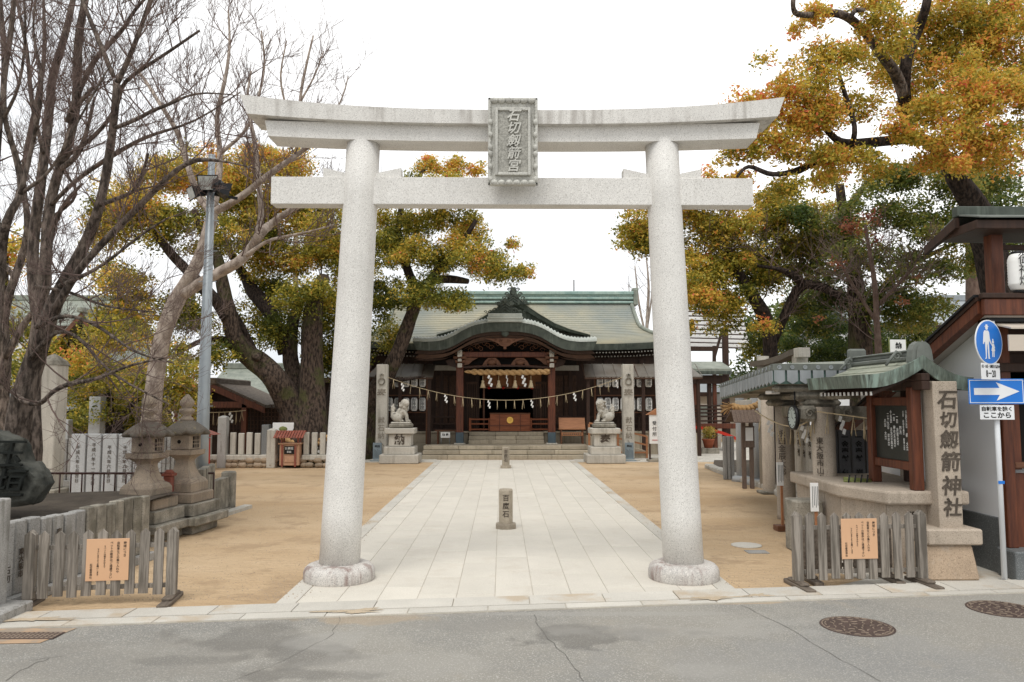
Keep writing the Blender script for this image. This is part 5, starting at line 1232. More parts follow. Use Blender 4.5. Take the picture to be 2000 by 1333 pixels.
MB().lathe([(.276, .0125), (.276, .0145)], (0, 0, 0), 40, False, Mx).build('blue_disc', m['blue'], e)
def flat(q, poly, y=-.0175): q.prism([(a, y, b_) for a, b_ in poly], (0, .002, 0))
def circ(cx, cz, r, n=12): return [(cx + r * math.cos(2 * math.pi * i / n), cz + r * math.sin(2 * math.pi * i / n)) for i in range(n)]
q = MB()
flat(q, circ(-.05, .185, .028)); flat(q, [(-.092, .198), (-.01, .198), (-.01, .206), (-.028, .208), (-.033, .228), (-.066, .228), (-.072, .208), (-.092, .206)], -.0185)
flat(q, [(-.075, .15), (-.02, .15), (-.0, .13), (.012, .04), (.045, -.02), (.03, -.03), (-.005, .02), (-.012, -.01), (-.012, -.2), (.0, -.215), (-.035, -.215), (-.045, -.03), (-.055, -.03), (-.075, -.215), (-.11, -.215), (-.09, -.2), (-.095, 0), (-.11, .0), (-.125, -.03), (-.14, -.02), (-.12, .12), (-.1, .15)])
flat(q, circ(.075, .005, .022)); flat(q, circ(.075, .035, .012, 8))
flat(q, [(.055, -.02), (.095, -.02), (.115, -.07), (.105, -.075), (.093, -.05), (.115, -.11), (.1, -.11), (.095, -.19), (.08, -.19), (.078, -.115), (.07, -.115), (.066, -.19), (.05, -.19), (.05, -.11), (.035, -.11), (.055, -.055), (.045, -.045), (.035, -.015)])
q.build('walking_adult_and_child', m['swhite'], e)
e = local_sign(1934, 725, rz, 'time_plate')
MB().box(-.2, .2, -.008, .0, -.11, .1, .002).build('plate', m['swhite'], e)
for s_, sz, z in (('1日・15日・日曜日と休日の', .037, .055), ('8－20', .1, -.04)):
    o = text(s_, sz, (0, -.0095, z), m['ink'], e, depth=.001, vertical=False, bold=.02, sx=.85, sy=1.25)
e = local_sign(1945, 765, R(-14), 'arrow_sign')
MB().box(-.325, .325, -.012, .0, -.165, .165, .004).build('plate', m['blue'], e)
q = MB()
for a in ((-.305, .305, -.15, -.142), (-.305, .305, .142, .15), (-.313, -.305, -.15, .15), (.305, .313, -.15, .15)): q.box(a[0], a[1], -.0145, -.0122, a[2], a[3])
q.build('white_border', m['swhite'], e)
q = MB(); flat(q, [(-.26, -.045), (.04, -.045), (.0, -.12), (.27, 0), (.0, .12), (.04, .045), (-.26, .045)], -.0152); q.build('white_arrow', m['swhite'], e)
e = local_sign(1947, 806, R(-14), 'exception_plate')
MB().box(-.2, .2, -.009, .0, -.093, .093, .003).build('plate', m['swhite'], e)
text('自転車を除く', .062, (0, -.0105, .042), m['ink'], e, depth=.001, vertical=False, bold=.025)
text('ここから', .085, (0, -.0105, -.04), m['ink'], e, depth=.001, vertical=False, bold=.03)

# ---- stone podium with roofed notice board
t = thing('stone_podium', 'low tan stone podium with thick top slab under the notice board', 'podium', (5.5, 11, 0))
ztp, zbt = 1.11, .93
poly = [P(1634, 944, 11.2), P(1734, 958, 10.3), P(1812, 956, 10.3)]
pl_ = [(poly[0].x, 11.2), (poly[1].x, 10.3), (poly[1].x + 1.1, 10.3), (6.4, 13.3), (poly[0].x + .1, 13.3)]
def inset(pl, d):
    cx = sum(p[0] for p in pl) / len(pl); cy = sum(p[1] for p in pl) / len(pl); return [(cx + (x - cx) * d, cy + (y - cy) * d) for x, y in pl]
o = MB().prism([(x, y, zbt) for x, y in pl_], (0, 0, ztp - zbt)).build('top_slab', m['tstone'], t); bv = o.modifiers.new('b', 'BEVEL'); bv.width = .03; bv.segments = 2
inn = inset(pl_, .9)
for (a, b_) in zip(inn, inn[1:] + inn[:1]):
    L_ = math.dist(a, b_); n = max(1, int(L_ / .55)); d = ((b_[0] - a[0]) / L_, (b_[1] - a[1]) / L_)
    for i in range(n):
        p0 = (a[0] + d[0] * (L_ * i / n + .006), a[1] + d[1] * (L_ * i / n + .006)); p1 = (a[0] + d[0] * (L_ * (i + 1) / n - .006), a[1] + d[1] * (L_ * (i + 1) / n - .006)); nx = (-d[1] * .12, d[0] * .12)
        MB().prism([(*p0, .0), (*p1, .0), (p1[0] + nx[0], p1[1] + nx[1], .0), (p0[0] + nx[0], p0[1] + nx[1], .0)], (0, 0, zbt - .003)).build('facing_stone', m['tstone'], t)
text('御', .2, (poly[1].x + .42, 10.3 + .13, .72), m['engrave'], t, bold=.03, depth=.01)
t = thing('notice_board', 'roofed timber notice board with black panel and curved green copper roof', 'notice board', (5.5, 11, ztp))
BX = 5.46
for y in (10.42, 11.58): MB().box(BX - .07, BX + .07, y - .07, y + .07, ztp, 2.5, .012).build('post', m['redwood'], t)
for y in (10.42, 11.58): MB().box(BX + .45, BX + .57, y - .06, y + .06, ztp, 2.6, .012).build('rear_post', m['dkwood'], t)
for z0, z1 in ((1.36, 1.48), (2.25, 2.37)): MB().box(BX - .04, BX + .05, 10.49, 11.51, z0, z1, .01).build('frame_rail', m['redwood'], t)
pn = MB().box(BX - .0, BX + .03, 10.49, 11.51, 1.48, 2.25).build('black_panel', m['panel'], t)
cols = [('三月三日 桃 大祭', .9), ('三日 石切祭典祭 春季大祭', .8), ('四月', .55), ('一日 月首大祭', .85), ('一日 神武天皇祭', .8), ('十五日 月次祭典祭', .9), ('二十九日 昭和祭', .7), ('八日 大祭', .6)]
for k, (s_, hh) in enumerate(cols):
    y = 10.62 + k * .085; s_ = s_.replace(' ', '　'); sz = .7 / len(s_) * .98 * max(hh, .7); sz = min(sz, .062)
    o = text(s_, sz, (BX - .003, y, 1.9), m['wink'], t, face=-math.pi / 2, depth=.0008, bold=.02)
for z, r_ in ((2.46, .12), (2.58, .1)): MB().box(BX - .05, BX + .06, 10.1, 11.9, z, z + r_, .01).build('plate_beam', m['dkwood'], t)
# roof: ridge along y at x = 5.5
RXc, RZ = 5.5, P(1806, 698, 10.25).z; xl_ = P(1695, 740, 10.25).x; xr_ = P(1897, 745, 10.25).x; zl_ = P(1695, 736, 10.25).z; zr_ = P(1897, 742, 10.25).z
y0, y1 = 10.25, 12.1
def prof(k):                                     # k -1..1 across
    if k < 0: e = -k; return (RXc + (xl_ - RXc) * e, RZ + (zl_ - RZ) * (1 - (1 - e) ** 1.9))
    return (RXc + (xr_ - RXc) * k, RZ + (zr_ - RZ) * (1 - (1 - k) ** 1.9))
nx_, ny_ = 16, 7
for i in range(nx_):
    if i % 2: continue
    for j in range(ny_):
        ka, kb_ = -1 + 2 * i / nx_, -1 + 2 * (i + 2) / nx_; km = (ka + kb_) / 2
        ya = y0 + (y1 - y0) * (j + .0 + (.0 if i % 4 else .5)) / ny_; yb = min(ya + (y1 - y0) / ny_ - .006, y1); ya = max(ya, y0)
        sg = -1 if km < 0 else 1; vs = []
        for kk, dz in ((ka, 0), (km, 0), (kb_, 0)):
            x, z = prof(kk); dz = .012 * (abs(kk) - abs(km)) * nx_ / 2; vs += [(x, ya, z + .012 + dz * .6), (x, yb, z + .012 + dz * .6)]
        q = MB(); q.add(vs, [(0, 2, 3, 1), (2, 4, 5, 3)]); top_ = [Vector(v) for v in vs]
        q.add([tuple(v) for v in top_] + [tuple(v - Vector((0, 0, .014))) for v in top_], [(0, 6, 8, 2), (2, 8, 10, 4), (1, 3, 9, 7), (3, 5, 11, 9), (0, 1, 7, 6), (4, 10, 11, 5)])
        q.build('copper_tile', m['verd2'], t)
def sheet(q):
    N = 32
    vs = []
    for i in range(N + 1):
        x, z = prof(-1 + 2 * i / N); vs += [(x, y0, z - .005), (x, y1, z - .005), (x, y1, z - .12), (x, y0, z - .12)]
    q.add(vs, [(i * 4 + k, i * 4 + (k + 1) % 4, (i + 1) * 4 + (k + 1) % 4, (i + 1) * 4 + k) for i in range(N) for k in range(4)] + [(0, 3, 2, 1)])
part('roof_deck', m['dkwood'], t, sheet)
def verge(q, yy):
    N = 32; vs = []
    for i in range(N + 1):
        k = -1 + 2 * i / N; x, z = prof(k); x2 = RXc + (x - RXc) * .97
        vs += [(x, yy - .03, z + .03), (x2, yy + .0, z - .15), (x2, yy + .05, z - .15), (x, yy + .05, z + .03)]
    q.add(vs, [(i * 4 + k, (i + 1) * 4 + k, (i + 1) * 4 + (k + 1) % 4, i * 4 + (k + 1) % 4) for i in range(N) for k in range(4)])
q = MB(); verge(q, y0 - .02); q.build('copper_verge', m['verdd2'], t)
MB().prism([(xl_ - .05, y0 - .03, zl_ + .03), (xl_ - .05, y1 + .1, zl_ + .03), (xl_ - .02, y1 + .1, zl_ - .15), (xl_ - .02, y0 - .03, zl_ - .15)], (.05, 0, 0)).build('copper_eave', m['verdd2'], t)
MB().prism([(xr_ + .02, y0 - .03, zr_ + .03), (xr_ + .02, y1 + .1, zr_ + .03), (xr_ - .04, y1 + .1, zr_ - .14), (xr_ - .04, y0 - .03, zr_ - .14)], (-.04, 0, 0)).build('copper_eave', m['verdd2'], t)
for wd, z0, z1 in ((.12, -.04, .02), (.08, .02, .08), (.1, .08, .11)): MB().box(RXc - wd, RXc + wd, y0 + .12, y1, RZ + z0, RZ + z1, .015).build('ridge_course', m['verdr'], t)
def oni(q):
    o = [(-.15, -.08), (.15, -.08), (.13, .08), (.1, .15), (.05, .19), (-.05, .19), (-.1, .15), (-.13, .08)]
    q.prism([(RXc + a, y0 - .02, RZ + .02 + b_) for a, b_ in reversed(o)], (0, .14, 0))
    q.prism([(RXc + a * .6, y0 - .04, RZ + .03 + b_ * .75) for a, b_ in reversed(o)], (0, .02, 0))
q = MB(); oni(q); q.build('ridge_end_plate', m['verdr'], t)
q = MB(); curl(q, RXc - .2, RZ + .03, .06, 1, 1.3, .02, y0 + .25); q.tube([(RXc - .2, y0 + .25, RZ + .1), (RXc - .3, y0 + .25, RZ - .02), (RXc - .36, y0 + .25, RZ - .1)], .02, 6); q.build('scroll_ornament', m['verdr'], t)
q = MB(); curl(q, RXc - .2, RZ + .02, .06, 1, 1.3, .02, y1 - .1); q.tube([(RXc - .16, y1 - .1, RZ + .1), (RXc - .26, y1 - .1, RZ - .02), (RXc - .34, y1 - .1, RZ - .1)], .018, 6); q.box(RXc - .14, RXc + .14, y1 - .02, y1 + .1, RZ - .1, RZ + .24, .03); q.build('scroll_ornament', m['verdr'], t)
q = MB()
for k in range(13):
    y = y0 + .15 + k * .135; q.box(xl_ + .1, xl_ + .115, y - .018, y + .018, zl_ - .25, zl_ - .2)
q.build('white_rafter_tips', m['white'], t, 'stuff')
q = MB()
for k in range(13):
    y = y0 + .15 + k * .135; q.bar((xl_ + .117, y, zl_ - .225), (RXc - .05, y, RZ - .25), .036, .045)
q.build('rafters', m['dkwood'], t, 'stuff')
for k, (dx, dy) in enumerate(((-.12, .1), (.02, .16))):
    pass
# thin straw rope with streamer under the eave
# ---- temizuya: wide stone-column pavilion with copper fringe
t = thing('purification_pavilion', 'long pavilion on round stone columns with grey tabbed copper fringe', 'pavilion', (6.5, 15, 0))
A = Vector((P(1509, 712, 12.3).x, 12.3, 0)); zA = P(1509, 711, 12.3).z; Bf = Vector((P(1406, 750, 18).x, 18.0, 0)); zB = P(1406, 750, 18).z
C_ = Vector((A.x + 5.2, 12.3, 0)); D_ = Vector((Bf.x + 6.3, 18.0, 0)); hT = .36
zA2 = P(1509, 753, 12.3).z; zB2 = P(1406, 782, 18).z
def fringe(p, q_, zp1, zp2, zq1, zq2, n, nm):
    d = (q_ - p); nrm = Vector((d.y, -d.x, 0)).normalized()
    if nrm.dot(Vector((6.5, 15, 0)) - p) > 0: nrm = -nrm
    strip = MB(); z_ = .105
    strip.prism([tuple(p.xy) + (zp1 - z_,), tuple(q_.xy) + (zq1 - z_,), tuple(q_.xy) + (zq1,), tuple(p.xy) + (zp1,)], -nrm * .1); strip.build('copper_band', m['verdr'], t)
    back = MB(); back.prism([tuple((p - nrm * .03).xy) + (zp2 + .02,), tuple((q_ - nrm * .03).xy) + (zq2 + .02,), tuple((q_ - nrm * .03).xy) + (zq1 - z_,), tuple((p - nrm * .03).xy) + (zp1 - z_,)], -nrm * .04); back.build('fringe_backing', m['verd3'], t)
    for i in range(n):
        a = p.lerp(q_, i / n); b_ = p.lerp(q_, (i + 1) / n); k = (i + .5) / n; top = zp1 + (zq1 - zp1) * k - z_; lo = zp2 + (zq2 - zp2) * k
        e = d.normalized() * .018; a2 = a + e; b2 = b_ - e; mid = (a + b_) / 2; off = nrm * .012
        MB().prism([(a2.x + off.x, a2.y + off.y, top), (b2.x + off.x, b2.y + off.y, top), (b2.x + off.x, b2.y + off.y, lo + .07), (mid.x + off.x, mid.y + off.y, lo + .02), (a2.x + off.x, a2.y + off.y, lo + .07)], -nrm * .015).build('copper_tab', m['tab'], t)
        if i % 1 == 0:
            c = mid + nrm * .004; zc2 = top + .05; M_ = Matrix.Translation((c.x, c.y, zc2)) @ Matrix.Rotation(math.atan2(nrm.y, nrm.x) - math.pi / 2 + math.pi, 4, 'Z') @ Matrix.Rotation(math.pi / 2, 4, 'X')
            MB().lathe([(.034, -.0), (.034, .012), (.022, .012), (.02, .004), (.01, .008)], (0, 0, 0), 12, False, M_).build('round_boss', m['tab'], t)
fringe(A, Vector((A.x + 2.3, 12.3, 0)), zA, zA2, zA, zA2, 11, 'front'); fringe(A, Bf, zA, zA2, zB, zB2, 19, 'side')
top = [(A.x, A.y, zA), (C_.x, C_.y, zA), (D_.x, D_.y, zB), (Bf.x, Bf.y, zB)]
ap = (7.9, 15.4, zA + .25); MB().add(top + [ap], [(0, 1, 4), (1, 2, 4), (2, 3, 4), (3, 0, 4)]).build('roof', m['verd'], t)
soff = [(A.x + .06, A.y + .06, zA2 + .05), (C_.x, A.y + .06, zA2 + .05), (D_.x, D_.y - .06, zB2 + .05), (Bf.x + .06, Bf.y - .06, zB2 + .05)]
MB().prism(soff, (0, 0, .05)).build('ceiling', m['wstone'], t)
# round stone columns with bracket blocks
def colm(px, py, Y, r, txt=None, top=None, name='column', parent=None, mt='tstone'):
    c = P(px, py, Y); zt_ = top or P(px, 800, Y).z; o = MB().lathe([(r * 1.02, 0), (r, .1), (r * .97, zt_)], (c.x, Y, 0), 28).build(name, m[mt], parent or t); return c
ct = P(1600, 800, 12.5).z
for px, Y, r in ((1534, 15.3, .178), (1610, 12.55, .185)):
    c = P(px, 900, Y); colm(px, 900, Y, r, top=2.22)
    for k, (wd, z0, z1) in enumerate(((.34, 2.22, 2.34), (.5, 2.34, 2.46), (.8, 2.46, 2.58))):
        MB().box(c.x - wd, c.x + wd * .8, Y - .13, Y + .13, z0, z1, .05).build('bracket_arm', m['wstone'], t)
    MB().box(c.x - .13, c.x + .13, Y - .9, Y + .9, 2.34, 2.46, .05).build('bracket_arm', m['wstone'], t)
for px, Y in ((1780, 12.9), (1700, 16.5)): colm(px, 900, Y, .18, top=2.3)
yb_ = 12.62; c1 = P(1610, 900, 12.55)
MB().bar((c1.x, 12.55, 2.12), (P(1534, 900, 15.3).x, 15.3, 2.12), .16, .22, .02).build('tie_beam', m['wstone'], t); MB().bar((c1.x, 12.55, 2.12), (c1.x + 3, 12.6, 2.12), .16, .22, .02).build('tie_beam', m['wstone'], t)
q = MB(); q.box(c1.x + .13, c1.x + .4, 12.3, 12.6, 1.98, 2.24, .05); curl(q, c1.x + .28, 2.12, .07, 1, 1.3, .02, 12.28); q.build('lion_nosing', m['wstone'], t)
q = MB(); q.box(c1.x - .42, c1.x - .16, 12.35, 12.6, 1.98, 2.24, .05); curl(q, c1.x - .3, 2.12, .07, 1, 1.3, .02, 12.33); q.build('scroll_nosing', m['wstone'], t)
cl = P(1511, 768, 13.4); MB().box(cl.x - .08, cl.x + .08, 13.3, 13.6, cl.z - .02, cl.z + .04, .01).build('ceiling_light', m['white'], t)
text('永田金辰太郎', .15, (P(1534, 900, 15.3).x - .12, 15.3 - .16, 1.3), m['engrave'], t, face=R(-35), bold=.0)
for ch_, z in zip('東大阪', (1.78, 1.5, 1.3)): pass
text('東大阪市山本太郎', .12, (c1.x - .13, 12.55 - .15, 1.25), m['engrave'], t, face=R(-42), bold=.0, depth=.006)
# clock
cc = P(1553, 816, 12.45); t = thing('clock', 'round wall clock with dark rim hanging under the stone pavilion eave', 'clock', cc)
Mx = Matrix.Translation(cc) @ Matrix.Rotation(R(-90), 4, 'Z') @ Matrix.Rotation(math.pi / 2, 4, 'X')
MB().lathe([(.2, 0), (.2, .05), (.175, .06), (.17, .045)], (0, 0, 0), 36, True, Mx).build('rim', m['black'], t)
MB().lathe([(.17, .047), (.17, .05)], (0, 0, 0), 36, False, Mx).build('dial', m['clockface'], t)
q = MB()
for a, l_ in ((R(100), .12), (R(-25), .09)): q.prism([tuple(Mx @ Vector(v)) for v in ((-.008 * math.sin(a), .008 * math.cos(a), .052), (.008 * math.sin(a), -.008 * math.cos(a), .052), (l_ * math.cos(a), l_ * math.sin(a), .052))], (0, 0, .001))
q.build('hands', m['ink'], t)
q = MB()
for k in range(12):
    a = k * math.pi / 6; p = Mx @ Vector((.14 * math.cos(a), .14 * math.sin(a), .053)); q.ball(p, .01, 5)
q.build('hour_marks', m['ink'], t)
MB().cyl(cc + Vector((0, 0, .18)), cc + Vector((0, 0, .42)), .012, n=6).build('hanger', m['black'], t)
# rope under the pavilion
thin_rope('thin straw rope with long strands under the stone pavilion eave', P(1475, 803, 14.5), P(1592, 805, 12.35), P(1545, 833, 13.3), 9, 1.0, sc2=.9)
thin_rope('thin straw rope with one large paper streamer beside the notice board', P(1596, 804, 12.3), P(1700, 818, 11.6), P(1655, 812, 12), 4, 1.0, sc2=.9)
# stone slabs with names behind the columns
a, b_ = P(1556, 900, 16.2), P(1592, 900, 15.4)
slabrow('name_slab_row', 'pale stone slabs with engraved names between the two round columns', 'stone fence', (a.x, 16.9), (P(1594, 900, 14.6).x, 14.6), .45, 1.85, 6, m['pstone'], .1, None, [('金壱封', .17, m['engrave'], .3)] * 6, jit=.02)
t = thing('rubble_wall', 'rough pale rubble footing below the engraved slabs', 'stone wall', (a.x, 15.8, 0))
for k in range(7):
    for r_ in range(2): q = MB(); q.ball((a.x + .05 + (P(1594, 900, 14.6).x - a.x) * k / 7, 16.7 - 2.2 * k / 7, .12 + .22 * r_), .2, 8, (1, .9, .75), .12); q.build('rubble_stone', m['pstone'], t)
for i, (xa, xb, tx_) in enumerate(((1627, 1638, ''), (1639, 1663, '一金壱封　伊藤'), (1665, 1691, '一金壱封　岩橋'), (1693, 1704, ''), (1796, 1815, ''))):
    a, b_ = P(xa, 900, 12.9), P(xb, 900, 12.9); lb = ['narrow dark engraved slab beside the nearer round column', 'dark grey engraved slab with a name ending in wisteria, behind the podium', 'dark grey engraved slab next to the left notice board post', 'narrow dark slab half hidden by the notice board post', 'dark slab seen between notice board and name pillar'][i]
    tt = thing('engraved_slab', lb, 'engraved stone', ((a.x + b_.x) / 2, 12.9, 0), 0, 'dark engraved slabs behind the podium'); MB().box(a.x + .004, b_.x - .004, 12.9, 13.0, 0, P(0, 842 - (i % 2), 12.9).z, .01).build('slab', m['dslab'], tt)
    if tx_: text(tx_, .118, ((a.x + b_.x) / 2, 12.893, 1.35), m['ink'], tt, depth=.002, bold=.03)
tag(MB().box(P(1600, 830, 17).x, P(1810, 830, 17).x, 16.95, 17.05, P(0, 846, 17).z, P(0, 832, 17).z, .01).build('red_beam', m['vermil']), 'vermilion beam seen behind the round stone columns', 'beam')
tag(MB().box(P(1600, 800, 19).x, P(1850, 800, 19).x, 18.9, 19.1, 0, 2.2, .01).build('dark_wall', m['dkwood']), 'dark timber wall behind the engraved slabs', 'wall')
# trough, sign stands
a, b_ = P(1546, 1000, 12.0), P(1592, 1000, 12.0); tag(MB().box(a.x, b_.x + .05, 11.8, 12.3, 0, P(0, 979, 12).z, .02).build('stone_trough', m['wstone']), 'low grey stone trough between the round columns', 'trough')
def signstand(px, Yg, ztop, lb, w_=.12):
    c = P(px, 950, Yg); tt = thing('paper_sign_stand', lb, 'sign stand', (c.x, Yg, 0))
    MB().box(c.x - .012, c.x + .03, Yg, Yg + .03, .06, ztop, .003).build('stick', m['orwood'], tt); MB().box(c.x - .12, c.x + .12, Yg - .1, Yg + .14, 0, .1, .008).build('foot_block', m['brwood'], tt)
    bd = MB().box(c.x - w_ / 2 - .02, c.x + w_ / 2 - .02, Yg - .02, Yg - .003, ztop - .42, ztop, .003).build('paper_board', m['white'], tt)
    q = MB()
    for k in range(4): q.box(c.x - w_ / 2 + .005 + k * .026, c.x - w_ / 2 + .012 + k * .026, Yg - .0225, Yg - .0205, ztop - .36 + .03 * (k % 2), ztop - .05)
    q.build('fine_print', m['ink'], bd, 'stuff')
signstand(1526, 13.9, 1.22, 'narrow paper sign on an orange stick in front of the rear column'); signstand(1592, 11.5, 1.1, 'narrow white sign on an orange stick in front of the trough')
# ---- round columns farther back, little roofed notice, slabs, garden kerb
t = thing('stone_column', 'round stone column standing left of the pavilion, farther back', 'column', (P(1501, 900, 19.5).x, 19.5, 0)); colm(1501, 900, 19.5, .155, top=P(0, 782, 19.5).z + .5, name='shaft', parent=t); MB().box(t.location.x - .25, t.location.x + .25, 19.25, 19.75, 0, .07, .02).build('base_stone', m['wstone'], t)
t = thing('rope_gate', 'small stone gate of two round posts with thick straw rope', 'stone gate', (P(1460, 900, 22).x, 22, 0))
for px, yy in ((1447, 22.5), (1477, 21.6)):
    c = P(px, 900, yy); MB().lathe([(.13, 0), (.12, P(0, 782, yy).z + .25)], (c.x, yy, 0), 18).build('post', m['pgrey'], t); MB().lathe([(.28, 0), (.25, .14), (.12, .17)], (c.x, yy, 0), 16).build('base_drum', m['pgrey'], t)
a, b_ = P(1436, 790, 21.8), P(1486, 786, 21.5); MB().bar(a, b_, .14, .2, .02).build('cross_beam', m['pstone'], t)
a, b_ = P(1430, 793, 21.6), P(1484, 789, 21.0); t2 = thing('straw_rope', 'thick short straw rope with frayed end on the small stone gate', 'rope', a)
for ph in (0, math.pi): MB().tube([a.lerp(b_, k / 24) + Vector((0, .05 * math.cos(ph + k * .9), .05 * math.sin(ph + k * .9) - .1 * math.sin(math.pi * k / 24))) for k in range(25)], .055, 7).build('strand', m['straw'], t2)
q = MB()
for k in range(26): q.tube([a, a + Vector((-random.uniform(.1, .35), random.uniform(-.1, .1), random.uniform(-.25, .12)))], .01, 4)
q.build('frayed_end', m['straw'], t2, 'stuff')
q = MB(); zig(q, (a.lerp(b_, .45)).x, 21.1, a.z - .12, .9); q.build('paper_streamer', m['white'], t2); q = MB(); zig(q, (a.lerp(b_, .7)).x, 21.0, a.z - .1, .9, .5); q.build('paper_streamer', m['white'], t2)
Yn = 20.6; cx = P(1461, 900, Yn).x
t = thing('roofed_notice', 'slim timber notice post with small shingle roof and white sheet', 'notice', (cx, Yn, 0))
for px in (1453, 1468): c = P(px, 900, Yn); MB().box(c.x - .05, c.x + .05, Yn - .05, Yn + .05, 0, P(0, 815, Yn).z, .01).build('post', m['foot2'], t)
za, zr3 = P(0, 826, Yn).z, P(0, 803, Yn).z
for s in (-1, 1):
    for k in range(7):
        x = cx - .33 + k * .105; MB().prism([(x - .15, Yn + s * .42, za), (x - .05, Yn + s * .42, za), (x - .05 + .06, Yn, zr3), (x - .15 + .06, Yn, zr3)], (0, 0, .025)).build('roof_board', m['foot2'], t)
MB().box(cx - .12, cx + .16, Yn - .09, Yn - .05, P(0, 868, Yn).z - .1, P(0, 833, Yn).z, .005).build('board', m['foot2'], t); MB().box(cx - .08, cx + .12, Yn - .1, Yn - .092, P(0, 862, Yn).z, P(0, 836, Yn).z).build('white_sheet', m['white'], t)
a, b_ = P(1412, 900, 23), P(1434, 900, 23); slabrow('stone_slab_fence', 'short group of grey slabs left of the small roofed notice', 'stone fence', (a.x, 23), (b_.x, 23), 0, P(0, 853, 23).z, 3, m['gstone'], .12, None, jit=.004, gap=.02)
t = thing('garden_edging', 'curved row of rough edging stones round the sacred tree bed at right', 'edging', (6, 20, 0))
gp = [(1384, 914), (1400, 921), (1425, 930), (1452, 941), (1478, 949), (1500, 955), (1523, 966), (1541, 982), (1546, 1000)]
gw = [G(*p) for p in gp]
for a, b_ in zip(gw[:-1], gw[1:]):
    for k in range(2):
        p, q2 = a.lerp(b_, k / 2 + .02), a.lerp(b_, k / 2 + .48); MB().bar(p + Vector((0, 0, .06)), q2 + Vector((0, 0, .06)), .3, .14 + random.uniform(0, .05), .035).build('edging_stone', m['pstone'], t)
part('garden_bed', m['soil'], None, lambda q: q.prism([(p.x + .15, p.y, .0) for p in gw] + [(12, 13, 0), (14, 30, 0), (gw[0].x + 1, 30, 0)], (0, 0, .05)))['kind'] = 'structure'
# small torii seen side-on above the pavilion roof
t = thing('small_stone_torii', 'upper beam end of a second stone torii rising above the pavilion roof', 'torii gate', (6.0, 17.5, 0))
q = MB(); pts = [P(1474, 712, 21), P(1505, 708, 20), P(1535, 699, 19), P(1553, 690, 18.3), P(1566, 686, 18.0)]; 
for a, b_ in zip(pts[:-1], pts[1:]): q.bar(a, b_, .3, .14, .0)
q.build('top_lintel', m['capstone'], t); MB().box(P(1553, 690, 17.9).x, P(1576, 690, 17.9).x, 17.7, 18.0, P(0, 698, 17.9).z, P(0, 679, 17.9).z, .01).build('lintel_end', m['pstone'], t); c = P(1562, 700, 18.2); MB().box(c.x - .14, c.x + .14, 18.05, 18.35, 0, P(0, 690, 18.2).z, .01).build('pillar', m['pstone'], t)
c = P(1490, 700, 20.7); MB().cyl((c.x, 20.7, 0), (c.x, 20.7, c.z + .05), .16, n=16).build('pillar', m['pstone'], t)

# ---- house at the right edge
t = thing('street_house', 'white plastered house with dark timber eaves at the right edge', 'house', (7.5, 12, 0))
WX = 6.55; y0 = 10.3; E0 = P(1912, 590, 10.0); zt = P(1912, 576, 10.0).z; sl_ = .42; zw = lambda y: zt - .13 - sl_ * (y - 10)
yk = lambda px, z=0: None
MB().prism([(WX, 10.35, .75), (WX, 14.6, .75), (WX, 14.6, zw(14.6)), (WX, 10.35, zw(10.35))], (.15, 0, 0)).build('wall', m['plaster'], t)
MB().box(WX - .03, WX + .15, 10.32, 14.6, 0, .75, .01).build('granite_footing', m['dgran'], t)
MB().box(WX + .0, 12, 10.3, 10.5, 2.82, 3.45).build('front_wall', m['dkwood'], t)
MB().box(WX - .02, WX + .12, 10.2, 10.34, .38, 3.4, .01).build('corner_post', m['redwood'], t)
for k in range(5):
    x = WX + .12 + k * .3; MB().box(x, x + .292, 10.28, 10.32, .36, 1.35 if k % 2 == 0 else 1.3, .006).build('timber_board', m['redwood'], t)
MB().box(WX + .12, WX + 1.8, 10.2, 10.3, 1.42, 1.5, .01).build('window_sill', m['brwood'], t)
wn = MB().box(WX + .2, WX + 1.8, 10.3, 10.33, 1.5, 2.4, .0).build('window', m['dark'], t)
MB().box(WX + .12, WX + .24, 10.24, 10.34, 1.4, 2.5, .01).build('window_frame', m['redwood'], t)
for z in (2.45, 2.7): MB().box(WX - .05, WX + 2.5, 10.15, 10.3, z, z + .12, .01).build('lintel', m['dkwood'], t)
MB().box(WX - .1, WX + .9, 9.95, 10.35, 0, .38, .02).build('granite_step', m['dgran'], t)
# roof: barge board climbing towards the viewer
E0 = P(1912, 590, 10.0); rx = E0.x - .02; zt = P(1912, 576, 10.0).z; zlow = zt - (15.8 - 10.0) * .24
yF2 = 14.8; zlow = zt - (yF2 - 10) * sl_
for nm, mt, off, th, dx in (('roof_sheet', 'black', 0, .035, -.05), ('roof_edge', 'dkwood', -.036, .05, -.02), ('bargeboard', 'redwood', -.09, .16, .0)):
    MB().prism([(rx + dx, 10.0, zt + off), (rx + dx, yF2, zlow + off), (rx + dx, yF2, zlow + off - th), (rx + dx, 10.0, zt + off - th)], (6 if nm == 'roof_sheet' else .12, 0, 0)).build(nm, m[mt], t)
MB().prism([(rx + .12, 10.02, zt - .11), (rx + .12, yF2, zlow - .11), (rx + .12, yF2, zlow - .13), (rx + .12, 10.02, zt - .13)], (WX - rx + .5, 0, 0)).build('soffit', m['soffit'], t)
MB().box(rx + .0, 13, 9.88, 9.98, zt - .06, zt + .01, .01).build('front_eave_edge', m['dkwood'], t); MB().box(rx + .03, 13, 9.9, 9.98, zt - .28, zt - .065, .01).build('front_fascia', m['redwood'], t)
MB().box(rx + .12, 13, 9.99, 10.6, zt - .3, zt - .27, .0).build('front_soffit', m['soffit'], t); MB().box(WX - .2, 13, 10.25, 10.35, zt - .75, zt - .3, .0).build('frieze', m['dkwood'], t)
MB().box(P(1925, 620, 10.1).x, 13, 10.05, 10.2, P(0, 628, 10.1).z, P(0, 617, 10.1).z, .01).build('pipe_box', m['black'], t)
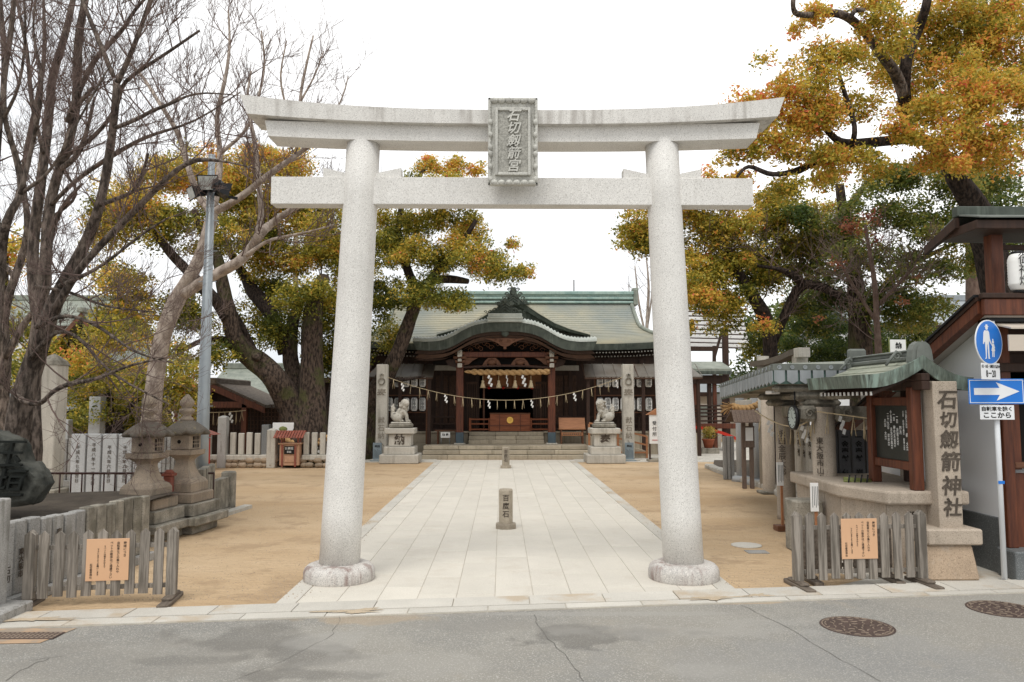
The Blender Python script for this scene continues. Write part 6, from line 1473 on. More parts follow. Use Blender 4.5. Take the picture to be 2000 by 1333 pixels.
MB().prism([(P(1955, 640, 9.9).x, 9.7, P(0, 640, 9.7).z), (12, 9.7, P(0, 640, 9.7).z), (12, 10.2, P(0, 628, 10.1).z), (P(1955, 640, 9.9).x, 10.2, P(0, 628, 10.1).z)], (0, 0, .02)).build('awning', m['cream'], t)
MB().box(P(1968, 660, 9.7).x, 12, 9.68, 9.7, P(0, 684, 9.7).z, P(0, 652, 9.7).z, .0).build('rolled_blind', m['cream'], t)
# lantern shelter on top
t = thing('lantern_shelter', 'timber lantern shelter with small copper roof above the house eave', 'shelter', (6.5, 10.4, zt))
Yl = 10.35; c = P(1942, 520, Yl); zb2 = zt + .01; zl2 = P(0, 450, Yl).z
MB().box(c.x - .085, c.x + .085, Yl - .085, Yl + .085, zb2, zl2 + .1, .01).build('post', m['redwood'], t); MB().box(c.x + 1.2, c.x + 1.37, Yl - .085, Yl + .085, zb2, zl2 + .1, .01).build('post', m['redwood'], t)
MB().box(c.x + .086, c.x + 1.3, Yl - .03, Yl + .03, P(0, 484, Yl).z, P(0, 474, Yl).z, .005).build('cross_bar', m['dkwood'], t)
l0, zz0 = P(1900, 440, 10.0), P(0, 424, 10.0).z; xx0 = P(1898, 420, 10.0).x
MB().box(xx0, xx0 + 3, 9.9, 10.8, P(0, 441, 9.9).z, P(0, 423, 9.9).z, .01).build('eave_frame', m['dkwood'], t)
MB().prism([(xx0 - .0, 9.85, zz0 + .0), (xx0 + 3, 9.85, zz0 + .0), (xx0 + 3, 10.35, zz0 + .14), (xx0 - .0, 10.35, zz0 + .14)], (0, 0, .02)).build('roof_sheet', m['verdr'], t)
MB().box(xx0 - .02, xx0 + 3, 10.28, 10.42, zz0 + .12, zz0 + .26, .01).build('ridge_box', m['verdd'], t)
MB().prism([(xx0 - .0, 10.35, zz0 + .14), (xx0 + 3, 10.35, zz0 + .14), (xx0 + 3, 11.0, zz0 - .1), (xx0 - .0, 11.0, zz0 - .1)], (0, 0, .02)).build('roof_sheet', m['verdr'], t)
MB().prism([(xx0 - .05, 10.3, zz0 + .1), (xx0 - .05, 11.1, zz0 - .14), (xx0 - .05, 11.1, zz0 - .26), (xx0 - .05, 10.3, zz0 - .04)], (.06, 0, 0)).build('bargeboard', m['dkwood'], t)
cl = P(1992, 567, Yl); cl = P(1991, 570, 9.95); tt = paper_lantern('large white paper lantern hanging in the shelter at the right edge', cl, None, .86); 

# ================================================================ BACK RIGHT: bridge corridor, pergola, plants
t = thing('bridge_corridor', 'covered timber bridge with red arched beam right of the hall', 'bridge', (11, 37, 0)); Yb = 36.0
X_ = lambda px: P(px, 800, Yb).x
Z_ = lambda py: P(0, py, Yb).z
MB().prism([(X_(1330), Yb - .6, Z_(725)), (X_(1424), Yb - .6, Z_(725)), (X_(1420), Yb + .8, Z_(708)), (X_(1330), Yb + .8, Z_(708))], (0, 0, .1)).build('copper_roof', m['verd'], t)
MB().box(X_(1330), X_(1424), Yb - .62, Yb - .5, Z_(732), Z_(725), .02).build('eave_edge', m['verdd'], t); MB().box(X_(1332), X_(1420), Yb - .3, Yb - .1, Z_(750), Z_(733), .02).build('head_beam', m['dkwood'], t)
for px in (1336, 1357, 1386, 1396, 1414): MB().box(X_(px) - .09, X_(px) + .09, Yb - .1, Yb + .1, 0, Z_(735), .02).build('post', m['redwood'] if px in (1357, 1396) else m['dkwood'], t)
for py in (793, 800, 807, 814, 823): MB().box(X_(1332), X_(1440), Yb - .16, Yb - .08, Z_(py) - .04, Z_(py) + .04, .01).build('railing_bar', m['dkwood'], t)
MB().box(X_(1332), X_(1440), Yb - .2, Yb + .2, Z_(838), Z_(828), .02).build('deck_beam', m['redwood'], t)
q = MB()
for k in range(12):
    a, b_ = k / 12, (k + 1) / 12; f = lambda t_: Z_(832 + 26 * t_ ** 2)
    xa, xb = X_(1340 + 100 * a), X_(1340 + 100 * b_); q.prism([(xa, Yb - .3, f(a) - .14), (xb, Yb - .3, f(b_) - .14), (xb, Yb - .3, f(b_)), (xa, Yb - .3, f(a))], (0, .1, 0))
q.build('red_arch_beam', m['vermil'], t)
MB().box(X_(1330), X_(1440), Yb + 2.8, Yb + 3, 0, 2.2).build('back_wall', m['cream'], t); MB().box(X_(1355), X_(1412), Yb + 2.5, Yb + 2.6, Z_(815), Z_(792), .0).build('green_panel', m['verd'], t)
MB().box(X_(1397), X_(1416), Yb - .02, Yb + .02, Z_(792), Z_(770), 0).build('lattice_window', m['lattice'], t)
t = thing('slatted_canopy', 'tall steel canopy of white slats behind the bridge corridor', 'canopy', (12, 40, 0)); Yc = 40
MB().box(P(1417, 700, Yc - 3).x - .14, P(1417, 700, Yc - 3).x + .14, Yc - 3.1, Yc - 2.9, 0, P(0, 640, Yc - 3).z, .02).build('steel_post', m['dkwood'], t)
MB().box(P(1320, 680, Yc).x, P(1395, 680, Yc).x, Yc - .1, Yc + .1, P(0, 685, Yc).z, P(0, 676, Yc).z, .02).build('beam', m['dkwood'], t)
for k in range(13):
    py = 570 + k * 8.6; a, b_ = P(1330, py, Yc + 3 - k * .2), P(1440 + k * 2, py + 3, Yc + 3 - k * .2); MB().bar(a, b_, .1, .17).build('slat', m['white'], t); MB().bar(a + Vector((0, -.1, -.13)), b_ + Vector((0, -.1, -.13)), .08, .07).build('dark_joist', m['dkwood'], t)
MB().bar(P(1395, 700, Yc), P(1412, 640, Yc), .12).build('brace', m['dkwood'], t); MB().bar(P(1395, 745, Yc), P(1395, 676, Yc), .16).build('short_post', m['dkwood'], t)
# potted plant
Yp = 34.5; c = P(1384, 880, Yp); t = thing('potted_shrub', 'green shrub in a terracotta pot under the bridge corridor', 'potted plant', (c.x, Yp, 0))
MB().lathe([(.18, 0), (.26, .34), (.29, .36), (.29, .4), (.22, .4)], (c.x, Yp, .25), 16).build('pot', m['terra'], t); MB().box(c.x - .4, c.x + .4, Yp - .3, Yp + .3, 0, .25, .02).build('stand', m['wstone'], t)
POT = (c.x, Yp, 1.0, t)

# ================================================================ BACK LEFT buildings
def gable(name, lb, cat, px0, px1, pxa, pyE, pyA, Y, depth, wallm, roofm, board, zwall0=0):
    a, b_, ap = P(px0, pyE, Y), P(px1, pyE, Y), P(pxa, pyA, Y); t = thing(name, lb, cat, ((a.x + b_.x) / 2, Y, 0))
    for p, q_, s in ((a, ap, -1), (b_, ap, 1)):
        MB().prism([(p.x, Y, p.z), (q_.x, Y, q_.z), (q_.x, Y, q_.z + .12), (p.x, Y, p.z + .12)], (0, depth, 0)).build('roof', m[roofm], t)
        MB().prism([(p.x, Y - .08, p.z - .22), (q_.x, Y - .08, q_.z - .26), (q_.x, Y - .08, q_.z + .02), (p.x, Y - .08, p.z + .02)], (0, .07, 0)).build('bargeboard', m[board], t)
    MB().box(ap.x - .15, ap.x + .15, Y - .2, Y + depth + .1, ap.z + .02, ap.z + .28, .04).build('ridge', m[roofm], t)
    w_ = (b_.x - a.x); MB().prism([(a.x + w_ * .1, Y + .8, 0), (b_.x - w_ * .1, Y + .8, 0), (b_.x - w_ * .1, Y + .8, a.z + .1), (ap.x, Y + .8, ap.z - .1), (a.x + w_ * .1, Y + .8, a.z + .1)], (0, depth - 1.4, 0)).build('wall', m[wallm], t)
    return t, a, b_, ap
t, a, b_, ap = gable('worship_pavilion', 'small timber prayer pavilion with low gabled roof left of the great tree', 'pavilion', 312, 518, 418, 797, 752, 31, 4, 'dkwood', 'foot', 'redwood')
for px in (345, 375, 476): c = P(px, 850, 31); MB().box(c.x - .1, c.x + .1, 30.95, 31.12, 0, a.z + .2, .01).build('post', m['redwood'], t)
MB().box(P(330, 800, 31).x, P(500, 800, 31).x, 30.95, 31.1, P(0, 797, 31).z, P(0, 785, 31).z, .01).build('cross_beam', m['redwood'], t)
q = MB()
for k in range(24): x = P(385, 850, 31.5).x + k * .14; q.box(x, x + .025, 31.6, 31.63, .9, 2.2)
for k in range(9): q.box(P(385, 850, 31.5).x, P(385, 850, 31.5).x + 3.3, 31.6, 31.63, .9 + k * .16, .92 + k * .16)
q.build('door_lattice', m['brdk'], t, 'stuff')
thin_rope('sacred rope with many paper streamers across the prayer pavilion', P(318, 800, 30.8), P(480, 802, 30.8), P(400, 806, 30.8), 14, 1.2, sc2=1.3)
def block(name, lb, cat, px0, px1, pyE, pyR, Y, depth, wallm, roofm, over=.4):
    a, b_ = P(px0, pyE, Y), P(px1, pyE, Y); zr_ = P(px0, pyR, Y + depth / 2).z; t = thing(name, lb, cat, ((a.x + b_.x) / 2, Y, 0))
    MB().box(a.x, b_.x, Y + over, Y + depth - over, 0, a.z).build('wall', m[wallm], t)
    for s, y in ((1, Y), (-1, Y + depth)):
        n = 6
        for k in range(n):
            k0, k1 = k / n, (k + 1) / n; f = lambda v: (y + (Y + depth / 2 - y) * v, a.z + (zr_ - a.z) * v ** 1.25)
            (ya, za), (yb, zb_) = f(k0), f(k1); MB().prism([(a.x - .3, ya, za), (b_.x + .3, ya, za), (b_.x + .3, yb, zb_), (a.x - .3, yb, zb_)], (0, 0, .1)).build('roof_course', m[roofm], t)
    MB().box(a.x - .35, b_.x + .35, Y + depth / 2 - .2, Y + depth / 2 + .2, zr_, zr_ + .35, .05).build('ridge', m[roofm], t)
    MB().box(a.x - .3, b_.x + .3, Y - .02, Y + .05, a.z - .15, a.z + .12).build('eave_board', m['dkwood'], t)
    return t
block('shrine_office', 'shrine building with pale copper roof behind the prayer pavilion', 'shrine building', 400, 560, 775, 722, 38, 7, 'dkwood', 'verd')
block('side_hall', 'low hall with grey roof just left of the torii pillar', 'shrine building', 600, 740, 742, 712, 41, 6, 'dkwood', 'tab')
t, a, b_, ap = gable('shrine_store', 'shrine building with steep copper roof among trees at far left', 'shrine building', 60, 225, 160, 720, 612, 36, 5, 'dkwood', 'verd', 'brwood')
block('long_roof_building', 'long building with pale grey green roof behind the bare trees', 'shrine building', -220, 172, 640, 588, 42, 8, 'plaster', 'verd')
block('low_annex', 'dark low annex closing the yard behind the lanterns', 'shrine building', 120, 330, 800, 770, 40, 6, 'dkwood', 'tab')
block('left_annex', 'low dark annex at the far left behind the boulder', 'shrine building', -200, 110, 806, 782, 33, 5, 'dkwood', 'tab')
block('rear_building', 'pale building seen behind the bridge corridor', 'building', 1300, 1560, 770, 742, 48, 6, 'cream', 'tab')
block('rear_house', 'house with pale tiled roof behind the trees at right', 'house', 1700, 2080, 640, 590, 34, 8, 'plaster', 'tab')
# small things left
Yk = 22; a = P(18, 860, Yk); t = thing('small_shrine', 'small dark shrine with curved green roof at the far left', 'small shrine', (a.x, Yk, 0))
MB().box(a.x - .3, a.x + .3, Yk, Yk + .5, 0, P(0, 832, Yk).z, .01).build('body', m['dkwood'], t)
MB().prism([(a.x - .6, Yk - .3, P(0, 832, Yk).z), (a.x + .35, Yk - .3, P(0, 822, Yk).z), (a.x + .3, Yk + .3, P(0, 806, Yk).z), (a.x - .5, Yk + .3, P(0, 814, Yk).z)], (0, 0, .08)).build('roof', m['verd'], t)
for px, py, Yk, w_, lb in ((46, 770, 20, .12, 'thin white stone post right of the small shrine'), (128, 820, 23, .13, 'thin stone post between tall pillar and engraved slabs'), (188, 775, 23, .17, 'grey square stone post behind the third engraved slab'), (287, 770, 23, .14, 'slim grey post behind the nearer lantern'), (357, 785, 26, .14, 'slim stone post behind the lamp pole lantern'), (520, 830, 29.5, .14, 'white inscribed stone post at the foot of the great tree')):
    c = P(px, 860, Yk); tag(MB().box(c.x - w_, c.x + w_, Yk - w_, Yk + w_, 0, P(0, py, Yk).z, .015).build('stone_post', m['pgrey']), lb, 'stone post')
Yk = 26; c = P(385, 860, Yk); t = thing('red_shrine', 'tiny vermilion shrine box behind the lamp pole', 'small shrine', (c.x, Yk, 0))
MB().box(c.x - .25, c.x + .3, Yk, Yk + .4, 0, P(0, 845, Yk).z, .01).build('body', m['vermil'], t); MB().prism([(c.x - .5, Yk - .15, P(0, 850, Yk).z), (c.x + .05, Yk - .15, P(0, 838, Yk).z), (c.x + .6, Yk - .15, P(0, 850, Yk).z)], (0, .7, 0)).build('roof', m['brred'], t)
# straw rope round the great tree and paper board
c = P(607, 880, 28.2); t = thing('picture_board', 'white picture board standing at the foot of the great tree', 'board', (P(553, 845, 28).x, 28, 0))
c = P(553, 838, 28); MB().box(c.x - .38, c.x + .38, 28, 28.04, c.z - .28, c.z + .22, .01).build('board', m['white'], t)
for s in (-1, 1): MB().box(c.x + s * .34 - .03, c.x + s * .34 + .03, 28.04, 28.1, 0, c.z + .2).build('leg', m['brwood'], t)
q = MB(); q.ball((c.x, 27.99, c.z), .12, 8, (1.3, .1, .8)); q.build('green_print', m['bamboo'], t)
# straw rope round the great tree
a, b_ = P(550, 848, 27.9), P(640, 846, 27.9); t = thing('tree_rope', 'twisted straw rope with paper streamers tied round the great tree', 'rope', a)
for ph in (0, math.pi): MB().tube([Vector((a.x + (b_.x - a.x) * k / 40, 27.9 + .07 * math.cos(ph + k * .8), a.z - .35 * math.sin(math.pi * k / 40) - .1 + .07 * math.sin(ph + k * .8))) for k in range(41)], .07, 7).build('strand', m['straw'], t)
for k in (.2, .5, .8): q = MB(); zig(q, a.x + (b_.x - a.x) * k, 27.75, a.z - .45, 1.2, k); q.build('paper_streamer', m['white'], t)
# white votive banner above the notice board roof
c = P(1755, 676, 14.5); t = thing('paper_banner', 'little white paper banner standing behind the notice board ridge', 'banner', c)
MB().box(c.x - .16, c.x + .14, 14.5, 14.51, c.z - .12, c.z + .12).build('sheet', m['white'], t); text('納', .12, (c.x + .0, 14.495, c.z), m['ink'], t, bold=.03)
for x in (-.17, .15): MB().cyl((c.x + x, 14.52, 2.2), (c.x + x, 14.52, c.z + .17), .008, n=6).build('stick', m['bamboo'], t)
# bamboo bundle on the podium
c = P(1672, 941, 11.5); t = thing('bamboo_rail', 'green bamboo rail tied with black cord on the stone podium', 'bamboo rail', c)
for k in range(3): MB().cyl(P(1648, 940 - k * 3, 11.5 + k * .05), P(1702, 944 - k * 3, 11.5 + k * .05), .018, n=8).build('bamboo_pole', m['bamboo'], t)
for k in range(4): p = P(1656 + 12 * k, 941, 11.44); MB().cyl(p + Vector((0, 0, -.06)), p + Vector((.03, 0, .1)), .012, n=6).build('black_cord', m['black'], t)

# the neighbourhood outside the frame, as the street would go on
block('neighbour_house', 'plain pale house beyond the left edge of the precinct', 'house', -900, -420, 700, 640, 30, 8, 'plaster', 'tab')
block('neighbour_house', 'grey roofed house far left beyond the bare trees', 'house', -380, -120, 720, 660, 48, 8, 'cream', 'foot2')
block('neighbour_house', 'white walled house beyond the street house on the right', 'house', 2350, 2900, 640, 560, 22, 8, 'plaster', 'tab')
block('neighbour_house', 'low tiled house at the far right of the precinct', 'house', 2060, 2400, 700, 640, 40, 8, 'cream', 'foot2')
HS = [o for o in bpy.data.objects if o.name == 'street_house'][0]
for k in range(5, 18):
    x = WX + .12 + k * .3; MB().box(x, x + .292, 10.28, 10.32, .36, 1.33, .006).build('timber_board', m['redwood'], HS)
MB().box(WX + .15, 12.2, 10.5, 14.6, 0, 2.6).build('house_body', m['plaster'], HS); MB().box(WX + 1.8, 12.2, 10.3, 10.45, 1.33, 2.82).build('upper_front_wall', m['dkwood'], HS)

# ================================================================ TREES
def limb(tree, pts, Ya, Yb, mt, name='limb', n=10, wob=.25, ground=False):
    out = []; rr = []; m_ = len(pts); off = 0
    dense = []
    for i in range(m_ - 1):
        for k in range(3): t = k / 3; a, b_ = pts[i], pts[i + 1]; dense.append(((i + t) / (m_ - 1), [a[j] + (b_[j] - a[j]) * t for j in range(3)]))
    dense.append((1, pts[-1]))
    # smooth
    P3 = []
    for f, (px, py, r) in dense:
        Y = Ya + (Yb - Ya) * f + (math.sin(f * 7 + px * .1) * wob * (1 if 0 < f < 1 else 0)); p = P(px, py, Y); P3.append(p); rr.append(r * Y / F)
    for _ in range(2): P3 = [P3[0]] + [(P3[i - 1] + P3[i] * 2 + P3[i + 1]) / 4 for i in range(1, len(P3) - 1)] + [P3[-1]]
    if ground: P3 = [Vector((P3[0].x - .1, P3[0].y, -.05))] + P3; rr = [rr[0] * 1.35] + rr
    q = MB(); ph = random.uniform(0, 9); big = max(rr) > .12
    sq = (lambda i, t: 1 + .09 * math.sin(3 * t + ph + i * .4) + .05 * math.sin(7 * t + i * .9)) if big else None
    q.tube(P3, rr, n if big else 6, True, True, sq); q.build(name, m[mt], tree)
    return P3, rr
def rv(): return Vector((random.gauss(0, 1), random.gauss(0, 1), random.gauss(0, 1))).normalized()
def grow(q, p, d, Ln, r, lvl, up=.15, spread=.8, rmin=.0035, kids=(4, 6), curl_=.3):
    n = 4; pts = [p]; dd = d.normalized()
    for i in range(n):
        dd = (dd + rv() * curl_ * .5 + Vector((0, 0, up * .35))).normalized(); pts.append(pts[-1] + dd * Ln / n)
    q.tube(pts, [max(rmin, r * (1 - .2 * i)) for i in range(n + 1)], 5 if r > .02 else 3, False)
    if lvl <= 0: return
    for k in range(random.randint(*kids)):
        t = random.uniform(.25, 1.0) * n; i = min(int(t), n - 1); bp = pts[i].lerp(pts[i + 1], t - i); base = (pts[i + 1] - pts[i]).normalized()
        nd = (base + rv() * spread + Vector((0, 0, up))).normalized(); grow(q, bp, nd, Ln * random.uniform(.45, .75), max(rmin, r * .55), lvl - 1, up, spread, rmin, kids, curl_)
def twigs(tree, limbs, per, L0, r0, lvl, mt='twig', t0=.25, up=.2, spread=.8, name='twigs', rmin=.0035, kids=(4, 6)):
    q = MB()
    for P3, rr in limbs:
        n = len(P3)
        for k in range(per):
            t = (t0 + (1 - t0) * (k + random.random()) / per) * (n - 1); i = min(int(t), n - 2); p = P3[i].lerp(P3[i + 1], t - i); ax = (P3[i + 1] - P3[i]).normalized()
            d = (rv() + ax * .6 + Vector((0, 0, .25))).normalized(); f = .6 + .6 * random.random()
            grow(q, p, d, L0 * f, min(r0, rr[i] * .6), lvl, up, spread, rmin, kids)
    return q.build(name, m[mt], tree, 'stuff')
def crown(tree, clumps, leafm, ls, cover=5.0, sub=.42, tvar=.13, name='crown', flat=.92, lv=.17, fill=4.2):
    cs = []; tn = []
    for c in clumps:
        px, py, rx, ry, Y, tint = c[:6]; cov = c[6] if len(c) > 6 else 1.0
        ctr = P(px, py, Y); RX_ = rx * Y / F; RZ_ = ry * Y / F; RY_ = (RX_ + RZ_) / 2 * 1.1; s_ = min(sub, RX_ * .7, RZ_ * .8)
        ns = max(3, int(fill * cov * (RX_ * RZ_) / (s_ * s_) * 1.3))
        for k in range(ns):
            d = rng.normal(size=3); d /= np.linalg.norm(d); rad = rng.uniform(.05, 1) ** .45
            sc3 = s_ * rng.uniform(.4, 1.3); pos = np.array(ctr) + d * rad * np.array([max(RX_ - s_ * .3, .05), max(RY_ - s_ * .3, .05), max(RZ_ - s_ * .3, .05)])
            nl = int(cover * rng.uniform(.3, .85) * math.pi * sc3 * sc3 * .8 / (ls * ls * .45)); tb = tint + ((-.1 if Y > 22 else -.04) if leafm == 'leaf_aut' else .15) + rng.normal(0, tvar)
            v = rng.normal(size=(nl, 3)); v /= np.linalg.norm(v, axis=1, keepdims=True); v[:, 2] = np.where(v[:, 2] < -.75, -v[:, 2], v[:, 2])
            rr = sc3 * (rng.uniform(.15, 1, size=(nl, 1)) ** .45) * (1 + rng.normal(0, .12, size=(nl, 1)))
            cs.append(pos + v * rr * np.array([rng.uniform(.8, 1.4), rng.uniform(.8, 1.4), flat * rng.uniform(.55, 1.05)]) + rng.normal(0, ls * .45, (nl, 3))); tn.append(np.clip(tb + rng.normal(0, lv, nl), 0, 1))
    C = np.concatenate(cs); Tn = np.concatenate(tn); N = len(C)
    nrm = rng.normal(size=(N, 3)) + np.array([0, -.25, .8]); nrm /= np.linalg.norm(nrm, axis=1, keepdims=True)
    a = np.cross(nrm, rng.normal(size=(N, 3))); a /= np.linalg.norm(a, axis=1, keepdims=True) + 1e-9; b_ = np.cross(nrm, a)
    s_ = ls * rng.uniform(.5, 1.35, size=(N, 1)); V = np.empty((N, 4, 3)); V[:, 0] = C - a * s_ * .55; V[:, 1] = C - b_ * s_ * .26 + nrm * s_ * .06 - a * s_ * .05; V[:, 2] = C + a * s_ * .55; V[:, 3] = C + b_ * s_ * .26 + nrm * s_ * .06 - a * s_ * .05
    off = np.array(BASE[tree.name].translation); V = V.reshape(-1, 3) - off
    me = bpy.data.meshes.new(name); me.vertices.add(4 * N); me.vertices.foreach_set('co', V.astype(np.float32).ravel()); me.loops.add(4 * N); me.loops.foreach_set('vertex_index', np.arange(4 * N, dtype=np.int32))
    me.polygons.add(N); me.polygons.foreach_set('loop_start', np.arange(0, 4 * N, 4, dtype=np.int32)); me.polygons.foreach_set('loop_total', np.full(N, 4, dtype=np.int32))
    at = me.attributes.new('tint', 'FLOAT', 'FACE'); at.data.foreach_set('value', Tn.astype(np.float32)); me.materials.append(m[leafm]); me.update(); me.validate()
    o = link(name, me, tree, 'stuff'); global NLEAF; NLEAF += N; return o
NLEAF = 0
def tree(label, px, Y, name='tree', cat='tree', group=None):
    x = P(px, 900, Y).x; return thing(name, label, cat, (x, Y, 0), 0, group)

# --- great camphor left (behind the white fence)
t = tree('great mossy camphor with forked trunk and sawn-off limb behind the white picket fence', 605, 28.6, 'camphor_tree')
ls_ = []
ls_.append(limb(t, [(603, 862, 48), (606, 835, 36), (611, 790, 27), (608, 735, 22), (607, 680, 20), (609, 640, 20), (614, 600, 18), (619, 570, 13), (631, 549, 13)], 28.6, 28.2, 'bark', 'trunk', 16, .1, True))
limb(t, [(596, 845, 34), (578, 808, 27), (555, 765, 24), (528, 728, 23), (498, 706, 22), (472, 684, 19), (455, 650, 16), (449, 615, 15), (440, 585, 13), (431, 545, 12), (428, 505, 10), (398, 460, 8), (378, 410, 6)], 28.5, 27.2, 'bark', 'limb', 14, .15)
limb(t, [(447, 620, 16), (425, 590, 12), (398, 566, 12), (368, 530, 10), (330, 492, 9), (292, 440, 6), (250, 380, 4)], 27.6, 26.5, 'barkd')
limb(t, [(600, 800, 16), (580, 745, 15), (563, 705, 15), (568, 665, 14), (573, 620, 11), (600, 560, 8)], 28.9, 29.6, 'bark')
limb(t, [(560, 690, 16), (545, 640, 12), (520, 598, 15), (494, 572, 14), (480, 545, 10), (462, 515, 8), (440, 470, 5)], 29.2, 29.8, 'barkd')
limb(t, [(505, 700, 6), (482, 655, 6), (465, 620, 5), (440, 585, 4)], 28.4, 28.0, 'barkd'); limb(t, [(450, 665, 7), (420, 660, 6), (385, 668, 5), (345, 690, 3)], 28, 26.5, 'barkd')
limb(t, [(648, 860, 26), (645, 810, 22), (654, 775, 16), (668, 720, 14), (680, 600, 9)], 29.2, 30, 'bark')
limb(t, [(500, 695, 14), (505, 702, 2)], 28, 27.4, 'bark')
c = P(634, 543, 28.0); MB().lathe([(.23, 0), (.25, .1), (.22, .12), (.05, .11)], (0, 0, 0), 18, True, Matrix.Translation(P(631, 549, 28.1)) @ Matrix.Rotation(R(65), 4, 'X') @ Matrix.Rotation(R(12), 4, 'Y')).build('sawn_limb_end', m['cutwood'], t)
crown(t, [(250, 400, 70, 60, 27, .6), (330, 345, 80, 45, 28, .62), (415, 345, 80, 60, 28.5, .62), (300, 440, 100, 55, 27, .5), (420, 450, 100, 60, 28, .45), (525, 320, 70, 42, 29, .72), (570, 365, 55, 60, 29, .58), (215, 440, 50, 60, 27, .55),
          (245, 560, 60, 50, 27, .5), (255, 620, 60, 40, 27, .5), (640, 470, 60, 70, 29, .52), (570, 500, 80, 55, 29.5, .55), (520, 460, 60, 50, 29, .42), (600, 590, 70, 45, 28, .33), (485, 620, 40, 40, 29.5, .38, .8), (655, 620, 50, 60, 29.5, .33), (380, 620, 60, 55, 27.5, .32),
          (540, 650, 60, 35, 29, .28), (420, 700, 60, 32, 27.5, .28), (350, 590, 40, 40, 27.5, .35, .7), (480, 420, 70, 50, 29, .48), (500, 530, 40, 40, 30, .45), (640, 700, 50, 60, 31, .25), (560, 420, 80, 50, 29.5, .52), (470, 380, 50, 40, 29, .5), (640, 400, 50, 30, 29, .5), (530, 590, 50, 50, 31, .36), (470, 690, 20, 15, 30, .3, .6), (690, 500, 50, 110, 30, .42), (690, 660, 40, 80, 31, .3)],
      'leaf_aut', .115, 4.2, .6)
twigs(t, ls_, 4, 1.2, .04, 1, 'barkd', .6)

# --- leaning camphor in front of the hall
t = tree('leaning camphor whose trunk crosses the hall roof left of the porch', 705, 31.4, 'camphor_tree')
lb_ = limb(t, [(700, 858, 30), (712, 800, 26), (742, 755, 19), (763, 722, 16), (782, 680, 14), (795, 640, 13), (808, 600, 12), (820, 570, 12), (838, 548, 9), (880, 545, 8), (915, 550, 5)], 31.5, 30.4, 'bark', 'trunk', 14, .1, True)
l2 = limb(t, [(818, 575, 10), (800, 540, 9), (785, 500, 8), (775, 440, 6), (790, 380, 5), (830, 330, 3)], 30.6, 31.6, 'barkd'); l3 = limb(t, [(830, 560, 8), (860, 520, 8), (900, 480, 6), (930, 430, 4)], 30.6, 30, 'barkd')
limb(t, [(745, 770, 9), (700, 760, 14), (690, 800, 14)], 31.4, 31.8, 'bark'); limb(t, [(758, 745, 5), (790, 742, 4), (830, 735, 2)], 31.2, 30.8, 'barkd')
crown(t, [(835, 325, 34, 22, 31.8, .68), (880, 330, 45, 22, 31.8, .68), (925, 330, 30, 20, 31.8, .66), (800, 430, 60, 40, 31.3, .5), (870, 435, 50, 30, 30.8, .48), (920, 450, 40, 40, 30.8, .55), (770, 490, 48, 60, 31.3, .38), (835, 510, 80, 45, 30.3, .42), (920, 500, 70, 45, 30.3, .5), (975, 525, 50, 34, 29.8, .52), (1022, 528, 24, 22, 29.8, .6),
          (762, 580, 45, 45, 30.8, .22), (830, 575, 80, 38, 29.8, .32), (900, 590, 34, 26, 29.8, .32), (745, 420, 30, 50, 31.8, .5), (1000, 480, 15, 12, 29.8, .55), (760, 660, 30, 35, 33, .45), (745, 610, 25, 40, 31.8, .22), (880, 380, 60, 40, 30, .5), (820, 380, 60, 40, 30, .5)],
      'leaf_aut', .115, 4.4, .55)
# --- small tree near the slabs and low one at left
t = tree('low yellow green tree with dark trunk behind the engraved slabs', 232, 23.5, 'camphor_tree')
limb(t, [(236, 905, 22), (228, 850, 18), (222, 810, 14), (205, 770, 9)], 23.5, 23.5, 'barkd', 'trunk', 12, .1, True); limb(t, [(225, 830, 9), (260, 790, 6), (300, 750, 4)], 23.5, 23, 'barkd')
crown(t, [(165, 705, 45, 30, 23, .62), (230, 730, 70, 45, 23, .48), (300, 745, 70, 45, 22.5, .42), (340, 790, 60, 38, 22.5, .4), (230, 800, 70, 35, 23.5, .4), (170, 770, 55, 45, 24, .45), (360, 740, 45, 45, 22.5, .5), (290, 830, 60, 22, 24, .32), (150, 830, 50, 20, 25, .3), (240, 660, 70, 40, 25, .5), (330, 690, 50, 30, 24, .42), (390, 780, 20, 24, 23, .35)], 'leaf_aut', .1, 4.2, .45)
t = tree('distant orange leaved tree at the far left edge', 10, 38, 'camphor_tree')
limb(t, [(5, 850, 12), (5, 650, 10), (8, 500, 7)], 38, 38, 'barkd', 'trunk', 10, .1, True)
crown(t, [(10, 500, 40, 60, 38, .65), (-40, 560, 60, 60, 38, .5), (30, 640, 40, 40, 38, .35), (110, 700, 40, 40, 36, .4), (80, 750, 50, 40, 34, .3), (20, 740, 50, 50, 36, .3)], 'leaf_aut', .2, 3.5, .8)

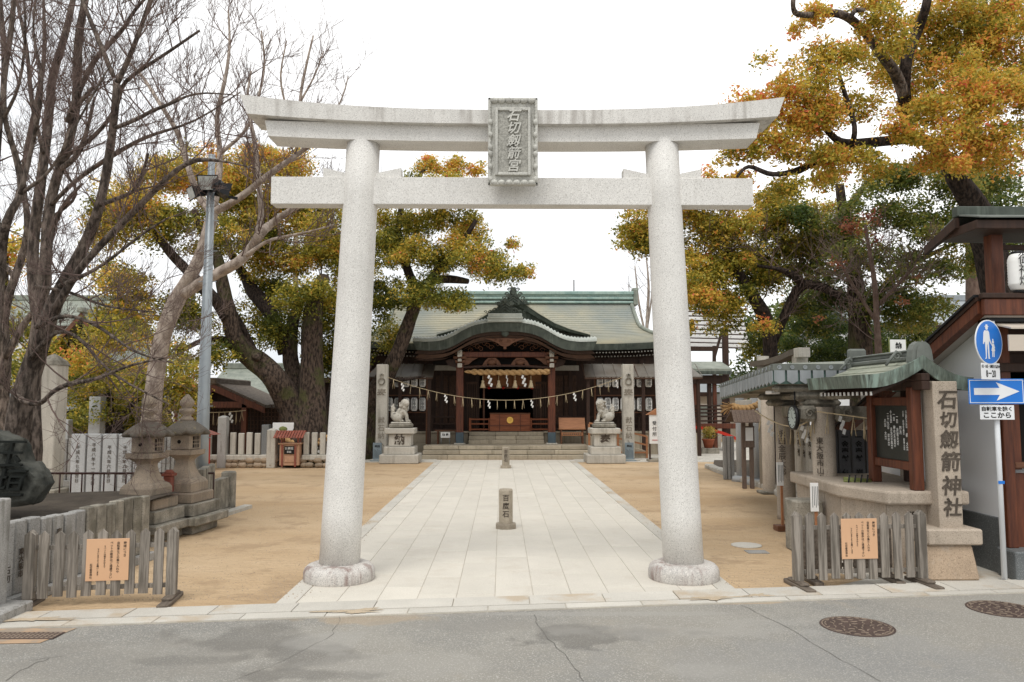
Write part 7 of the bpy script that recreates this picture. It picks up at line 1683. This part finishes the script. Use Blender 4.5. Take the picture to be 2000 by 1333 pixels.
# --- pale barked bare tree
t = tree('pale barked bare tree forking low behind the lamp pole', 296, 20.5, 'bare_tree')
LP_ = [limb(t, [(290, 860, 19), (298, 780, 17), (306, 720, 16), (320, 650, 15), (345, 585, 15), (368, 545, 13), (390, 505, 12), (408, 450, 11), (418, 410, 10)], 20.5, 20.2, 'barkp', 'trunk', 14, .05, True),
       limb(t, [(350, 580, 12), (385, 556, 11), (430, 532, 10), (468, 512, 10), (492, 488, 9.5), (508, 455, 9), (540, 430, 7), (575, 405, 5.5), (640, 380, 3)], 20.4, 19.4, 'barkp'),
       limb(t, [(503, 462, 8), (512, 420, 6), (506, 370, 5), (503, 320, 5), (495, 260, 4), (480, 200, 3), (490, 140, 2)], 20, 20.6, 'barkp'),
       limb(t, [(415, 415, 9), (450, 398, 7), (478, 380, 6.5), (520, 345, 6), (560, 318, 5.5), (592, 293, 4.5), (612, 283, 3)], 20.2, 19, 'barkp'),
       limb(t, [(415, 412, 8), (425, 370, 7), (432, 300, 6), (420, 230, 5), (440, 160, 4), (450, 90, 3), (446, 20, 2)], 20.2, 21, 'barkp'),
       limb(t, [(412, 418, 7), (385, 380, 7), (365, 320, 6), (350, 260, 5), (310, 200, 4), (280, 150, 3), (250, 120, 2)], 20.2, 21.2, 'barkp'),
       limb(t, [(480, 500, 4), (520, 470, 3.5), (560, 462, 3), (610, 452, 2), (650, 440, 1.5)], 19.8, 19, 'barkp'), limb(t, [(430, 300, 4), (480, 260, 3), (500, 210, 3), (520, 130, 2), (510, 60, 1.5)], 20.5, 20, 'barkp')]
twigs(t, LP_[1:], 9, 1.3, .022, 2, 'twig', .25, .3, .8, rmin=.004)

# --- row of dark bare trees at the left edge
def bare(label, px, Y, limbs, per=8, L0=1.1, lvl=3, mt='barkg', sc_=.6):
    t = tree(label, px, Y, 'bare_tree'); out = []
    for i, (pts, Ya, Yb) in enumerate(limbs):
        pts = [(a, b_, c_ * (sc_ if c_ > 6 else .5 + .5 * sc_)) for a, b_, c_ in pts]; out.append(limb(t, pts, Ya, Yb, mt, 'trunk' if i == 0 else 'limb', 12, .12, i == 0))
    twigs(t, out, per, L0, .018, lvl, 'twig', .25, .2, .8, rmin=.0026, kids=(3, 5)); return t
bare('dark bare tree with thick curving trunk at the left edge', 28, 13.6, [
    ([(34, 900, 42), (38, 800, 36), (52, 740, 33), (75, 680, 30), (98, 610, 26), (128, 552, 22), (162, 488, 18), (190, 420, 15), (206, 350, 14), (218, 270, 13), (226, 210, 12), (228, 160, 11)], 13.6, 12.6),
    ([(228, 165, 10), (245, 130, 9), (264, 85, 8), (280, 40, 7), (305, -30, 6)], 12.6, 12.2), ([(222, 150, 7), (205, 110, 6), (185, 60, 5.5), (168, 20, 5), (150, -30, 4)], 12.6, 13),
    ([(105, 610, 14), (150, 530, 12), (205, 470, 11), (250, 425, 10.5), (300, 375, 9.5), (340, 335, 8), (380, 310, 6), (440, 315, 3), (500, 330, 1.5)], 13.0, 11.8),
    ([(195, 400, 6), (240, 385, 5), (270, 370, 4), (290, 300, 3)], 12.8, 12.4), ([(225, 250, 5), (265, 235, 5), (300, 215, 4.5), (330, 205, 4), (380, 180, 2.5), (450, 185, 1.5)], 12.6, 12),
    ([(25, 765, 10), (48, 788, 9), (82, 790, 8), (98, 768, 7), (130, 750, 6), (190, 742, 5), (245, 715, 3.5), (320, 700, 2)], 13.3, 11.8), ([(115, 560, 6), (150, 545, 5), (200, 520, 4), (280, 455, 3), (330, 425, 2)], 13, 12), ([(70, 640, 6), (130, 610, 5), (200, 640, 4), (260, 690, 3), (340, 710, 2)], 13, 12), ([(60, 700, 6), (110, 640, 5), (160, 660, 4), (210, 730, 3), (330, 790, 2)], 13.2, 12.4), ([(70, 560, 5), (140, 570, 4), (200, 600, 3), (300, 610, 2)], 13.2, 12.6)], 7, 1.0, 3)
bare('dark bare tree with two straight stems just right of the edge', 60, 14.8, [
    ([(62, 880, 30), (60, 780, 26), (66, 690, 22), (80, 600, 19), (92, 500, 18), (92, 430, 17), (108, 350, 15), (132, 285, 14), (148, 225, 13), (152, 160, 14), (152, 80, 13), (170, -20, 10)], 14.8, 14.2),
    ([(75, 620, 22), (60, 520, 18), (70, 420, 16), (84, 330, 15), (96, 240, 14), (100, 150, 12), (128, 70, 11), (146, -20, 8)], 14.8, 15.2),
    ([(120, 310, 8), (170, 280, 7), (210, 240, 6.5), (232, 200, 6), (238, 160, 5), (310, 115, 4), (390, 60, 3)], 14.4, 13.6), ([(150, 210, 7), (180, 170, 6.5), (190, 175, 6)], 14.2, 14),
    ([(100, 400, 7), (150, 350, 6.5), (210, 310, 6), (260, 280, 5), (300, 262, 4), (380, 240, 2.5), (470, 180, 1.5)], 14.5, 13.4), ([(130, 240, 6), (175, 130, 6), (200, 100, 6), (240, 60, 5), (262, 20, 4), (300, -20, 3)], 14.3, 13.6),
    ([(120, 330, 9), (160, 300, 9), (185, 190, 3)], 14.4, 14), ([(85, 300, 7), (60, 200, 6), (55, 100, 5), (30, -10, 4)], 14.5, 15)], 7, 1.1, 3)
bare('bare tree partly outside the picture at the far left', -18, 12.4, [
    ([(-30, 880, 34), (-20, 700, 28), (-5, 560, 20), (2, 470, 16), (18, 415, 13), (48, 375, 11), (28, 290, 9), (8, 240, 8), (6, 160, 8), (22, 60, 6), (30, -30, 5)], 12.4, 12.0),
    ([(0, 480, 9), (-10, 380, 8), (4, 200, 7), (10, 110, 6), (0, 0, 5)], 12.3, 12.8), ([(40, 380, 6), (60, 300, 5), (75, 230, 5), (85, 150, 4), (62, 70, 3), (70, 0, 2)], 12, 11.6), ([(45, 375, 5), (90, 345, 4), (120, 300, 3.5), (150, 240, 3), (220, 120, 2)], 12, 11.4),
    ([(8, 230, 5), (40, 170, 4), (52, 60, 3.5), (45, -20, 2)], 12, 11.6)], 7, 1.0, 3)
bare('slim bare tree with leaning stems behind the boulder monument', 20, 17.5, [
    ([(6, 880, 22), (4, 780, 18), (12, 700, 17), (5, 620, 14), (30, 540, 12), (60, 450, 10), (40, 350, 8), (60, 250, 6), (90, 120, 5), (85, 0, 3)], 17.5, 17.0),
    ([(12, 700, 12), (40, 640, 11), (75, 600, 10), (100, 560, 9), (90, 490, 8), (120, 400, 5), (160, 360, 3)], 17.4, 16.8), ([(60, 450, 5), (110, 420, 4), (160, 380, 3.5), (120, 330, 2.5), (140, 300, 2)], 17.2, 16.6), ([(30, 545, 6), (-20, 480, 5), (-40, 380, 3)], 17.3, 17.6)], 7, 1.2, 3)
bare('thin bare tree rising behind the left end of the top lintel', 590, 34, [
    ([(575, 860, 9), (578, 500, 6), (580, 300, 5), (585, 215, 4), (588, 175, 3.5), (600, 120, 3), (612, 70, 2)], 34, 34), ([(580, 290, 3.5), (556, 200, 3), (545, 150, 2.5), (560, 80, 1.5)], 34, 33), ([(580, 300, 3), (640, 250, 2.5), (670, 190, 2), (680, 150, 1.5)], 34, 34.5), ([(586, 200, 3), (615, 150, 2), (632, 100, 1.5)], 34, 34)], 7, 1.9, 2, 'barkp')
bare('slender bare tree between hall roof and right torii pillar', 1262, 44, [
    ([(1262, 860, 6), (1262, 700, 5), (1264, 620, 4), (1268, 560, 3), (1262, 500, 1.5)], 44, 44), ([(1262, 660, 3), (1248, 600, 2.5), (1240, 520, 1.5)], 44, 44.5), ([(1264, 640, 3), (1274, 580, 2), (1272, 520, 1.2)], 44, 43.5), ([(1260, 680, 3), (1235, 640, 2), (1228, 560, 1)], 44, 44)], 5, 1.3, 1, 'barkp')

# --- right: big autumn camphor close to the house
t = tree('large camphor with orange and yellow leaves spreading over the right side', 1960, 16.5, 'camphor_tree')
limb(t, [(1985, 880, 44), (1975, 700, 38), (1955, 560, 32), (1925, 450, 28), (1900, 395, 24), (1875, 365, 20), (1850, 320, 16), (1828, 285, 14)], 16.5, 15.2, 'barkd', 'trunk', 16, .1, True)
limb(t, [(1830, 290, 13), (1800, 268, 11), (1760, 272, 10), (1710, 278, 10), (1660, 282, 9), (1632, 275, 7), (1600, 235, 6), (1580, 215, 4)], 15.2, 13.6, 'barkd'); limb(t, [(1665, 282, 6), (1672, 250, 5), (1655, 200, 5), (1640, 150, 4)], 14, 13.6, 'barkd')
limb(t, [(1775, 275, 10), (1770, 220, 13), (1766, 180, 12), (1768, 110, 11), (1788, 70, 10), (1808, 20, 9), (1815, -30, 8)], 15, 14.6, 'barkd'); limb(t, [(1766, 190, 12), (1752, 145, 11), (1720, 105, 10), (1692, 65, 9), (1660, 35, 8.5), (1632, 24, 8), (1590, 30, 7), (1556, 30, 6), (1548, 18, 5), (1550, -12, 5)], 14.8, 13.2, 'barkg')
limb(t, [(1662, 35, 5), (1668, 20, 5), (1688, 20, 4)], 13.7, 13.6, 'barkg'); limb(t, [(1700, 280, 5), (1650, 290, 6), (1600, 310, 7), (1560, 335, 8), (1530, 340, 6), (1500, 342, 5), (1460, 320, 4), (1440, 345, 3)], 14.6, 13, 'barkd')
YC = 13.8
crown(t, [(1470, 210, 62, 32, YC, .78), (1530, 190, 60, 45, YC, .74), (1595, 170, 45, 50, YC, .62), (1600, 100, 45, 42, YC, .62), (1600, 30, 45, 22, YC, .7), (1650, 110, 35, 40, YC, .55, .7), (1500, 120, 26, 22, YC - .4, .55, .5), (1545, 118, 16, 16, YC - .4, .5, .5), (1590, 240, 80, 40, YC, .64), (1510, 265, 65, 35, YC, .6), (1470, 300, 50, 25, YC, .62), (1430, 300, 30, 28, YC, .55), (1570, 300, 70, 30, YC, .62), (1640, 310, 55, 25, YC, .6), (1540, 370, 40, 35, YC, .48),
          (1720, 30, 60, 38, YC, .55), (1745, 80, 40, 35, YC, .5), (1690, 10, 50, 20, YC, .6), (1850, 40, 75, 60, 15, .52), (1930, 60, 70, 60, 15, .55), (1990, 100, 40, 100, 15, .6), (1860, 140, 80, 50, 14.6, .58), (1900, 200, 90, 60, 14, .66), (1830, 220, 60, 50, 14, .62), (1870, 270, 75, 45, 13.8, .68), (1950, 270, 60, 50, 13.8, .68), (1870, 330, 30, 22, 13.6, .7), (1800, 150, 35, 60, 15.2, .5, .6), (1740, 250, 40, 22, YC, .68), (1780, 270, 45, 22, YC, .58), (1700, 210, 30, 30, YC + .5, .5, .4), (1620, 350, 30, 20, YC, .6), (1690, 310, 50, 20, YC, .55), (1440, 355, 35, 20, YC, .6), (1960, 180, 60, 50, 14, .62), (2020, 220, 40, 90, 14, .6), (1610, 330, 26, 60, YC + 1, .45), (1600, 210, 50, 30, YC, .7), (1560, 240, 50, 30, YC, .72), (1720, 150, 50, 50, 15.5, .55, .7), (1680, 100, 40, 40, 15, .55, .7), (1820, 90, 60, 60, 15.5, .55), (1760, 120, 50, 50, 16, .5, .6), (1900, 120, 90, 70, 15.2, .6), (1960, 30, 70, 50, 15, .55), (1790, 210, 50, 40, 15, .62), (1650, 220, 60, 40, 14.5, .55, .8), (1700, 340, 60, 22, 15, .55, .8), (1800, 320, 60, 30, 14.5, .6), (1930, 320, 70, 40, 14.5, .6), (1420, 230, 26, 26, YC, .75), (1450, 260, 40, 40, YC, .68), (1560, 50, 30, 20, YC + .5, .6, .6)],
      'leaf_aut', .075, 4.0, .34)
# --- green tree behind it
t = tree('dark green evergreen tree behind the pavilion with thick mossy trunk', 1682, 21.5, 'evergreen_tree')
lg = [limb(t, [(1690, 900, 30), (1686, 760, 25), (1682, 690, 22), (1680, 620, 20), (1672, 560, 15), (1660, 480, 11), (1645, 410, 10), (1640, 360, 8)], 21.5, 21, 'bark', 'trunk', 14, .1, True), limb(t, [(1680, 620, 10), (1740, 540, 7), (1810, 500, 5), (1880, 470, 3)], 21.5, 20, 'barkd'), limb(t, [(1645, 420, 8), (1670, 390, 8), (1690, 360, 5), (1720, 330, 3)], 21, 20.6, 'barkg')]
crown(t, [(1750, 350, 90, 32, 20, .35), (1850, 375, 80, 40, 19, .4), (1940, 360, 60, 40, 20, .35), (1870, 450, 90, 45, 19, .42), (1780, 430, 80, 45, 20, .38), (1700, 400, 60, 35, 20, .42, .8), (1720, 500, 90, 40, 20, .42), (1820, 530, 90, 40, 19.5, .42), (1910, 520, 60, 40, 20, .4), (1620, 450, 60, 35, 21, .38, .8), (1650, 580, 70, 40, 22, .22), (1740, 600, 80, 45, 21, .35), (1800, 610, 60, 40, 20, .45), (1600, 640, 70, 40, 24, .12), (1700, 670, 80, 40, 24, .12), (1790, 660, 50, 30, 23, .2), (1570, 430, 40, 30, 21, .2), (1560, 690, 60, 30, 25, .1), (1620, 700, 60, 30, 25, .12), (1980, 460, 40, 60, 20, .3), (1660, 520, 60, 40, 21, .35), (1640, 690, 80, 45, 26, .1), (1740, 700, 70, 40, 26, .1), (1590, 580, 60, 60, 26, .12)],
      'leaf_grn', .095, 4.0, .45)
# --- olive camphor between pavilion and torii
t = tree('olive and yellow camphor with dark twisting limbs right of the torii pillar', 1505, 22, 'camphor_tree')
lo = [limb(t, [(1512, 900, 18), (1508, 760, 15), (1506, 700, 14), (1505, 660, 13), (1495, 620, 13), (1478, 590, 13), (1455, 560, 11), (1440, 530, 10), (1432, 500, 9), (1415, 475, 6), (1395, 450, 4)], 22, 21, 'barkd', 'trunk', 12, .1, True), limb(t, [(1505, 680, 9), (1540, 600, 9), (1565, 550, 10), (1610, 560, 9), (1640, 580, 7)], 22, 21, 'barkd'), limb(t, [(1565, 552, 9), (1545, 535, 8), (1520, 525, 4), (1480, 520, 3)], 21.5, 21, 'barkd'), limb(t, [(1395, 510, 6), (1370, 500, 7), (1340, 505, 7), (1310, 490, 4)], 21.5, 21.5, 'barkd'), limb(t, [(1440, 540, 6), (1415, 515, 6), (1385, 508, 6)], 21.3, 21.5, 'barkd')]
crown(t, [(1380, 420, 50, 35, 21, .55), (1430, 440, 60, 40, 21, .5), (1350, 560, 40, 60, 20.5, .55), (1380, 600, 30, 40, 20.5, .5), (1375, 520, 50, 30, 21, .45), (1490, 440, 60, 35, 22, .42), (1540, 470, 70, 35, 22, .42), (1440, 500, 50, 30, 21, .4), (1500, 540, 70, 35, 22, .3), (1435, 580, 40, 40, 21, .32), (1495, 640, 35, 18, 20.5, .5), (1235, 440, 30, 32, 21.5, .48, .8), (1225, 480, 20, 18, 21.5, .45, .6), (1260, 470, 40, 40, 22, .45), (1300, 420, 60, 50, 22, .55), (1300, 480, 60, 50, 22, .5), (1600, 480, 60, 35, 22, .35), (1470, 680, 45, 26, 23, .15), (1420, 380, 50, 25, 21, .6), (1350, 400, 40, 30, 21, .65), (1500, 390, 50, 20, 22, .45), (1560, 600, 40, 30, 23, .2), (1345, 640, 15, 20, 20.5, .5), (1400, 470, 60, 40, 21.5, .45), (1380, 560, 60, 50, 21.5, .42), (1420, 620, 50, 40, 22, .38), (1460, 520, 60, 50, 22.5, .38), (1600, 420, 60, 40, 22, .42), (1520, 420, 60, 40, 22, .45), (1380, 360, 30, 30, 20.5, .62), (1640, 470, 70, 50, 22.5, .38), (1560, 520, 60, 50, 23, .3)],
      'leaf_aut', .095, 4.2, .42)
twigs(t, lo, 6, 1.4, .02, 2, 'twig', .2, .2, .8, rmin=.004)
t = tree('slim reddish maple with sparse leaves behind the notice board', 1712, 18.5, 'maple_tree')
lm = [limb(t, [(1718, 900, 8), (1716, 700, 7), (1713, 640, 6), (1710, 560, 5), (1700, 500, 4), (1690, 440, 3)], 18.5, 18.2, 'barkm', 'trunk', 8, .08, True), limb(t, [(1712, 600, 4), (1750, 560, 3), (1790, 520, 2)], 18.4, 17.8, 'barkm'), limb(t, [(1712, 630, 4), (1680, 580, 3), (1650, 530, 2)], 18.4, 18, 'barkm')]
twigs(t, lm, 10, 1.0, .015, 2, 'twig', .3, .1, .8, rmin=.004)
crown(t, [(1660, 445, 26, 16, 18, .5, .6), (1700, 430, 20, 20, 18, .4, .6), (1640, 515, 18, 12, 18, .5, .6), (1720, 470, 18, 12, 18, .5, .5), (1765, 590, 18, 8, 18, .6, .6), (1600, 625, 12, 8, 18, .5, .6), (1790, 545, 18, 14, 18, .6, .4)], 'leaf_red', .08, 2.2, .22)
t = tree('tall dark conifer rising at the upper right corner', 1900, 24, 'conifer')
limb(t, [(1905, 900, 20), (1903, 500, 16), (1898, 200, 14), (1895, 60, 12), (1890, -60, 10)], 24, 24, 'barkm', 'trunk', 10, .05, True)
crown(t, [(1935, 60, 35, 60, 24, .25, .7), (1970, 20, 40, 40, 24, .25, .7), (1930, 400, 40, 60, 24, .2, .7), (1970, 420, 40, 80, 24, .2, .7)], 'leaf_grn', .13, 3, .5)
# pot plant and background hedge
crown(POT[3], [(1384, 848, 13, 18, 34.5, .75)], 'leaf_grn', .1, 4, .2, name='foliage')
for i, (px, Y, cl, lb) in enumerate(((90, 46, [(60, 770, 90, 40, 46, .3), (-60, 740, 90, 70, 46, .3), (200, 790, 70, 25, 46, .2)], 'dark shrubbery far behind the bare trees'), (690, 46, [(640, 740, 70, 40, 46, .25), (720, 700, 40, 60, 46, .3), (560, 760, 60, 40, 47, .25)], 'far green tree left of the hall roof'), (1480, 50, [(1460, 660, 60, 50, 46, .2), (1560, 640, 90, 70, 46, .2), (1660, 640, 80, 70, 44, .2), (1460, 740, 60, 40, 46, .15)], 'far dark trees behind the slatted canopy'), (1900, 40, [(1820, 700, 90, 60, 40, .25), (1950, 620, 90, 80, 40, .25)], 'dark tree mass behind the street house'))):
    t = tree(lb, px, Y, 'tree'); limb(t, [(px, 860, 10), (px, 780, 8), (px, 700, 6)], Y, Y, 'barkd', 'trunk', 8, .1, True); crown(t, cl, 'leaf_grn', .28, 3.2, 1.0)
for i, (px, Y, lb) in enumerate(((-500, 36, 'round green tree beyond the left edge of the precinct'), (-250, 52, 'far green tree at the left behind grey roofs'), (2250, 34, 'green tree beyond the right edge of the precinct'), (2700, 40, 'far green tree at the right behind the houses'))):
    t = tree(lb, px, Y, 'tree'); limb(t, [(px, 860, 12), (px, 760, 9), (px, 640, 7)], Y, Y, 'barkd', 'trunk', 8, .1, True); crown(t, [(px, 600, 120, 90, Y, .35), (px + 70, 660, 90, 70, Y, .3), (px - 80, 650, 90, 70, Y, .4)], 'leaf_grn', .25, 3.0, 1.0)
print("LEAVES", NLEAF)
